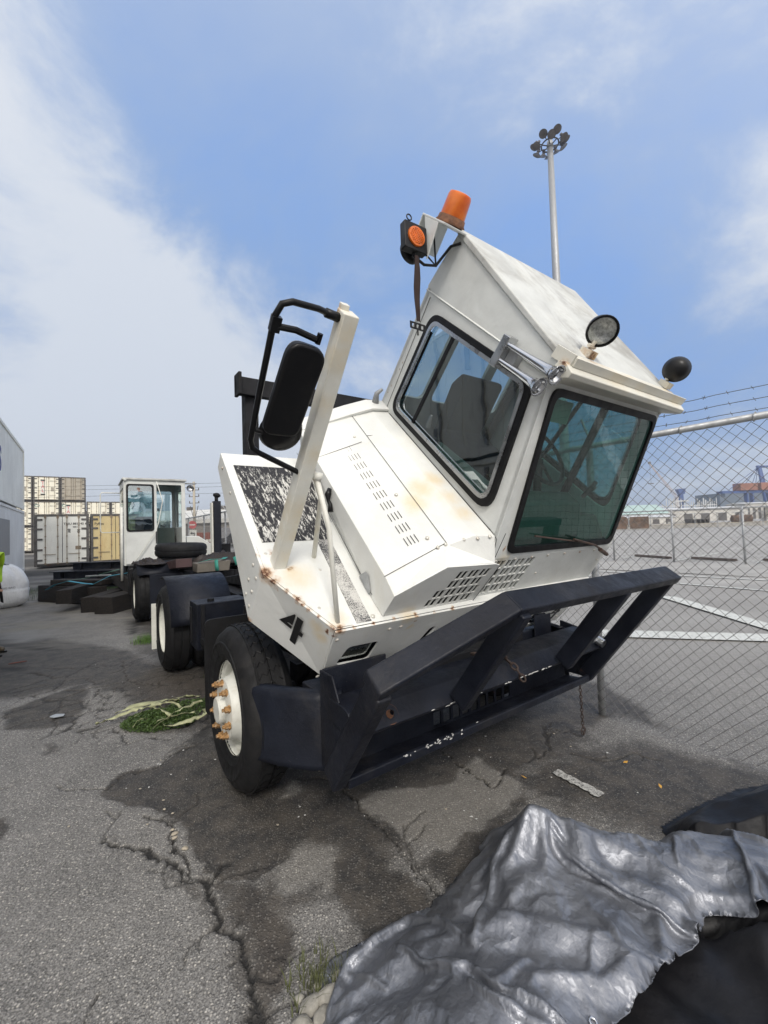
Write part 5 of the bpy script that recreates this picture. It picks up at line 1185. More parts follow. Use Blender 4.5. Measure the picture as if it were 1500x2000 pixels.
mb = MB(G2); mb.add([(a, f1+.01, b) for a, b in wq], [tuple(range(len(wq)))]); build('windshield', mb, M_side, fr_)
mb = MB(G2); mb.box(u0-.03, u1+.03, f1-.1, f0+.05, z1, z1+.05); mb.box(u0, u0+.06, f0+.02, f0+.07, z1-.03, z1+.02); build('roof', mb, M_roof, c2, .01)
mb = MB(G2); mb.box(u0+.04, u1-.04, f1+.04, f0-.05, .96, 1.02); mb.box(-.50, .02, f1+.1, f1+.45, 1.0, 1.85); mb.box(-1.15, -.6, f1+.1, f1+.5, 1.0, 1.75); build('cab_interior', mb, M_dash, c2, .02)
mb = MB(G2); mb.box(-.95, -.50, -9.7, -9.55, 1.45, 2.15); mb.box(-.95, -.50, -9.9, -9.5, 1.3, 1.5); build('seat', mb, M_seat, c2, .04)
mb = MB(G2); mb.tube([(-.55, f0+.10, 3.0), (-.42, f0+.11, 2.5), (-.20, f0+.11, 1.9)][:2]+[(-.52, f0+.12, 1.95), (-.58, f0+.12, 1.75), (-.95, f0+.10, 1.15), (-1.05, f0+.08, .98)], .011, 6); build('hose', mb, M_rim, c2, smooth=True)
mb = MB(G2); mb.tube([(u0-.01, -9.6, 2.75), (u0-.42, -9.55, 2.75), (u0-.45, -9.55, 2.70), (u0-.45, -9.55, 1.80), (u0-.42, -9.55, 1.76), (u0-.01, -9.6, 1.76)], .014, 6); mb.tube([(u0-.05, -8.85, 2.35), (u0-.05, -8.85, .60)], .03, 8); build('grab_rail', mb, M_rim, c2, smooth=True)
l2_ = empty('work_light', (0, 0, 0)); l2_.parent = c2
mb = MB(G2); mb.lathe([(0, -.07), (.05, -.06), (.085, 0), (.09, .015), (.08, .018)], (.23, f0+.06, 2.84), (0, 1, 0), 24, cap=False); build('shell', mb, M_blackplastic, l2_, smooth=True)
mb = MB(G2); mb.lathe([(0, -.04), (.06, -.02), (.08, .01)], (.23, f0+.06, 2.84), (0, 1, 0), 24, cap=False); build('reflector', mb, M_chrome, l2_, smooth=True)
mb = MB(G2); mb.box(.12, .38, f0-.08, f0+.10, 2.96, 2.98); build('bracket', mb, M_galv, l2_)
# exhaust stack and hood shoulder on its right
mb = MB(G2); mb.box(.74, .92, -8.75, -8.55, .95, 2.50); ex = build('exhaust_shield', mb, M_black, t2, .01)
mb = MB(G2); mb.tube([(.83, -8.65, 2.48), (.83, -8.65, 2.62)], .045, 10); mb.lathe([(.05, 0), (.10, .04), (.09, .09), (.03, .12), (0, .12)], (.83, -8.65, 2.60), (.2, 0, 1), 14, cap=False); build('rain_cap', mb, M_frame, ex, smooth=True)
mb = MB(G2); mb.box(.695, .73, -8.78, -8.60, .95, 2.46); build('heat_guard', mb, M_rim, ex)
mb = MB(G2); mb.prism([(.15, 1.0), (.95, 1.0), (.95, 1.25), (.45, 1.60), (.15, 1.60)], -10.3, -9.0, lambda a, b, w: (a, w, b)); build('engine_hood', mb, M_white2, t2, .02)

# ---------------------------------------------------------------- spare tyres, tarpaulin heap and ratchet straps on its deck
for k, (du, df, lab) in enumerate(((.0, 0, 'worn black tyre lying flat under another on the rear deck of the upright tractor'), (-.03, .04, 'worn black tyre topmost of the two lying on the rear deck'))):
    mb = MB(); mb.lathe([(r_, h_) for r_, h_ in [(.30, .09), (.31, .03), (.37, .0), (.45, -.01), (.50, .02), (.52, .07), (.52, .12), (.508, .125), (.508, .14), (.52, .145), (.52, .20), (.50, .25), (.45, .28), (.37, .27), (.31, .24), (.30, .18), (.30, .09)]], (0, 0, 0), (0, 0, 1), 48, cap=False)
    o = build('tyre', mb, M_rubber, None, auto=38); q = W(-.24+du, -7.28+df, .91+k*.275); o.location = q; o.rotation_euler = (R(2)*k, R(1), k*.7); tag(o, lab, 'tyre', 'tyres lying on the deck')
def crumple(X, Y, seed, n=5, base=2.2, amp=.05):
    rs = np.random.RandomState(seed); Z = np.zeros(X.shape); wx = (fbm(X*1.7, Y*1.7, seed+5)-.5)*.5; wy = (fbm(X*1.7, Y*1.7, seed+9)-.5)*.5
    for o in range(n):
        f = base*1.85**o; a = amp/1.75**o
        for _ in range(3):
            th = rs.uniform(0, math.pi); ph = rs.uniform(0, 1); q = (X+wx/(1+.3*o))*math.cos(th)*f+(Y+wy/(1+.3*o))*math.sin(th)*f+ph
            tri = np.abs((q % 1.0)-.5)*2; Z += a*(tri**1.3-.5)*vnoise(X*f*.6+o, Y*f*.6, seed+o)*1.4
    return Z
M_tarp_dark = simple('dark_brown_tarpaulin', (.030, .024, .022, 1), .55, var=.3, scale=4, dirt=(.07, .06, .05, 1), dirt_amt=.4, bmp=.5, bscale=14)
def heap(name, c, rz, sx, sy, h, mat, seed, lab, cat, base=2.0, amp=.05):
    n = 60; xs = np.linspace(-1, 1, n); X, Y = np.meshgrid(xs, xs); r = np.sqrt(X*X+Y*Y)*(1+.35*(fbm(X*1.5+5, Y*1.5+5, seed)-.5))
    Z = h*np.clip(1-r**2.2, 0, 1)**.6 + crumple(X*sx, Y*sy, seed, 5, base, amp)*(r < 1.05)*sstep(1.05-r, 0, .3)
    v = np.c_[(X*sx).ravel(), (Y*sy).ravel(), Z.ravel()]; idx = np.arange(n*n).reshape(n, n)
    keep = (r[:-1, :-1] < 1.0)
    q = np.c_[idx[:-1, :-1][keep], idx[:-1, 1:][keep], idx[1:, 1:][keep], idx[1:, :-1][keep]]
    me = grid_mesh(name, v, q); o = link(name, me, mat); o.location = c; o.rotation_euler = (0, 0, rz); s_ = o.modifiers.new('s', 'SOLIDIFY'); s_.thickness = .004
    if lab: tag(o, lab, cat)
    return o
heap('tarpaulin', W(.45, -6.55, .98), HD+.2, .75, .42, .26, M_tarp_dark, 8, 'crumpled dark brown tarpaulin heaped on the deck between the two tractors', 'tarpaulin', 2.4, .09)
heap('tarpaulin', W(-.95, -6.65, 1.10), HD, .30, .5, .09, M_tarp_dark, 12, 'small dark tarpaulin draped over the rear fender of the upright tractor', 'tarpaulin', 3, .06)
o = build('steel_beam', MB().box(-.14, .14, -.65, .65, 0, .16), simple('dull_red_steel', (.060, .030, .030, 1), .6, dirt=(.05, .045, .04, 1), scale=5), None, .006); o.location = W(-.52, -6.3, .98); o.rotation_euler = (R(-6), 0, HD+.05); tag(o, 'short dull red steel beam lying beside the tyre stack', 'beam')
o = build('cardboard_box', MB().hexa([(-.3, -.2, 0), (.3, -.2, 0), (.28, .2, 0), (-.3, .2, 0)], [(-.28, -.18, .16), (.33, -.22, .20), (.25, .22, .2), (-.3, .2, .17)]), simple('dirty_cardboard', (.14, .125, .105, 1), .8), None, .006); o.location = W(.05, -5.95, .92); o.rotation_euler = (0, 0, HD); tag(o, 'dirty grey box under the green strap on the tractor deck', 'box')
M_teal = simple('teal_webbing', (.04, .26, .21, 1), .7, scale=30)
def ribbon(name, pts, w, mat, lab, cat, up=(0, 0, 1), group=None, th=.004):
    P = [Vector(p) for p in pts]; mb = MB(); m_ = len(P); vs = []
    for i, p in enumerate(P):
        d = (P[min(i+1, m_-1)]-P[max(i-1, 0)]).normalized(); n_ = d.cross(Vector(up)).normalized()*w/2; vs += [tuple(p+n_), tuple(p-n_)]
    mb.add(vs, [(2*i, 2*i+1, 2*i+3, 2*i+2) for i in range(m_-1)]); o = build(name, mb, mat, None, solid=th, smooth=True); tag(o, lab, cat, group); return o
ribbon('ratchet_strap', [W(-.2, -5.85, 1.11), W(.0, -5.75, 1.16), W(.25, -5.8, 1.15), W(.35, -6.0, 1.17)], .10, M_teal, 'wide green lifting strap looped in front of the brown tarpaulin', 'strap')
ribbon('ratchet_strap', [W(.10, -5.72, 1.14), W(.10, -5.70, 1.02), W(.11, -5.70, .93)], .07, M_teal, 'green strap end hanging down over the grey box', 'strap', (0, 1, 0))
ribbon('ratchet_strap', [W(.50, -5.9, 1.17), W(.52, -5.86, 1.08), W(.53, -5.85, 1.0)], .07, M_teal, 'green strap end hanging at the right end of the tarpaulin', 'strap', (0, 1, 0))

# ---------------------------------------------------------------- sleepers and steel beams left of the upright tractor
m, t, p, o_ = newmat('creosoted_timber'); v = t.obj()
c = t.mix(t.ramp(t.noise(t.mapping(v, (8, 1, 8)), 4, 7, .7), .3, .75), (.007, .006, .006, 1), (.030, .022, .017, 1))
t.put(p.inputs['Base Color'], c); p.inputs['Roughness'].default_value = .8; bump(t, p, t.noise(t.mapping(v, (14, 1, 14)), 5, 6, .7), .02, .8); M_timber = m
def timber(c, rz, L_, w, h, lab, tilt=0):
    mb = MB(); rr = random.Random(lab); j = lambda: rr.uniform(-.012, .012)
    mb.hexa([(-w/2+j(), -L_/2, j()), (w/2+j(), -L_/2, j()), (w/2+j(), L_/2, 0), (-w/2+j(), L_/2, 0)], [(-w/2+j(), -L_/2+j(), h+j()), (w/2+j(), -L_/2+j(), h+j()), (w/2, L_/2, h+j()), (-w/2, L_/2, h+j())])
    o = build('timber_beam', mb, M_timber, None, .012); o.location = c; o.rotation_euler = (R(tilt), 0, rz); tag(o, lab, 'timber beam', 'dark sleepers piled left of the upright tractor'); return o
timber((-8.15, 10.9, .0), 1.15, 2.2, .42, .42, 'thick dark sleeper at the left end of the pile, lying on the ground')
timber((-7.45, 10.2, .20), .30, 1.7, .30, .30, 'dark sleeper end sticking out of the pile under the blue strap')
timber((-7.05, 10.5, .0), .20, 1.6, .30, .26, 'dark sleeper on the ground in the middle of the pile')
timber((-6.70, 10.2, .0), .15, 1.8, .38, .34, 'brownish sleeper on the ground with its sawn end facing out')
timber((-6.05, 10.0, .0), -.05, 1.9, .42, .36, 'blackest sleeper on the ground nearest the tractor wheel')
timber((-6.45, 10.5, .38), .75, 2.0, .36, .34, 'broad weathered sleeper lying across the top of the pile', 3)
timber((-7.9, 10.9, .44), 1.35, 1.6, .34, .14, 'flat dark plank on top of the left sleeper')
def ibeam(c, rz, L_, h, w, lab, grp='black steel beams behind the sleepers'):
    t_ = .02; mb = MB(); mb.box(0, L_, -w/2, w/2, 0, t_); mb.box(0, L_, -w/2, w/2, h-t_, h); mb.box(0, L_, -t_/2, t_/2, t_, h-t_)
    for k in range(3): mb.box(.3+k*L_/3, .32+k*L_/3, -w/2+.01, w/2-.01, t_, h-t_)
    o = build('steel_beam', mb, M_black, None, .004); o.location = c; o.rotation_euler = (0, 0, rz); tag(o, lab, 'steel beam', grp); return o
ibeam((-9.65, 12.2, .28), -.05, 3.3, .42, .30, 'deep black steel beam lying behind the sleepers')
ibeam((-9.3, 12.5, .70), -.03, 2.7, .22, .26, 'shallow black steel beam on top of the deep one')
ibeam((-9.1, 11.7, .30), -.08, 2.9, .18, .30, 'black steel beam lying lowest and nearest the sleepers')
o = build('steel_pipe', MB().tube([(0, 0, 0), (2.1, .1, .03)], .025, 10), M_galv, None, smooth=True); o.location = (-8.0, 11.2, .62); tag(o, 'thin grey steel pipe resting on the sleeper pile', 'pipe')
M_bluestrap = simple('blue_webbing', (.05, .30, .42, 1), .7, scale=20)
ribbon('ratchet_strap', [(-8.0, 9.9, .46), (-7.75, 9.85, .58), (-7.4, 9.8, .66), (-7.0, 9.75, .60), (-6.75, 9.7, .58), (-6.5, 9.9, .74), (-6.2, 10.1, .78)], .09, M_bluestrap, 'bright blue ratchet strap lying over the dark sleepers', 'strap')
ribbon('ratchet_strap', [(-7.8, 10.3, .62), (-7.4, 10.4, .66), (-7.0, 10.6, .76), (-6.8, 10.7, .82), (-6.9, 10.9, .80), (-7.5, 11.0, .70)], .10, simple('green_webbing', (.07, .16, .12, 1), .7, scale=20), 'faded green strap looped over the sleepers behind the blue one', 'strap')

# ---------------------------------------------------------------- bulk bag
m, t, p, o_ = newmat('woven_white_polypropylene'); v = t.obj()
c = t.mix(t.ramp(t.noise(v, 3, 6), .3, .7), (.70, .71, .73, 1), (.86, .87, .88, 1)); t.put(p.inputs['Base Color'], c); p.inputs['Roughness'].default_value = .6
bump(t, p, t.math('ADD', t.noise(t.mapping(v, (6, 6, 1)), 2.2, 5, .6), t.math('MULTIPLY', t.noise(v, 90, 2), .05)), .06, .6); M_bag = m
bag = empty('bulk_bag', (-9.62, 10.40, 0), .3, 'big round white bulk bag with a black strap, on the ground at the left edge', 'bag')
n = 64; mth = 40; vs = []; 
for i in range(mth+1):
    h_ = i/mth
    for k in range(n):
        a = 2*math.pi*k/n; sq = 1+.07*math.cos(4*a)
        prof = .56*(math.sin(min(1, (h_*1.02+.10))*math.pi)**.42 if h_ < .93 else .56*0+ (math.sin(min(1, .93*1.02+.10)*math.pi+0)**.42 if False else .45))
        rr_ = .58*max(0, 1-(abs(h_-.42)/.62)**2.6)**.5
        if h_ < .42: rr_ = .60*max(0, 1-(abs(h_-.42)/.47)**4.5)**.5
        rr_ = max(rr_, .0) + (.10*(h_ > .9)*math.sin(h_*40) if False else 0)
        wv = 1+.05*math.sin(a*7+h_*3+math.sin(a*2))*h_**1.5+.04*math.sin(a*15+1+h_*4)*(h_**2.5)+.012*math.sin(a*4+h_*14)+.012*math.sin(a*3-h_*9)
        vs.append((math.cos(a)*rr_*sq*wv, math.sin(a)*rr_*sq*wv, h_*1.05+.015*math.sin(a*5)*h_))
fs = [(i*n+k, i*n+(k+1) % n, (i+1)*n+(k+1) % n, (i+1)*n+k) for i in range(mth) for k in range(n)]
build('sack', MB().add(vs, fs), M_bag, bag, smooth=True)
mb = MB(); pts = []
for k in range(14):
    h_ = .98-k*.068; rr_ = .58*max(0, 1-(abs(h_-.42)/(.62 if h_ > .42 else .50))**2.5)**.5; a = -1.15+.05*k*.3
    pts.append((math.cos(a)*(rr_*1.03+.01), math.sin(a)*(rr_*1.03+.01), h_*1.05))
P = [Vector(p_) for p_ in pts]; vs = []
for i, p_ in enumerate(P): r_ = Vector((-p_.y, p_.x, 0)).normalized()*.028; vs += [tuple(p_+r_), tuple(p_-r_)]
build('strap', MB().add(vs, [(2*i, 2*i+1, 2*i+3, 2*i+2) for i in range(len(P)-1)]), M_gasket, bag, solid=.01)
mb = MB(); mb.tube([(-.30, -.30, .98), (-.33, -.32, 1.35), (-.30, -.33, 1.58), (-.22, -.34, 1.62), (-.17, -.34, 1.50), (-.15, -.30, 1.0)], .045, 8); build('lifting_loop', mb, M_gasket, bag, smooth=True)
mb = MB(); mb.tube([(-.10, -.45, 1.02), (.10, -.52, .92), (.22, -.56, .60), (.25, -.5, .35)], .006, 5); build('cord', mb, M_gasket, bag)
text_mesh('lettering', 'BIG BAG', .07, simple('grey_print', (.2, .2, .22, 1), .6), Matrix.Translation((.43, -.425, .50)) @ Matrix.Rotation(R(45), 4, 'Z') @ Matrix.Rotation(R(90), 4, 'X'), bag, .003)

# ---------------------------------------------------------------- person at the left edge
def skin_body(name, joints, edges, mat, parent=None, sub=2):
    me = bpy.data.meshes.new(name); me.from_pydata([j[0] for j in joints], edges, []); o = link(name, me, mat, parent)
    sk = o.modifiers.new('skin', 'SKIN'); sk.use_smooth_shade = True
    for i, j in enumerate(joints): me.skin_vertices[0].data[i].radius = (j[1], j[1] if len(j) < 3 else j[2])
    me.skin_vertices[0].data[0].use_root = True
    s_ = o.modifiers.new('sub', 'SUBSURF'); s_.levels = sub; s_.render_levels = sub
    return o
pers = empty('person', (-5.94, 6.18, 0), 0, 'person in a yellow high visibility jacket and brown boots at the left edge', 'person')
M_skin = simple('skin', (.42, .25, .17, 1), .5); M_hi = simple('high_visibility_yellow', (.50, .78, .05, 1), .6, bmp=.3, bscale=8); M_trou = simple('dark_trousers', (.022, .024, .03, 1), .8, bmp=.4, bscale=12); M_boot = simple('brown_boot_leather', (.11, .085, .055, 1), .6, dirt=(.18, .15, .11, 1))
skin_body('body', [((0, 0, .95), .13, .10), ((0, 0, 1.12), .125, .09), ((.0, 0, 1.36), .16, .10), ((.0, .0, 1.48), .06), ((.02, 0, 1.58), .055), ((.03, 0, 1.66), .085, .095), ((.02, 0, 1.73), .075, .085),
           ((.02, -.19, 1.42), .06), ((.10, -.25, 1.15), .045), ((.09, -.16, 1.04), .033), ((.08, -.12, 1.01), .028), ((.02, .19, 1.42), .06), ((-.04, .25, 1.14), .045), ((-.02, .27, .98), .033), ((-.02, .27, .94), .028),
           ((0, -.10, .88), .095), ((.03, -.11, .50), .062), ((.0, -.11, .12), .042), ((0, .10, .88), .095), ((-.06, .12, .50), .062), ((-.14, .12, .12), .042)],
          [(0, 1), (1, 2), (2, 3), (3, 4), (4, 5), (5, 6), (2, 7), (7, 8), (8, 9), (9, 10), (2, 11), (11, 12), (12, 13), (13, 14), (0, 15), (15, 16), (16, 17), (0, 18), (18, 19), (19, 20)], M_skin, pers)
skin_body('jacket', [((0, 0, 1.00), .17, .14), ((0, 0, 1.15), .165, .135), ((.0, 0, 1.36), .19, .13), ((.0, 0, 1.49), .085), ((.02, -.20, 1.42), .085), ((.12, -.28, 1.16), .075), ((.10, -.18, 1.07), .065), ((.02, .20, 1.42), .085), ((-.04, .27, 1.14), .072), ((-.02, .28, 1.00), .055)],
          [(0, 1), (1, 2), (2, 3), (2, 4), (4, 5), (5, 6), (2, 7), (7, 8), (8, 9)], M_hi, pers)
skin_body('trousers', [((0, 0, .98), .15, .12), ((0, -.10, .86), .115), ((.05, -.11, .50), .085), ((.09, -.11, .14), .075), ((0, .10, .86), .115), ((-.02, .12, .50), .085), ((-.05, .12, .14), .075)], [(0, 1), (1, 2), (2, 3), (0, 4), (4, 5), (5, 6)], M_trou, pers)
for y, x in ((-.11, .09), (.12, -.05)):
    o = skin_body('boot', [((x, y, .20), .06), ((x, y, .08), .062), ((x+.12, y, .055), .052, .045), ((x+.22, y, .045), .045, .036), ((x+.27, y, .04), .035, .03)], [(0, 1), (1, 2), (2, 3), (3, 4)], M_boot, pers)
    build('sole', MB().prism(roundpoly([(x-.07, y-.05), (x+.16, y-.055), (x+.30, y-.02), (x+.30, y+.02), (x+.16, y+.055), (x-.07, y+.05)], .03), 0, .02, lambda a, b, w: (a, b, w)), M_gasket, o)
# head details: eyes, nose, ears, hair
for yy_ in (-.033, .033): build('eye', MB().lathe([(0, .012), (.012, .006), (.012, -.006), (0, -.012)], (.118, yy_, 1.655), (1, 0, 0), 10, cap=False), M_dark, pers, smooth=True)
build('nose', MB().add([(.105, -.014, 1.615), (.105, .014, 1.615), (.140, 0, 1.618), (.112, 0, 1.665)], [(0, 1, 2), (0, 2, 3), (1, 3, 2), (0, 3, 1)]), M_skin, pers, .003)
build('mouth', MB().box(.105, .118, -.022, .022, 1.583, 1.590), simple('lips', (.3, .12, .1, 1), .5), pers, .002)
for yy_ in (-.092, .092): build('ear', MB().lathe([(0, .012), (.025, .008), (.028, 0), (0, -.01)], (.02, yy_, 1.645), (0, 1, 0), 12, cap=False), M_skin, pers, smooth=True)
mb = MB(); mb.lathe([(.108, -.02), (.110, .03), (.085, .085), (.04, .108), (0, .112)], (.005, 0, 1.68), (-.25, 0, 1), 24, cap=False); build('hair', mb, simple('dark_hair', (.02, .015, .012, 1), .6), pers, smooth=True)
for sy, (hx, hy, hz_) in ((-1, (.02, -.10, 1.02)), (1, (-.08, .27, .93))):
    js = [((hx, hy, hz_), .024, .016), ((hx+.06, hy, hz_-.015), .036, .013)]; ed = [(0, 1)]
    skin_body('palm', js, ed, M_skin, pers, 2)
    for k in range(4):
        yk = hy+(k-1.5)*.019; Lk = (.065, .075, .07, .055)[k]
        skin_body('finger', [((hx+.07, yk, hz_-.018), .009), ((hx+.07+Lk*.5, yk, hz_-.026), .008), ((hx+.07+Lk*.85, yk, hz_-.05), .0075)], [(0, 1), (1, 2)], M_skin, pers, 1)
    skin_body('thumb', [((hx+.02, hy+sy*-.025, hz_-.005), .011), ((hx+.045, hy+sy*-.045, hz_-.01), .010), ((hx+.075, hy+sy*-.052, hz_-.02), .008)], [(0, 1), (1, 2)], M_skin, pers, 1)

# ---------------------------------------------------------------- light mast
mast = empty('light_mast', (13.15, 30, 0), 0, 'very tall grey light mast with a crown of round floodlights, rising behind the tipped cab', 'light mast')
mb = MB(); mb.tube([(0, 0, 0), (0, 0, 10), (0, 0, 20), (0, 0, 29.4)], [.36, .31, .26, .20], 16); mb.tube([(0, 0, 29.3), (0, 0, 29.75)], [.24, .20], 16); build('pole', mb, M_galv, mast, smooth=True)
M_flood = simple('floodlight_housing', (.10, .10, .11, 1), .5, .5, var=.3)
mb = MB(); mb.tube([(math.cos(a)*.60, math.sin(a)*.60, 29.50) for a in [k*math.pi/12 for k in range(24)]], .05, 6, closed=True)
for k in range(6): mb.tube([(0, 0, 29.4), (math.cos(k*math.pi/3)*.60, math.sin(k*math.pi/3)*.60, 29.50)], .04, 6)
build('ring', mb, M_flood, mast)
for k in range(12):
    a = (k+.3)*math.pi/6+(.10 if k % 3 else -.08); r_ = 1.02+(.09 if k % 2 else 0); z = 29.62 if k % 2 else 29.38
    c = Vector((math.cos(a)*r_, math.sin(a)*r_, z)); ax = Vector((math.cos(a)*.5, math.sin(a)*.5, -.86)).normalized()
    fl = empty('floodlight', (0, 0, 0)); fl.parent = mast
    mb = MB(); mb.lathe([(0, -.18), (.10, -.18), (.14, -.11), (.28, -.01), (.30, .0), (.30, .02)], c, ax, 24, cap=False); mb.tube([(math.cos(a)*.60, math.sin(a)*.60, 29.50), tuple(c-ax*.18)], .03, 6); mb.lathe([(.10, -.42), (.12, -.22)], c, ax, 10); build('shell', mb, M_flood, fl, auto=40)
    mb = MB(); mb.lathe([(0, -.03), (.285, .012)], c, ax, 24, cap=False); build('lens', mb, simple('dull_floodlight_lens', (.13, .12, .12, 1), .35, var=.3, scale=2), fl, smooth=True)

# ---------------------------------------------------------------- background left: warehouse, utility pole, sign, skip, vehicles
M_wh = simple('white_warehouse_sheet', (.62, .61, .57, 1), .6, var=.12, scale=.4, dirt=(.4, .37, .3, 1), dirt_amt=.4)
M_wall = simple('drab_wall', (.30, .28, .25, 1), .8, var=.2, scale=.5)
wh = empty('warehouse', (-24, 62, 0), -.05, 'long low warehouse with a white roof far behind the exhaust stack of the upright tractor', 'warehouse')
mb = MB(); mb.prism([(0, 3.1), (0, 3.7), (9, 5.6), (18, 3.7), (18, 3.1)], -32, 34, lambda a, b, w: (w, a, b)); build('roof', mb, M_wh, wh)
mb = MB(); mb.box(-31.5, 33.5, .5, 17.5, 0, 3.1); build('wall', mb, M_wall, wh)
for k in range(12): build('door', MB().box(-29+k*5.2, -26+k*5.2, .42, .48, 0, 2.5), simple('roller_door', (.16, .15, .14, 1), .7) if k % 3 else M_wh, wh)
for k in range(10): build('roof_vent', MB().box(-28+k*6, -27.2+k*6, 8.6, 9.4, 5.3, 6.1), M_c_frame, wh)
up = empty('utility_pole', (-20.4, 45, 0), 0, 'grey utility pole with insulators beside the floodlight of the upright cab', 'utility pole')
build('pole', MB().tube([(0, 0, 0), (0, 0, 7.2)], [.16, .12], 10), M_c_brown, up, smooth=True)
mb = MB()
for z in (6.3, 5.6, 4.9): mb.tube([(-.55, 0, z), (.55, 0, z)], .04, 6); mb.tube([(-.5, 0, z), (-.5, 0, z+.22)], .05, 6); mb.tube([(.5, 0, z), (.5, 0, z+.22)], .05, 6)
mb.tube([(0, 0, 2.9), (.42, 0, 4.6)], .03, 6); mb.tube([(0, 0, 2.9), (-.42, 0, 4.6)], .03, 6); build('crossarm', mb, M_c_frame, up)
for i, (z, dx) in enumerate(((6.6, -.5), (5.9, .5), (7.0, 0))):
    mb = MB(); mb.tube([(-45+90*k/24, (k-12)*.3, z-1.0*(1-((k-12)/12)**2)*-.0+.4*((k-12)/12)**2) for k in range(25)], .012, 4); build('wire', mb, M_gasket, up)
def sign_face(name, n, r, loc, mat, th=.01, rot=0): 
    return MB().prism([(math.cos(2*math.pi*k/n+rot)*r, math.sin(2*math.pi*k/n+rot)*r) for k in range(n)], -th/2, th/2, lambda a, b, w: (loc[0]+a, loc[1]+w, loc[2]+b))
sg1 = empty('road_sign', (-13.3, 29, 0), .45, 'round red no entry sign above a white arrow plate, behind the tyre stack', 'sign')
build('post', MB().tube([(0, .03, 0), (0, .03, 2.45)], .03, 8), M_galv, sg1)
build('disc', sign_face('d', 32, .27, (0, 0, 2.25), 0), M_red_ink, sg1); build('bar', MB().box(-.18, .18, -.012, -.006, 2.21, 2.29), M_rim, sg1)
build('plate', MB().box(-.26, .26, -.006, .006, 1.35, 1.90), M_rim, sg1)
build('arrow', MB().prism([(-.14, 1.66), (-.02, 1.78), (-.02, 1.71), (.14, 1.71), (.14, 1.45), (.08, 1.45), (.08, 1.63), (-.02, 1.63), (-.02, 1.55)], -.013, -.007, lambda a, b, w: (a, w, b)), M_ink2, sg1)
sk = empty('skip', (-15.7, 36.5, 0), .2, 'rusty red steel skip standing behind the round red sign', 'skip')
M_skip = cont_mat('rust_red_skip_paint', (.27, .075, .045, 1), (.14, .06, .03, 1))
build('body', MB().hexa([(-.9, -.7, .1), (.9, -.7, .1), (.9, .7, .1), (-.9, .7, .1)], [(-1.05, -.85, 1.7), (1.05, -.85, 1.7), (1.05, .85, 1.7), (-1.05, .85, 1.7)]), M_skip, sk, .02)
mb = MB()
for x in (-.7, -.1, .5): mb.box(x, x+.07, -.9, -.74, .3, 1.65)
build('rib', mb, M_skip, sk); build('stencil', MB().box(.3, .75, -.9, -.86, .9, 1.1), M_rim, sk)
M_glassd = simple('dark_car_glass', (.02, .025, .03, 1), .1)
def car(loc, rz, col, lab, L_=4.5, w=1.8, h=1.5, van=False):
    r = empty('parked_car', loc, rz, lab, 'car', 'vehicles parked far across the lot'); mt = simple('car_paint', col, .3)
    pf = [(-L_/2, .35), (-L_/2, .85), (-L_/2+.15, .95), (-L_*.28, 1.0), (-L_*.16, h), (L_*.25, h), (L_*.38, 1.0), (L_/2-.1, .95), (L_/2, .8), (L_/2, .35)] if not van else [(-L_/2, .35), (-L_/2, 1.0), (-L_/2+.6, h), (L_/2, h), (L_/2, .35)]
    build('body', MB().prism(pf, -w/2, w/2, lambda a, b, q: (a, q, b)), mt, r, .06)
    gp = [(-L_*.25, 1.02), (-L_*.155, h-.08), (L_*.24, h-.08), (L_*.35, 1.02)] if not van else [(-L_/2+.2, 1.1), (-L_/2+.65, h-.12), (-L_/2+1.5, h-.12), (-L_/2+1.5, 1.1)]
    build('window', MB().prism(gp, -w/2-.008, w/2+.008, lambda a, b, q: (a, q, b)), M_glassd, r)
    for x in (-L_*.31, L_*.31):
        for y in (-w/2, w/2):
            wh_ = build('wheel', MB().lathe([(.33, -.1), (.33, .1)], (x, y*.94, .33), (0, 1, 0), 18), M_rubber, r, auto=30); build('rim', MB().lathe([(.2, -.11), (.2, .11)], (x, y*.94, .33), (0, 1, 0), 12), M_alu, wh_)
    for y in (-w*.33, w*.33): build('headlight', MB().box(-L_/2-.015, -L_/2+.02, y-.16, y+.16, .68, .84), M_rim, r)
    return r
car((-22.5, 52, 0), .1, (.6, .6, .58, 1), 'white car parked far off, seen past the exhaust stack'); car((-17.8, 51, 0), .2, (.03, .03, .035, 1), 'dark car parked far off beside the white one', h=1.6)
car((-19.9, 54, 0), .0, (.22, .22, .23, 1), 'grey van parked far off behind the cars', 5.4, 2.0, 2.2, True)

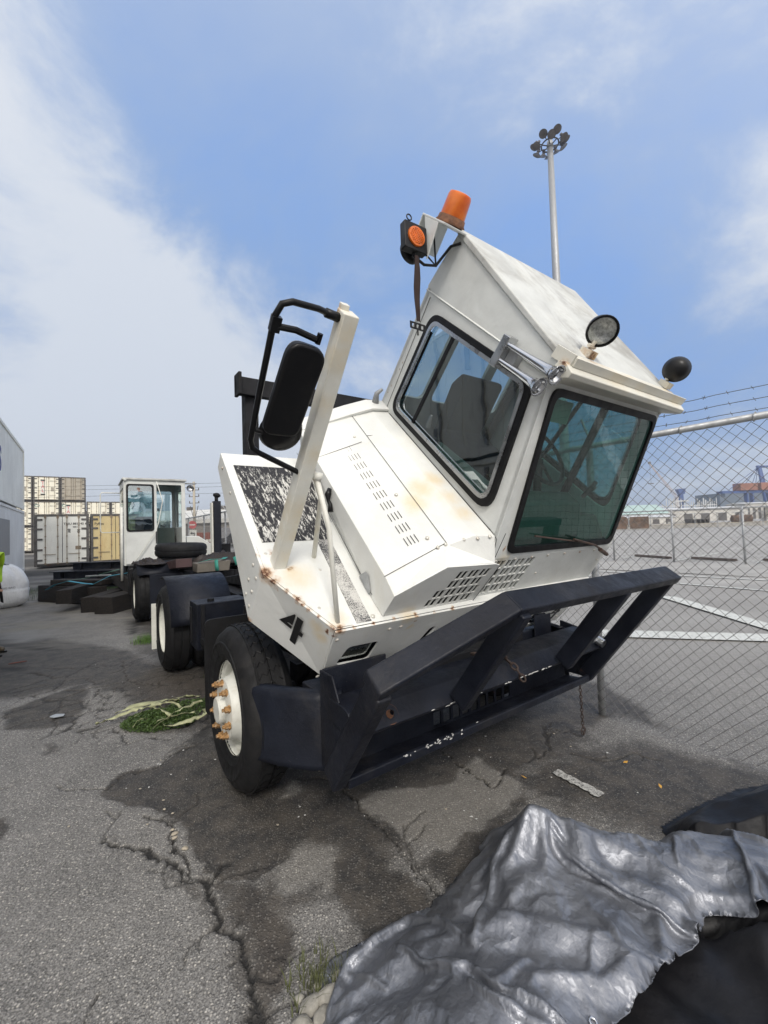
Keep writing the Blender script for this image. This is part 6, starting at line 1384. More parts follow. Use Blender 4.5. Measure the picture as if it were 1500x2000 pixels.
# ---------------------------------------------------------------- port on the right
M_tealroof = simple('pale_teal_roof', (.36, .47, .44, 1), .6, var=.1, scale=.1); M_pwall = simple('pale_port_wall', (.52, .50, .46, 1), .8, var=.2, scale=.2)
M_bluecr = simple('blue_crane_paint', (.05, .09, .24, 1), .5); M_gboard = simple('slate_grey_cladding', (.13, .16, .20, 1), .6, var=.1, scale=.1)
M_or = simple('rust_orange_paint', (.27, .115, .07, 1), .6, var=.2, scale=.3); M_wsteel = simple('white_steelwork', (.62, .62, .60, 1), .5)
M_clut = simple('brown_scrap', (.13, .085, .06, 1), .9, var=.5, scale=1.2)
def house(name, x0, x1, y0, y1, h, hr, mw, mr, lab, cat, doors=4):
    r = empty(name, ((x0+x1)/2, (y0+y1)/2, 0), 0, lab, cat); sx, sy = (x1-x0)/2, (y1-y0)/2
    build('wall', MB().box(-sx, sx, -sy, sy, 0, h), mw, r); build('roof', MB().prism([(-sy-.5, h), (0, h+hr), (sy+.5, h)], -sx-.5, sx+.5, lambda a, b, w: (w, a, b)), mr, r)
    for k in range(doors): x = -sx+(k+.5)*2*sx/doors; build('door', MB().box(x-sx/doors*.5, x+sx/doors*.5, -sy-.06, -sy-.01, 0, h*.7), M_c_frame, r)
    return r
house('shed', 78, 99, 146, 160, 3.2, 3.4, M_pwall, M_tealroof, 'pale teal roofed shed at the foot of the sky just right of the windshield', 'shed')
house('shed', 60, 82, 118, 128, 1.9, .7, M_pwall, M_wsteel, 'long low pale shed in front of the teal roofed one', 'shed', 6)
house('shed', 101, 132, 152, 166, 4.2, 1.0, M_pwall, M_wsteel, 'flat white shed with dark openings beside the teal roof', 'shed', 5)
house('office_building', 152, 166, 176, 186, 6.5, .6, M_pwall, M_wsteel, 'pale office block just left of the grey clad hall', 'building', 6)
house('shed', 160, 205, 168, 182, 4.6, .9, simple('cream_wall', (.55, .50, .38, 1), .8), M_wsteel, 'cream shed in front of the grey clad hall', 'shed', 8)
gh = empty('hall', (213, 256, 0), 0, 'big slate grey clad hall behind the blue gantry crane', 'hall'); build('wall', MB().box(-12, 16, -6, 14, 0, 15.2), M_gboard, gh)
build('pale_wall', MB().box(16, 60, -6, 14, 0, 15.8), M_pwall, gh)
# steel frames (white racking)
for i, (x, y, n, h, lab) in enumerate(((136, 200, 2, 11.2, 'white steel frame standing tallest, under the blue tower'), (143, 201, 3, 9.0, 'white steel frame in the middle of the row'), (150.5, 199, 3, 10.4, 'white steel frame third from the windshield'), (127.5, 198, 2, 8.2, 'low white steel frame nearest the teal roof'))):
    r = empty('pallet_rack', (x, y, 0), .1*i, lab, 'steel rack', 'white steel frames far across the port'); mb = MB()
    for k in range(n*2+1):
        for yy in (-1.5, 1.5): mb.box(k*1.25-.11, k*1.25+.11, yy-.11, yy+.11, 0, h-(k % 3)*.8)
    build('upright', mb, M_wsteel, r); mb = MB()
    for z in (2.2, 4.6, 7.0): mb.box(-.5, n*2.5+.5, -1.6, -1.45, z, z+.25); mb.box(-.5, n*2.5+.5, 1.45, 1.6, z, z+.25)
    build('beam', mb, M_wsteel, r)
# blue gantry crane
gc = empty('gantry_crane', (198, 220, 0), .15, 'dark blue gantry crane with an orange machine house at the right edge', 'crane')
mb = MB(); mb.box(-24, 28, -1.2, -.2, 13.2, 14.4); mb.box(-24, 28, 1.2, 2.2, 13.2, 14.4)
for x in range(-24, 28, 4): mb.box(x, x+.3, -1.2, 2.2, 13.6, 14.0)
build('boom', mb, M_bluecr, gc)
for x in (-8.5, -5.2, 12, 15): build('leg', MB().box(x-.4, x+.4, -.9, .9, 0, 13.2), M_bluecr, gc)
mb = MB(); mb.tube([(3, -1, 0), (-.5, -.6, 27)], .7, 8); mb.tube([(9, 1, 0), (1.5, .6, 27)], .7, 8); mb.tube([(-1, 0, 27), (12, 0, 27)], .6, 8); mb.tube([(-8.5, 0, 4.6), (14, 0, 4.6)], .35, 6); build('a_frame', mb, M_bluecr, gc, smooth=True)
mb = MB(); 
for q in ((-12, 14.3), (-20, 14.2), (-6, 14.2), (-3, 14.3)): mb.tube([(-.4, 0, 26.6), (q[0], 0, q[1])], .14, 5)
build('stay', mb, M_bluecr, gc)
build('machine_house', MB().box(-14, -3.6, -2.2, 2.2, 14.5, 18.2), M_or, gc, .1); build('machine_house', MB().box(-1.5, 4.2, -2.2, 2.2, 14.5, 18.4), M_or, gc, .1); build('cabin', MB().box(-22.5, -20, -1.2, 1.2, 11.3, 13.3), M_gboard, gc, .1)
# slewing crane with a pale lattice boom, a blue tower
lc = empty('harbour_crane', (246, 350, 0), 0, 'very faint pale lattice crane jib leaning left, far beyond the fence', 'crane'); mb = MB()
a = Vector((0, 0, 18)); b = Vector((-22, 0, 47.5))
for off in ((-1, -.8), (1, -.8), (0, 1)): mb.tube([tuple(a+Vector((off[1]*.9, off[0], off[1]*.5))), tuple(b+Vector((off[1]*.3, off[0]*.3, 0)))], .22, 5)
for k in range(14):
    p = a.lerp(b, k/14); q = a.lerp(b, (k+1)/14); s_ = 1 if k % 2 else -1; w_ = 1-.6*k/14; mb.tube([tuple(p+Vector((0, s_*w_, 0))+Vector((.7*w_, 0, .4))), tuple(q+Vector((0, -s_*w_, 0))-Vector((.7*w_, 0, .4)))], .13, 4)
M_pale = simple('pale_pinkish_steel', (.50, .42, .40, 1), .6)
build('jib', mb, M_pale, lc); build('hook_line', MB().tube([(-22, 0, 47.5), (-21.5, 0, 31)], .10, 4).box(-24, -19.5, -.3, .3, 30.2, 31), M_c_frame, lc); build('tower', MB().box(-1.5, 1.5, -1.5, 1.5, 0, 18.5), M_pale, lc); build('sheave', MB().lathe([(1.2, -.4), (1.2, .4)], (-22, 0, 48), (0, 1, 0), 14), M_c_frame, lc)
bt = empty('crane_tower', (213, 300, 0), 0, 'small dark blue crane tower rising over the white steel frames', 'crane'); build('tower', MB().box(-1.3, 1.3, -1.2, 1.2, 0, 18.5), M_bluecr, bt); build('head', MB().prism([(-3, 21.8), (3, 22.2), (2.2, 18.2), (-1.2, 18.2)], -1.5, 1.5, lambda a, b, w: (a, w, b)), M_bluecr, bt); build('platform', MB().box(-5.5, 4.5, -2, 2, 12.8, 13.6), M_wsteel, bt)
# yard clutter and boundary wall, each piece on its own
rq = random.Random(11)
for i in range(14):
    x = 34+i*6.2+rq.uniform(-1, 1); y = 70+rq.uniform(-2, 16); w_ = rq.uniform(1.6, 3.6); h_ = rq.uniform(1.0, 2.3); col = [M_clut, M_clut, M_pwall, M_c_frame, M_galv][i % 5]
    kind = ['scrap_heap', 'rusty_tank', 'pallet_stack', 'steel_crate', 'barrier'][i % 5]; r = empty(kind, (x, y, 0), rq.uniform(-.5, .5), '%s %s far beyond both fences, number %s from the truck' % (['low brown', 'rusty brown', 'pale', 'dark', 'grey'][i % 5], kind.replace('_', ' '), ['one', 'two', 'three', 'four', 'five', 'six', 'seven', 'eight', 'nine', 'ten', 'eleven', 'twelve', 'thirteen', 'fourteen'][i]), kind.split('_')[-1])
    r['label'] = '%s %s standing far beyond both fences' % (['low brown', 'rusty brown', 'pale', 'dark', 'grey'][i % 5], kind.replace('_', ' ')); r['group'] = kind.replace('_', ' ') + 's far beyond the fences'
    if i % 5 == 0:
        mb = MB()
        for k in range(26):
            px_, py_, pz_ = rq.gauss(0, w_*.4), rq.gauss(0, .6), abs(rq.gauss(0, h_*.4)); s_ = rq.uniform(.15, .5)
            mb.hexa([(px_-s_, py_-.2, 0), (px_+s_, py_-.3, 0), (px_+s_, py_+.3, 0), (px_-s_, py_+.2, 0)], [(px_-s_*.6, py_-.1, pz_), (px_+s_*.8, py_-.2, pz_*.8), (px_+s_*.5, py_+.2, pz_*1.1), (px_-s_*.6, py_+.1, pz_)])
        build('pile', mb, col, r)
    elif i % 5 == 1: build('shell', MB().lathe([(.2, -w_/2), (h_/2, -w_/2+.25), (h_/2, w_/2-.25), (.2, w_/2)], (0, 0, h_/2+.2), (1, 0, 0), 20), col, r, auto=30); build('saddle', MB().box(-w_*.3, -w_*.2, -.5, .5, 0, .5).box(w_*.2, w_*.3, -.5, .5, 0, .5), M_c_frame, r)
    elif i % 5 == 2:
        for k in range(5): mb = MB(); mb.box(-.6, .6, -.5, .5, k*.22+.14, k*.22+.18); mb.box(-.6, .6, -.5, -.4, k*.22, k*.22+.14); mb.box(-.6, .6, .4, .5, k*.22, k*.22+.14); build('pallet', mb, col, r)
    elif i % 5 == 3: build('crate_body', MB().panel([(-w_/2, 0), (w_/2, 0), (w_/2, h_), (-w_/2, h_)], [[(-w_/2+.12+j*w_/4, .15), (-w_/2+.02+(j+1)*w_/4-.05, .15), (-w_/2+.02+(j+1)*w_/4-.05, h_-.12), (-w_/2+.12+j*w_/4, h_-.12)] for j in range(4)], 1.2, lambda a, b, w: (a, w, b)), col, r)
    else: build('barrier_body', MB().prism([(-.3, 0), (-.3, .15), (-.1, .35), (-.07, .85), (.07, .85), (.1, .35), (.3, .15), (.3, 0)], -2, 2, lambda a, b, w: (w, a, b)), M_pconc, r, .02)
bw = empty('boundary_wall', (60, 64, 0), -.06, 'long low pale concrete wall running behind the far fence', 'wall'); build('wall', MB().box(-34, 70, -.15, .15, 0, .55), M_pconc, bw, .03); build('coping', MB().box(-34, 70, -.2, .2, .553, .66), M_c_brown, bw)
mf = empty('chain_link_fence', (36, 60, 0), -.08, 'distant fence with brown screens standing along the concrete wall', 'fence'); mb = MB()
for k in range(22): build('post', MB().tube([(k*3-10, 0, 0), (k*3-10, 0, 2.2)], .05, 6), M_galv, mf)
build('rail', MB().tube([(-10, 0, 2.15), (53, 0, 2.15)], .04, 6), M_galv, mf)
for k in range(4): build('screen', MB().box(-9.8+k*3, -7.2+k*3, .05, .07, .25, 1.95), M_clut, mf)
# a far strip of trees and hills so that the horizon is not a bare line
m = simple('distant_scrub', (.05, .065, .045, 1), .9, var=.4, scale=.05); n = 400; vs = []; rq = random.Random(2)
vs = []
for k in range(n+1):
    x = -900+2400*k/n; h_ = 4+6*fbm(np.array([x*.012]), np.array([.3]), 5)[0]+3*fbm(np.array([x*.08]), np.array([.7]), 6)[0]
    vs += [(x, 1100, -1), (x, 1100, h_), (x, 1160, h_*.9), (x, 1160, -1)]
o = build('hills', MB().add(vs, [(4*k+j, 4*k+j+1, 4*k+j+5, 4*k+j+4) for k in range(n) for j in range(3)]), m, None, recalc=False); tag(o, kind='structure')

# ---------------------------------------------------------------- the tarpaulins in the foreground
CTRL = [(-0.263, 1.594, 0), (-0.238, 1.627, 0.02), (-0.154, 1.679, 0.04), (-0.034, 1.746, 0.05), (0.119, 1.835, 0.05), (0.249, 1.967, 0.06), (0.389, 2.063, 0.12), (0.545, 2.12, 0.22), (0.641, 1.977, 0.4), (0.732, 1.971, 0.38), (0.872, 1.925, 0.32), (1.062, 1.939, 0.3), (1.309, 1.928, 0.3), (1.586, 1.83, 0.3), (1.365, 1.587, 0.3), (1.225, 1.651, 0.26), (1.049, 1.681, 0.26), (0.913, 1.798, 0.24), (0.65, 1.809, 0.24), (0.484, 1.79, 0.26), (0.352, 1.791, 0.16), (0.21, 1.704, 0.14), (0.044, 1.606, 0.16), (-0.07, 1.539, 0.14), (-0.139, 1.465, 0.1), (0.03, 1.331, 0.24), (0.202, 1.41, 0.26), (0.403, 1.523, 0.28), (0.597, 1.558, 0.26), (0.747, 1.492, 0.28), (0.875, 1.476, 0.24), (1.106, 1.624, 0.24), (0.802, 1.361, 0.26), (0.572, 1.197, 0.3), (0.495, 1.312, 0.32), (0.317, 1.23, 0.34), (0.164, 1.191, 0.32), (-0.126, 1.273, 0.15), (0.013, 1.014, 0.3), (0.229, 0.935, 0.4), (0.462, 0.967, 0.35),
        (.75, 2.22, .02), (1.1, 2.14, .02), (1.5, 2.16, .03), (-.33, 1.45, 0), (-.30, 1.2, .02), (1.9, 1.7, .28), (2.2, 1.5, .25)]
SIL = [(-0.275, 1.56), (-0.250, 1.655), (-0.159, 1.73), (-0.035, 1.811), (0.123, 1.897), (0.256, 2.02), (0.398, 2.13), (0.56, 2.22), (0.66, 2.24), (0.74, 2.22), (0.88, 2.13), (1.074, 2.12), (1.336, 2.12), (1.80, 2.08), (2.4, 1.9), (2.4, 1.35), (1.414, 1.523), (1.199, 1.618), (1.165, 1.62), (1.015, 1.504), (0.796, 1.341), (0.572, 1.187), (0.379, 1.026), (0.216, 0.882), (-0.113, 0.95), (-0.30, 1.25), (-0.29, 1.45)]
RID = [([(0.641, 1.977), (0.507, 1.853), (0.409, 1.823), (0.261, 1.747)], .050, .040), ([(0.678, 1.95), (0.649, 1.818), (0.618, 1.734)], .055, .030), ([(0.741, 1.969), (0.71, 1.84), (0.664, 1.758)], -.075, .020),
       ([(0.787, 1.936), (0.808, 1.794), (0.915, 1.722), (1.027, 1.646), (1.174, 1.585), (1.353, 1.536)], .045, .045), ([(0.106, 1.641), (0.276, 1.61), (0.503, 1.546), (0.684, 1.469), (0.855, 1.414)], .050, .045),
       ([(-0.156, 1.488), (-0.032, 1.53), (0.137, 1.578), (0.297, 1.621)], .045, .035), ([(0.993, 1.623), (0.917, 1.521), (0.84, 1.394)], .045, .030), ([(0.397, 1.335), (0.59, 1.344), (0.745, 1.393), (0.833, 1.391)], .055, .040),
       ([(0.397, 1.335), (0.4, 1.216), (0.41, 1.103)], .035, .040), ([(-0.033, 1.254), (0.107, 1.3), (0.274, 1.354), (0.399, 1.343)], .045, .045), ([(0.531, 1.737), (0.424, 1.658), (0.357, 1.63)], .040, .030),
       ([(-.22, 1.56), (-.15, 1.63), (-.03, 1.71)], .030, .020), ([(.88, 1.90), (1.0, 1.84), (1.3, 1.80), (1.6, 1.72)], .030, .05), ([(.16, 1.50), (.05, 1.42), (-.05, 1.40)], -.03, .03), ([(.30, 1.86), (.42, 1.94), (.55, 2.05)], .025, .025)]
STEP = [([(0.62, 1.71), (0.70, 1.70), (0.88, 1.715), (1.0, 1.635), (1.174, 1.565), (1.45, 1.50), (2.3, 1.35)], .075, .018), ([(0.02, 1.61), (0.25, 1.585), (0.50, 1.525), (0.70, 1.44), (.86, 1.39)], .045, .020), ([(-.05, 1.24), (.12, 1.285), (.28, 1.335), (.40, 1.325), (.60, 1.325), (.82, 1.365)], .04, .018)]
def tarp_height(X, Y):
    num = np.zeros(X.shape); den = np.zeros(X.shape)
    for x, y, z in CTRL:
        w_ = 1/((X-x)**2+(Y-y)**2+.0012)**1.7; num += w_*z; den += w_
    return num/den
from mathutils.geometry import delaunay_2d_cdt
def facet_field(X, Y, pts, zs, edges=()):
    vs_, es_, fs_, ov, oe, of = delaunay_2d_cdt([Vector(p) for p in pts], list(edges), [], 0, 1e-6)
    zz_ = [np.mean([zs[j] for j in o]) if o else None for o in ov]
    for i, z in enumerate(zz_):
        if z is None:
            d = [(vs_[i]-Vector(p)).length for p in pts]; zz_[i] = zs[int(np.argmin(d))]
    x0, y0 = X[0, 0], Y[0, 0]; st = X[0, 1]-X[0, 0]; Z = np.full(X.shape, np.nan)
    for f in fs_:
        a, b, c = [vs_[i] for i in f[:3]]; za, zb, zc = [zz_[i] for i in f[:3]]
        i0 = max(0, int((min(a.x, b.x, c.x)-x0)/st)); i1 = min(X.shape[1], int((max(a.x, b.x, c.x)-x0)/st)+2); j0 = max(0, int((min(a.y, b.y, c.y)-y0)/st)); j1 = min(X.shape[0], int((max(a.y, b.y, c.y)-y0)/st)+2)
        if i1 <= i0 or j1 <= j0: continue
        xx, yy = X[j0:j1, i0:i1], Y[j0:j1, i0:i1]; det = (b.y-c.y)*(a.x-c.x)+(c.x-b.x)*(a.y-c.y)
        if abs(det) < 1e-12: continue
        l1 = ((b.y-c.y)*(xx-c.x)+(c.x-b.x)*(yy-c.y))/det; l2 = ((c.y-a.y)*(xx-c.x)+(a.x-c.x)*(yy-c.y))/det; l3 = 1-l1-l2
        m_ = (l1 > -1e-6) & (l2 > -1e-6) & (l3 > -1e-6); Z[j0:j1, i0:i1][m_] = (l1*za+l2*zb+l3*zc)[m_]
    return np.where(np.isnan(Z), 0, Z)
def facet_noise(X, Y, n, amp, seed, stretch=1.0, rot=0.0):
    rs = np.random.RandomState(seed); x0, x1, y0, y1 = X.min()-.3, X.max()+.3, Y.min()-.3, Y.max()+.3
    P = np.c_[rs.uniform(x0, x1, n), rs.uniform(y0, y1, n)]
    return facet_field(X, Y, [tuple(p) for p in P], list(rs.uniform(-amp, amp, n)))
def tarp_facets(X, Y, seed):
    rs = np.random.RandomState(seed); pts = []; zs = []; edges = []
    bh = lambda x, y: float(tarp_height(np.array([x]), np.array([y]))[0])
    for rl, h_, w_ in RID:
        o = len(pts); off = []
        # resample and bow the fold a little
        P = [Vector(p) for p in rl]; Q = []
        for i in range(len(P)-1):
            k = max(1, int((P[i+1]-P[i]).length/.09)); Q += [P[i].lerp(P[i+1], j/k)+Vector(rs.uniform(-.008, .008, 2)) for j in range(k)]
        Q.append(P[-1])
        for i, q in enumerate(Q):
            end = (i in (0, len(Q)-1)); pts.append(tuple(q)); zs.append(bh(*q)+h_*(.45 if end else rs.uniform(.85, 1.25)))
            if i: edges.append((o+i-1, o+i))
        for i, q in enumerate(Q[1:-1], 1):
            d = (Q[i+1]-Q[i-1]).normalized(); n_ = Vector((-d.y, d.x))
            for sg, k in ((1, 1.0), (-1, 1.6)):
                q2 = q+n_*sg*w_*k*rs.uniform(1.1, 1.7); pts.append(tuple(q2)); zs.append(bh(*q2)-h_*.25*rs.uniform(.4, 1.2))
    for x, y, z in CTRL: pts.append((x, y)); zs.append(z)
    for _ in range(60):
        x, y = rs.uniform(-.5, 2.4), rs.uniform(.7, 2.4)
        if min((Vector((x, y))-Vector(p)).length for p in pts) > .09: pts.append((x, y)); zs.append(bh(x, y)+rs.uniform(-.02, .02))
    for x in np.arange(-.8, 3.1, .5):
        for y in (.4, 2.9): pts.append((x, y)); zs.append(bh(x, y))
    return facet_field(X, Y, pts, zs, edges)
def blur(Z, k=1):
    for _ in range(k):
        Zp = np.pad(Z, 1, 'edge'); Z = (Zp[:-2, 1:-1]+Zp[2:, 1:-1]+Zp[1:-1, :-2]+Zp[1:-1, 2:]+2*Z)/6
    return Z
def cloth_relax(P, M, rest, H, pin, steps, iters, grav, bend, seed=0):
    """position based sheet: P (ny,nx,3) start, M mask of live nodes, rest length along the grid, H(x, y) ground height, pin weight 0..1 (1 = fixed)"""
    ny, nx = M.shape; V = np.zeros_like(P); P0 = P.copy(); W_ = np.where(M, 1.0-pin, 0.0)
    def sl(dy, dx):
        a = (slice(max(0, -dy), ny-max(0, dy)), slice(max(0, -dx), nx-max(0, dx))); b = (slice(max(0, dy), ny+min(0, dy)), slice(max(0, dx), nx+min(0, dx))); return a, b
    cons = []
    for dy, dx, k in ((0, 1, 1.0), (1, 0, 1.0), (1, 1, .35), (1, -1, .35), (0, 2, bend), (2, 0, bend), (0, 4, bend*.5), (4, 0, bend*.5)):
        a, b = sl(dy, dx); m = M[a] & M[b]
        cons.append((a, b, m, rest*math.hypot(dx, dy), k, dx+dy >= 2 and (dx == 0 or dy == 0)))
    for st in range(steps):
        V[..., 2] -= grav; V *= .965; Q = P+V*W_[..., None]
        for it in range(iters):
            for a, b, m, L, k, isb in cons:
                d = Q[b]-Q[a]; l = np.sqrt((d*d).sum(-1))+1e-9; wa = W_[a]; wb = W_[b]; ws = wa+wb+1e-9
                c = (l-L)/l*k*m
                if isb: c = np.minimum(c, 0)          # bending only resists being folded
                c = c/ws*.45; d *= c[..., None]
                Q[a] += d*wa[..., None]; Q[b] -= d*wb[..., None]
            h = H(Q[..., 0], Q[..., 1]); low = Q[..., 2] < h; Q[..., 2] = np.where(low & M, h, Q[..., 2])
        V = (Q-P); fr = (Q[..., 2] < H(Q[..., 0], Q[..., 1])+.002)
        V[..., :2] *= np.where(fr, .25, 1.0)[..., None]; sp = np.sqrt((V*V).sum(-1, keepdims=True)); V *= np.minimum(1, .02/(sp+1e-9)); P = np.where(M[..., None], P+V, P)
    return P

def tarp_sheet(name, xr, yr, poly, mat, seed):
    # what lies underneath: the heap itself with the long lumps that hold up the folds
    hx = np.arange(xr[0]-.3, xr[1]+.3, .01); hy = np.arange(yr[0]-.3, yr[1]+.3, .01); HX, HY = np.meshgrid(hx, hy)
    U = tarp_facets(HX, HY, seed)*.75+tarp_height(HX, HY)*.20; wv = (fbm(HX*6, HY*6, seed)-.5)*.05
    S = sdf(HX, HY, poly); far_ = sstep(HY, 1.50, 1.72)+sstep(-HX, .0, .2); U = U*(1-(1-sstep(-S, 0, .06))*far_.clip(0, 1)); U = np.maximum(blur(U, 2), .006)-.012
    def Hs(x, y):
        fx = np.clip((x-hx[0])/.01, 0, len(hx)-1.001); fy = np.clip((y-hy[0])/.01, 0, len(hy)-1.001); i = fx.astype(int); j = fy.astype(int); u = fx-i; v = fy-j
        return np.maximum((U[j, i]*(1-u)+U[j, i+1]*u)*(1-v)+(U[j+1, i]*(1-u)+U[j+1, i+1]*u)*v, .004)
    def bil(A_, k):
        ny, nx = A_.shape[:2]; yy = np.linspace(0, ny-1, (ny-1)*k+1); xx = np.linspace(0, nx-1, (nx-1)*k+1); j = np.minimum(yy.astype(int), ny-2); i = np.minimum(xx.astype(int), nx-2); v = (yy-j)[:, None]; u = (xx-i)[None, :]
        if A_.ndim == 3: u = u[..., None]; v = v[..., None]
        g = lambda a, b: A_[a][:, b]
        return (g(j, i)*(1-u)+g(j, i+1)*u)*(1-v)+(g(j+1, i)*(1-u)+g(j+1, i+1)*u)*v
    st = .026; xs = np.arange(xr[0], xr[1], st); ys = np.arange(yr[0], yr[1], st); X, Y = np.meshgrid(xs, ys)
    rs = np.random.RandomState(seed)
    def masks(X, Y, st):
        S = sdf(X, Y, poly); M = S < st*2.6; pin = np.where(S > st*1.5, .96, 0.0)*M
        return S, M, pin
    S, M, pin = masks(X, Y, st)
    gyy, gxx = np.gradient(S, st); XW = X; YW = Y
    P = np.dstack([XW, YW, Hs(XW, YW)+.02+rs.uniform(0, .02, X.shape)])
    P = cloth_relax(P, M, st*EXCESS, Hs, pin, 190, 8, .0007, .22)
    P = bil(P, 3); st /= 3; X = bil(X, 3); Y = bil(Y, 3); S = bil(S, 3); M = bil(M.astype(float), 3) > .999; pin = bil(pin, 3)*M; P[..., 2] += rs.uniform(-.0004, .0004, X.shape)
    P = cloth_relax(P, M, st*(EXCESS+.035), Hs, pin, 60, 7, .00025, .10)
    P[..., 2] += (facet_noise(X, Y, 380, .017, seed+1)+facet_noise(X, Y, 1700, .0075, seed+2)+facet_noise(X, Y, 7000, .0026, seed+3))*sstep(-S, 0, .03)
    ny, nx = X.shape; S = sdf(X+(fbm(X*5, Y*5, 3)-.5)*.05, Y+(fbm(X*5, Y*5, 4)-.5)*.05, poly); gyy, gxx = np.gradient(S, st); g2 = gxx**2+gyy**2+1e-6
    sh = np.where(np.abs(S) < st*1.0, S, 0)/g2; fx = np.clip((X-sh*gxx-X[0, 0])/st, 0, nx-1.001); fy = np.clip((Y-sh*gyy-Y[0, 0])/st, 0, ny-1.001); i = fx.astype(int); j = fy.astype(int); u = (fx-i)[..., None]; v = (fy-j)[..., None]
    Pc = (P[j, i]*(1-u)+P[j, i+1]*u)*(1-v)+(P[j+1, i]*(1-u)+P[j+1, i+1]*u)*v
    M = M & (S < st*1.0); idx = np.arange(nx*ny).reshape(ny, nx); keep = M[:-1, :-1] & M[1:, 1:] & M[:-1, 1:] & M[1:, :-1]
    q = np.c_[idx[:-1, :-1][keep], idx[:-1, 1:][keep], idx[1:, 1:][keep], idx[1:, :-1][keep]]
    me = grid_mesh(name, Pc.reshape(-1, 3), q)
    bm = bmesh.new(); bm.from_mesh(me); bmesh.ops.delete(bm, geom=[v for v in bm.verts if not v.link_faces], context='VERTS'); bm.to_mesh(me); bm.free()
    o = link(name, me, mat); s_ = o.modifiers.new('s', 'SOLIDIFY'); s_.thickness = .0025; s_.offset = -1
    return o, Hs, P, M
EXCESS = 1.15
m, t, p, o_ = newmat('silver_tarpaulin'); P_ = t.pos()
sp_ = t.new('ShaderNodeSeparateXYZ'); t.l.new(P_, sp_.inputs[0])
n1 = t.noise(P_, 2.4, 6, .6, .4); n2 = t.noise(P_, 26, 7, .7, .8)
c = t.mix(t.ramp(n1, .3, .7), (.17, .18, .205, 1), (.28, .29, .32, 1)); c = t.mix(t.ramp(n2, .55, .75, 0, .35), c, (.085, .082, .08, 1))
t.put(p.inputs['Base Color'], c); p.inputs['Metallic'].default_value = .6; t.put(p.inputs['Roughness'], t.ramp(n2, .3, .7, .28, .42))
wv_ = t.new('ShaderNodeTexWave'); wv_.inputs['Scale'].default_value = 95; wv_.inputs['Distortion'].default_value = .6; t.l.new(t.mapping(P_, (1, 1, 1), (0, 0, 0), (0, 0, .5)), wv_.inputs[0])
wv2_ = t.new('ShaderNodeTexWave'); wv2_.inputs['Scale'].default_value = 95; wv2_.inputs['Distortion'].default_value = .6; t.l.new(t.mapping(P_, (1, 1, 1), (0, 0, 0), (0, 0, .5+math.pi/2)), wv2_.inputs[0])
def mvoro(vec, sc):
    n = t.new('ShaderNodeTexVoronoi'); n.distance = 'MANHATTAN'; n.inputs['Scale'].default_value = sc; t.l.new(vec, n.inputs['Vector']); return n.outputs['Distance']
dv_ = t.vmath('ADD', P_, t.vmath('SCALE', t.noise(P_, 7, 4, out='Color'), .10))
h_ = t.math('ADD', t.math('MULTIPLY', mvoro(t.mapping(dv_, (1, 1, 1), (0, 0, 0), (0, 0, .6)), 11), .75), t.math('ADD', t.math('MULTIPLY', mvoro(t.mapping(dv_, (1.6, 1, 1), (2, 1, 0), (0, 0, 2.1)), 24), .20), t.math('ADD', t.math('MULTIPLY', t.math('ADD', wv_.outputs['Fac'], wv2_.outputs['Fac']), .02), t.math('MULTIPLY', n2, .10))))
bump(t, p, h_, .0115, .75); M_silver = m
M_blackt = simple('black_tarpaulin', (.009, .009, .011, 1), .5, var=.3, scale=5, dirt=(.022, .021, .022, 1), dirt_amt=.4, bmp=.6, bscale=30)
BLK = [(.50, 2.15), (1.0, 2.10), (1.35, 2.10), (1.45, 2.33), (1.62, 2.42), (1.80, 2.50), (2.1, 2.62), (2.6, 2.7), (2.9, 2.2), (2.9, .6), (-.05, .6), (.1, 1.0), (.4, 1.3), (.55, 1.7), (.45, 1.9)]
so_, HS, TP, TM = tarp_sheet('tarpaulin', (-.42, 2.42), (.86, 2.30), SIL, M_silver, 31)
tag(so_, 'big crumpled silver tarpaulin heaped on the asphalt in the bottom right corner', 'tarpaulin')
xs = np.arange(-.1, 2.95, .016); ys = np.arange(.6, 2.75, .016); X, Y = np.meshgrid(xs, ys)
Z = tarp_height(X, Y)*.85-.07; S = sdf(X, Y, BLK)
Z = Z+(.24-Z)*sstep(X, 1.15, 1.5); Z = Z*sstep(2.50+.25*sstep(X, 1.6, 2.3)-Y, 0, .75)
Z += (facet_noise(X, Y, 120, .035, 57)+facet_noise(X, Y, 600, .010, 58)+facet_noise(X, Y, 2500, .003, 59))*sstep(-S, 0, .1)
Z += .13*np.exp(-seg_dist(X, Y, [(1.55, 2.35), (1.95, 2.25), (2.6, 2.3)])/.22)+.05*np.exp(-seg_dist(X, Y, [(.9, 1.0), (1.1, 1.2), (1.25, 1.5)])/.06)
Z = np.maximum(blur(Z, 1)*sstep(-S, -.01, .16), .005)
# never above the silver sheet
inr = sdf(X, Y, SIL) < .03; Z = np.where(inr, np.minimum(Z, HS(X, Y)-.02), Z); Z = np.maximum(Z, .003)
ny, nx = X.shape; idx = np.arange(nx*ny).reshape(ny, nx); keep = S[:-1, :-1] < 0
me = grid_mesh('tarpaulin', np.c_[X.ravel(), Y.ravel(), Z.ravel()], np.c_[idx[:-1, :-1][keep], idx[:-1, 1:][keep], idx[1:, 1:][keep], idx[1:, :-1][keep]])
bm = bmesh.new(); bm.from_mesh(me); bmesh.ops.delete(bm, geom=[v for v in bm.verts if not v.link_faces], context='VERTS'); bm.to_mesh(me); bm.free()
bo = link('tarpaulin', me, M_blackt); tag(bo, 'black tarpaulin showing underneath and behind the silver one at the right edge', 'tarpaulin')
def hz(x, y):
    d = np.where(TM, (TP[..., 0]-x)**2+(TP[..., 1]-y)**2, 9); return float(TP[..., 2].ravel()[int(np.argmin(d))])
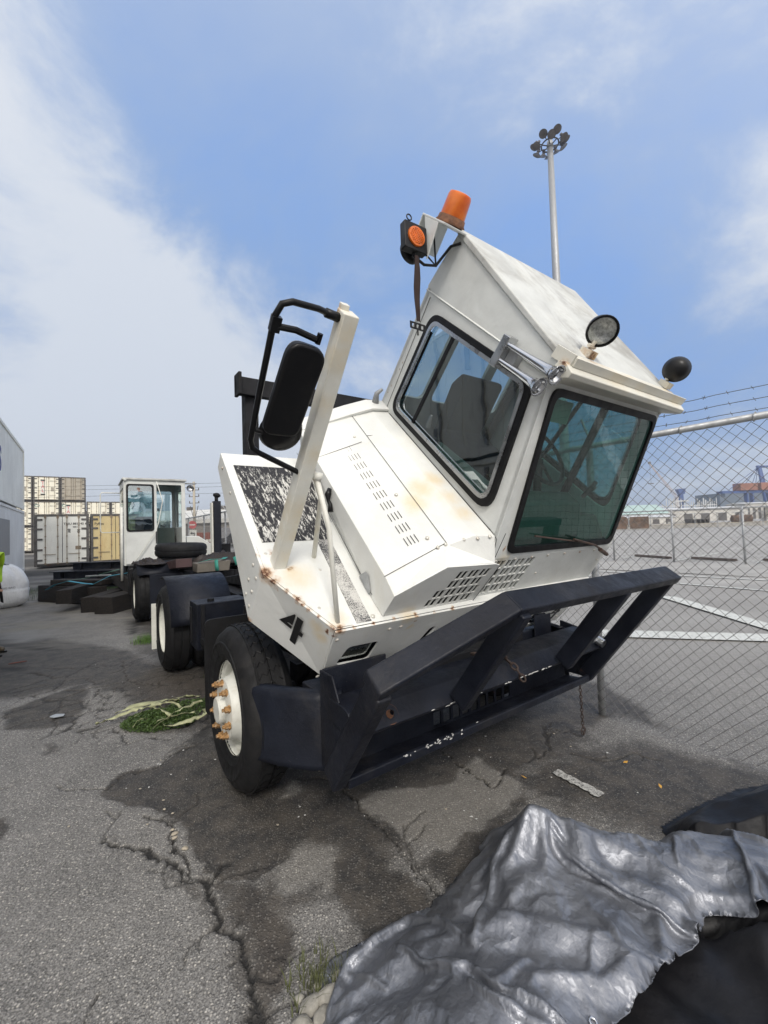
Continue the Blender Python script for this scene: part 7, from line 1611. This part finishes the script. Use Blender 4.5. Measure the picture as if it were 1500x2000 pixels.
gx_, gy_ = .545, 1.235; mb = MB(); mb.tube([(math.cos(a)*.011, math.sin(a)*.011, 0) for a in [k*math.pi/8 for k in range(16)]], .0035, 6, closed=True)
gr = build('grommet', mb, M_chrome, so_, smooth=True); gr.location = (gx_, gy_, hz(gx_, gy_)+.004); gr.rotation_euler = (R(15), R(20), 0)

# ---------------------------------------------------------------- weeds, caution tape, stones, litter
def leaf_cluster(name, c, rx, ry, h, n, mat, lab, cat, seed, size=.02, kind=None, up=.6):
    rr = random.Random(seed); mb = MB()
    for _ in range(n):
        a = rr.uniform(0, 2*math.pi); q = rr.random()**.6; x = math.cos(a)*rx*q; y = math.sin(a)*ry*q; z = rr.random()*h*(1-q*q*.8)+.004
        s_ = size*rr.uniform(.5, 1.3); d = Vector((rr.gauss(0, 1), rr.gauss(0, 1), rr.uniform(0, up))).normalized(); e = d.orthogonal().normalized(); e.rotate(Matrix.Rotation(rr.uniform(0, 6), 3, d)); p0 = Vector((x, y, z))
        mb.add([tuple(p0), tuple(p0+d*s_*.5+e*s_*.35), tuple(p0+d*s_), tuple(p0+d*s_*.5-e*s_*.35)], [(0, 1, 2, 3)])
    o = build(name, mb, mat, None, recalc=False); o.location = c; tag(o, lab, cat, kind=kind); return o
def grass_tuft(name, c, r, h, n, mat, lab, seed, kind=None):
    rr = random.Random(seed); mb = MB()
    for _ in range(n):
        a = rr.uniform(0, 6.28); q = rr.random()*r; x, y = math.cos(a)*q, math.sin(a)*q; hh_ = h*rr.uniform(.4, 1.1); b = rr.uniform(0, 6.28); l_ = hh_*rr.uniform(.2, .9); w_ = .0025
        dx, dy = math.cos(b), math.sin(b); vs = []
        for k in range(4):
            s_ = k/3; vs += [(x+dx*l_*s_*s_-dy*w_*(1-s_), y+dy*l_*s_*s_+dx*w_*(1-s_), hh_*s_*(1-.25*s_)), (x+dx*l_*s_*s_+dy*w_*(1-s_), y+dy*l_*s_*s_-dx*w_*(1-s_), hh_*s_*(1-.25*s_))]
        mb.add(vs, [(2*k, 2*k+1, 2*k+3, 2*k+2) for k in range(3)])
    o = build(name, mb, mat, None, recalc=False); o.location = c; tag(o, lab, 'weed' if not kind else 'grass', kind=kind); return o
M_weed = simple('weed_leaves', (.060, .105, .022, 1), .6, var=.5, scale=40); M_weed2 = simple('bright_grass', (.10, .19, .035, 1), .6, var=.4, scale=30); M_moss = simple('dry_moss', (.09, .10, .035, 1), .8, var=.4, scale=30)
leaf_cluster('weed_patch', (-2.06, 3.80, .004), .33, .20, .10, 7600, M_weed, 'low green weed patch growing from a crack under the yellow caution tape', 'weeds', 5, .017)
leaf_cluster('weed_patch', (-1.80, 4.10, .004), .36, .16, .06, 2200, M_weed, 'thin dark weed patch just behind the caution tape', 'weeds', 6, .018)
grass_tuft('grass_tuft', (-3.80, 6.62, 0), .20, .17, 420, M_weed2, 'bright green grass tuft beside the white slat behind the rear wheel', 4)
grass_tuft('grass_tuft', (-2.05, 4.95, 0), .14, .16, 70, M_moss, 'sparse dry weed stalks in front of the rear wheel', 9)
grass_tuft('grass_tuft', (-.30, 1.60, 0), .13, .09, 170, M_moss, 'thin olive grass among the stones at the corner of the silver tarpaulin', 14)
rr = random.Random(21)
mb = MB()
g_ = grass_tuft('grass', (-8.9, 13.6, 0), 2.4, .28, 7000, M_weed, None, 31, 'stuff')
g2_ = grass_tuft('grass', (-6.3, 11.2, 0), .5, .25, 500, M_weed2, None, 32, 'stuff')
def stone(c, r, mat, seed, lab, cat='stone', group=None, flat=.6):
    bm = bmesh.new(); bmesh.ops.create_icosphere(bm, subdivisions=2, radius=r); rr = random.Random(seed)
    off = Vector((rr.uniform(-9, 9), rr.uniform(-9, 9), 0))
    for v in bm.verts: k = 1+.45*mnoise.noise(v.co/r*1.1+off)+.12*mnoise.noise(v.co/r*3+off); v.co = Vector((v.co.x*k*1.2, v.co.y*k*.9, v.co.z*k*flat))
    me = bpy.data.meshes.new('stone'); bm.to_mesh(me); bm.free(); me.polygons.foreach_set('use_smooth', [True]*len(me.polygons)); o = link('stone', me, mat); o.location = (c[0], c[1], r*flat*.5); o.rotation_euler = (0, 0, rr.uniform(0, 6)); tag(o, lab, cat, group); return o
M_stone = simple('pale_stone', (.30, .285, .25, 1), .85, var=.3, scale=25, dirt=(.12, .13, .07, 1), dirt_amt=.6, bmp=.5, bscale=90); M_shell = simple('pale_pebble', (.42, .37, .29, 1), .7, var=.2, scale=30)
rocks = [(-.245, 1.56, .042), (-.315, 1.53, .036), (-.27, 1.50, .030), (-.22, 1.62, .026), (-.33, 1.47, .034), (-.26, 1.44, .030), (-.19, 1.66, .020), (-.36, 1.56, .018), (-.20, 1.58, .022), (-.30, 1.60, .016), (-.35, 1.42, .022), (-.23, 1.47, .018)]
for i, (x, y, r_) in enumerate(rocks): stone((x, y), r_, M_stone, 50+i, 'grey mossy lump of rubble at the left corner of the silver tarpaulin', group='rubble beside the tarpaulin')
for i, (x, y, r_) in enumerate([(-1.23, 2.405, .016), (-1.215, 2.375, .013), (-1.12, 2.295, .015), (-1.26, 2.44, .009), (-1.40, 2.62, .008), (-1.33, 2.58, .007)]): stone((x, y), r_, M_shell, 80+i, 'small pale pebble lying along the crack in the asphalt', 'pebble', 'pebbles along the crack', .5)
M_lit = simple('scrap_paper', (.60, .60, .58, 1), .8, var=.2)
rr = random.Random(77); spots_l = [(rr.uniform(-1.9, .6), rr.uniform(2.4, 3.3)) for _ in range(46)]+[(rr.uniform(.4, 1.7), rr.uniform(2.5, 3.6)) for _ in range(16)]+[(rr.uniform(-4, -1.5), rr.uniform(3.4, 6.5)) for _ in range(16)]
base_l = None
for i, (x, y) in enumerate(spots_l):
    s_ = rr.uniform(.003, .009); n_ = 6; mb = MB(); mb.prism([(math.cos(2*math.pi*k/n_)*s_*rr.uniform(.6, 1.3), math.sin(2*math.pi*k/n_)*s_*rr.uniform(.5, 1)) for k in range(n_)], 0, .002, lambda a, b, w: (a, b, w)); o = build('litter_chip', mb, M_lit if i % 3 else M_shell, None); o.location = (x, y, .012); tag(o, 'tiny pale chip of litter on the dark damp asphalt', 'litter', 'pale chips on the asphalt')
M_leafy = simple('yellow_leaf', (.55, .30, .05, 1), .7)
for i, (x, y, lab) in enumerate(((1.60, 2.93, 'dry yellow leaf on the asphalt below the fence post'), (1.66, 2.66, 'dry yellow leaf on the asphalt right of the painted mark'), (.86, 2.80, 'small yellow leaf beside the pale patch of asphalt'))):
    mb = MB(); mb.add([(-.018, 0, 0), (-.005, .010, .006), (.018, .004, .010), (.004, -.010, .003)], [(0, 1, 2, 3)]); o = build('leaf', mb, M_leafy, None, solid=.001); o.location = (x, y, .014); o.rotation_euler = (0, 0, i*1.3); tag(o, lab, 'leaf')
o = build('sheet_scrap', MB().prism(roundpoly([(-.06, -.02), (.0, -.04), (.07, -.01), (.05, .03), (-.04, .035)], .015), 0, .006, lambda a, b, w: (a, b, w+.02*a)), simple('grey_scrap', (.34, .37, .40, 1), .5), None); o.location = (-3.12, 3.98, .012); tag(o, 'flat grey scrap lying in the dark broken patch at the left', 'scrap')
o = build('wood_chip', MB().prism([(-.09, -.02), (.07, .0), (.10, .02), (-.05, .025)], 0, .012, lambda a, b, w: (a, b, w)), simple('reddish_wood', (.16, .06, .045, 1), .8), None, .003); o.location = (-5.0, 5.7, .01); o.rotation_euler = (0, 0, .5); tag(o, 'reddish wood splinter on the asphalt left of the grass tuft', 'wood chip')
# caution tape
M_tape = simple('faded_yellow_tape', (.42, .43, .25, 1), .6, var=.3, scale=14, dirt=(.13, .12, .07, 1), dirt_amt=.8)
tape = empty('caution_tape', (-2.10, 3.80, 0), 0, 'faded yellow caution tape lying in loops on the green weeds', 'caution tape')
rt = random.Random(6)
def tape_strip(pts, w, txt=None):
    P = [Vector(p) for p in pts]; P2 = []
    for i in range(len(P)-1):
        for k in range(5):
            u = k/5; a = P[max(i-1, 0)]; b = P[i]; c = P[i+1]; d = P[min(i+2, len(P)-1)]
            P2.append(.5*((2*b)+(c-a)*u+(2*a-5*b+4*c-d)*u*u+(3*b-a-3*c+d)*u**3))
    P2.append(P[-1]); vs = []; m_ = len(P2)
    for i, p in enumerate(P2):
        d = (P2[min(i+1, m_-1)]-P2[max(i-1, 0)]).normalized(); tw = Vector((0, 0, 1)); tw.rotate(Matrix.Rotation(.9*math.sin(i*.37+len(txt or '')+w*90)+rt.gauss(0, .25), 3, d)); n_ = d.cross(tw).normalized()*w*.33*rt.uniform(.7, 1.05); j_ = Vector((rt.gauss(0, .003), rt.gauss(0, .003), rt.gauss(0, .004)+.02)); vs += [tuple(p+n_+j_), tuple(p-n_+j_)]
    build('tape_strip', MB().add(vs, [(2*i, 2*i+1, 2*i+3, 2*i+2) for i in range(m_-1)]), M_tape, tape, solid=.001, smooth=True)
tape_strip([(-.42, .10, .03), (-.30, .18, .06), (-.12, .30, .05), (.08, .40, .05), (.22, .42, .04)], .06)
tape_strip([(-.48, -.08, .02), (-.38, -.02, .04), (-.24, .06, .07), (-.10, .06, .09), (.05, .0, .09), (.18, -.08, .07)], .05)
tape_strip([(.10, -.22, .03), (.20, -.06, .09), (.30, .10, .10), (.34, .18, .09)], .04)
tape_strip([(.16, -.17, .03), (.30, -.17, .04), (.42, -.10, .06), (.46, .0, .06), (.40, .08, .05)], .055)
tape_strip([(-.10, .12, .08), (.0, .20, .09), (.10, .24, .08)], .09)
for q_ in range(5):
    x0_, y0_, a_ = rt.uniform(-.40, .30), rt.uniform(-.14, .26), rt.uniform(0, 3.1); l_ = rt.uniform(.06, .14)
    tape_strip([(x0_-l_*math.cos(a_), y0_-l_*math.sin(a_), rt.uniform(.02, .07)), (x0_, y0_, rt.uniform(.06, .12)), (x0_+l_*math.cos(a_+.5), y0_+l_*math.sin(a_+.5), rt.uniform(.02, .08))], rt.uniform(.025, .05))
tape_strip([(.12, -.14, .07), (.24, -.08, .08), (.36, -.02, .07)], .035)
for s_, x, y, z, rz_, sz in (('CAUTION', -.05, .345, .062, .55, .05), ('NG', -.40, -.035, .05, .45, .055), ('CAUTI', .27, -.175, .050, .05, .052)):
    text_mesh('lettering', s_, sz, M_ink2, Matrix.Translation((x, y, z)) @ Matrix.Rotation(rz_, 4, 'Z') @ Matrix.Rotation(R(18), 4, 'X'), tape, .001)

# ---------------------------------------------------------------- separate pieces become parts of their own
def split(o):
    me = o.data; n = len(me.vertices); par = list(range(n))
    def find(a):
        while par[a] != a: par[a] = par[par[a]]; a = par[a]
        return a
    for e in me.edges: a, b = find(e.vertices[0]), find(e.vertices[1]); par[a] = b
    groups = {}
    for p_ in me.polygons: groups.setdefault(find(p_.vertices[0]), []).append(p_)
    if len(groups) < 2: return
    co = [v.co.copy() for v in me.vertices]; first = True; name = o.name.split('.')[0]; sm_ = me.polygons[0].use_smooth; new = []
    for g_ in groups.values():
        ids = sorted({i for p_ in g_ for i in p_.vertices}); ix = {a: k for k, a in enumerate(ids)}
        m2 = bpy.data.meshes.new(name); m2.from_pydata([co[i] for i in ids], [], [[ix[i] for i in p_.vertices] for p_ in g_]); m2.polygons.foreach_set('use_smooth', [sm_]*len(g_))
        for mt in me.materials: m2.materials.append(mt)
        new.append(m2)
    mods = list(o.modifiers)
    for m2 in new[1:]: c = o.copy(); c.data = m2; COL.objects.link(c)
    o.data = new[0]
for o in list(bpy.data.objects):
    if o.type == 'MESH' and o.name.split('.')[0] in ('rack_upright', 'mirror_clamp', 'screw', 'stud', 'hinge', 'hinge_clamp', 'louvre', 'paint_chip'): split(o)
# ---------------------------------------------------------------- thin sea haze
hzb = MB().box(-4500, 4500, -4500, 4500, -1.2, 62); hzo = build('haze', hzb, None, None); tag(hzo, kind='stuff')
m = bpy.data.materials.new('sea_haze'); m.use_nodes = True; t = NT(m.node_tree)
for n in list(t.n): t.n.remove(n)
o_ = t.new('ShaderNodeOutputMaterial'); pv = t.new('ShaderNodeVolumePrincipled'); pv.inputs['Color'].default_value = (.80, .86, .95, 1); pv.inputs['Density'].default_value = .0007; pv.inputs['Anisotropy'].default_value = .2
t.l.new(pv.outputs[0], o_.inputs['Volume']); hzo.data.materials.append(m)
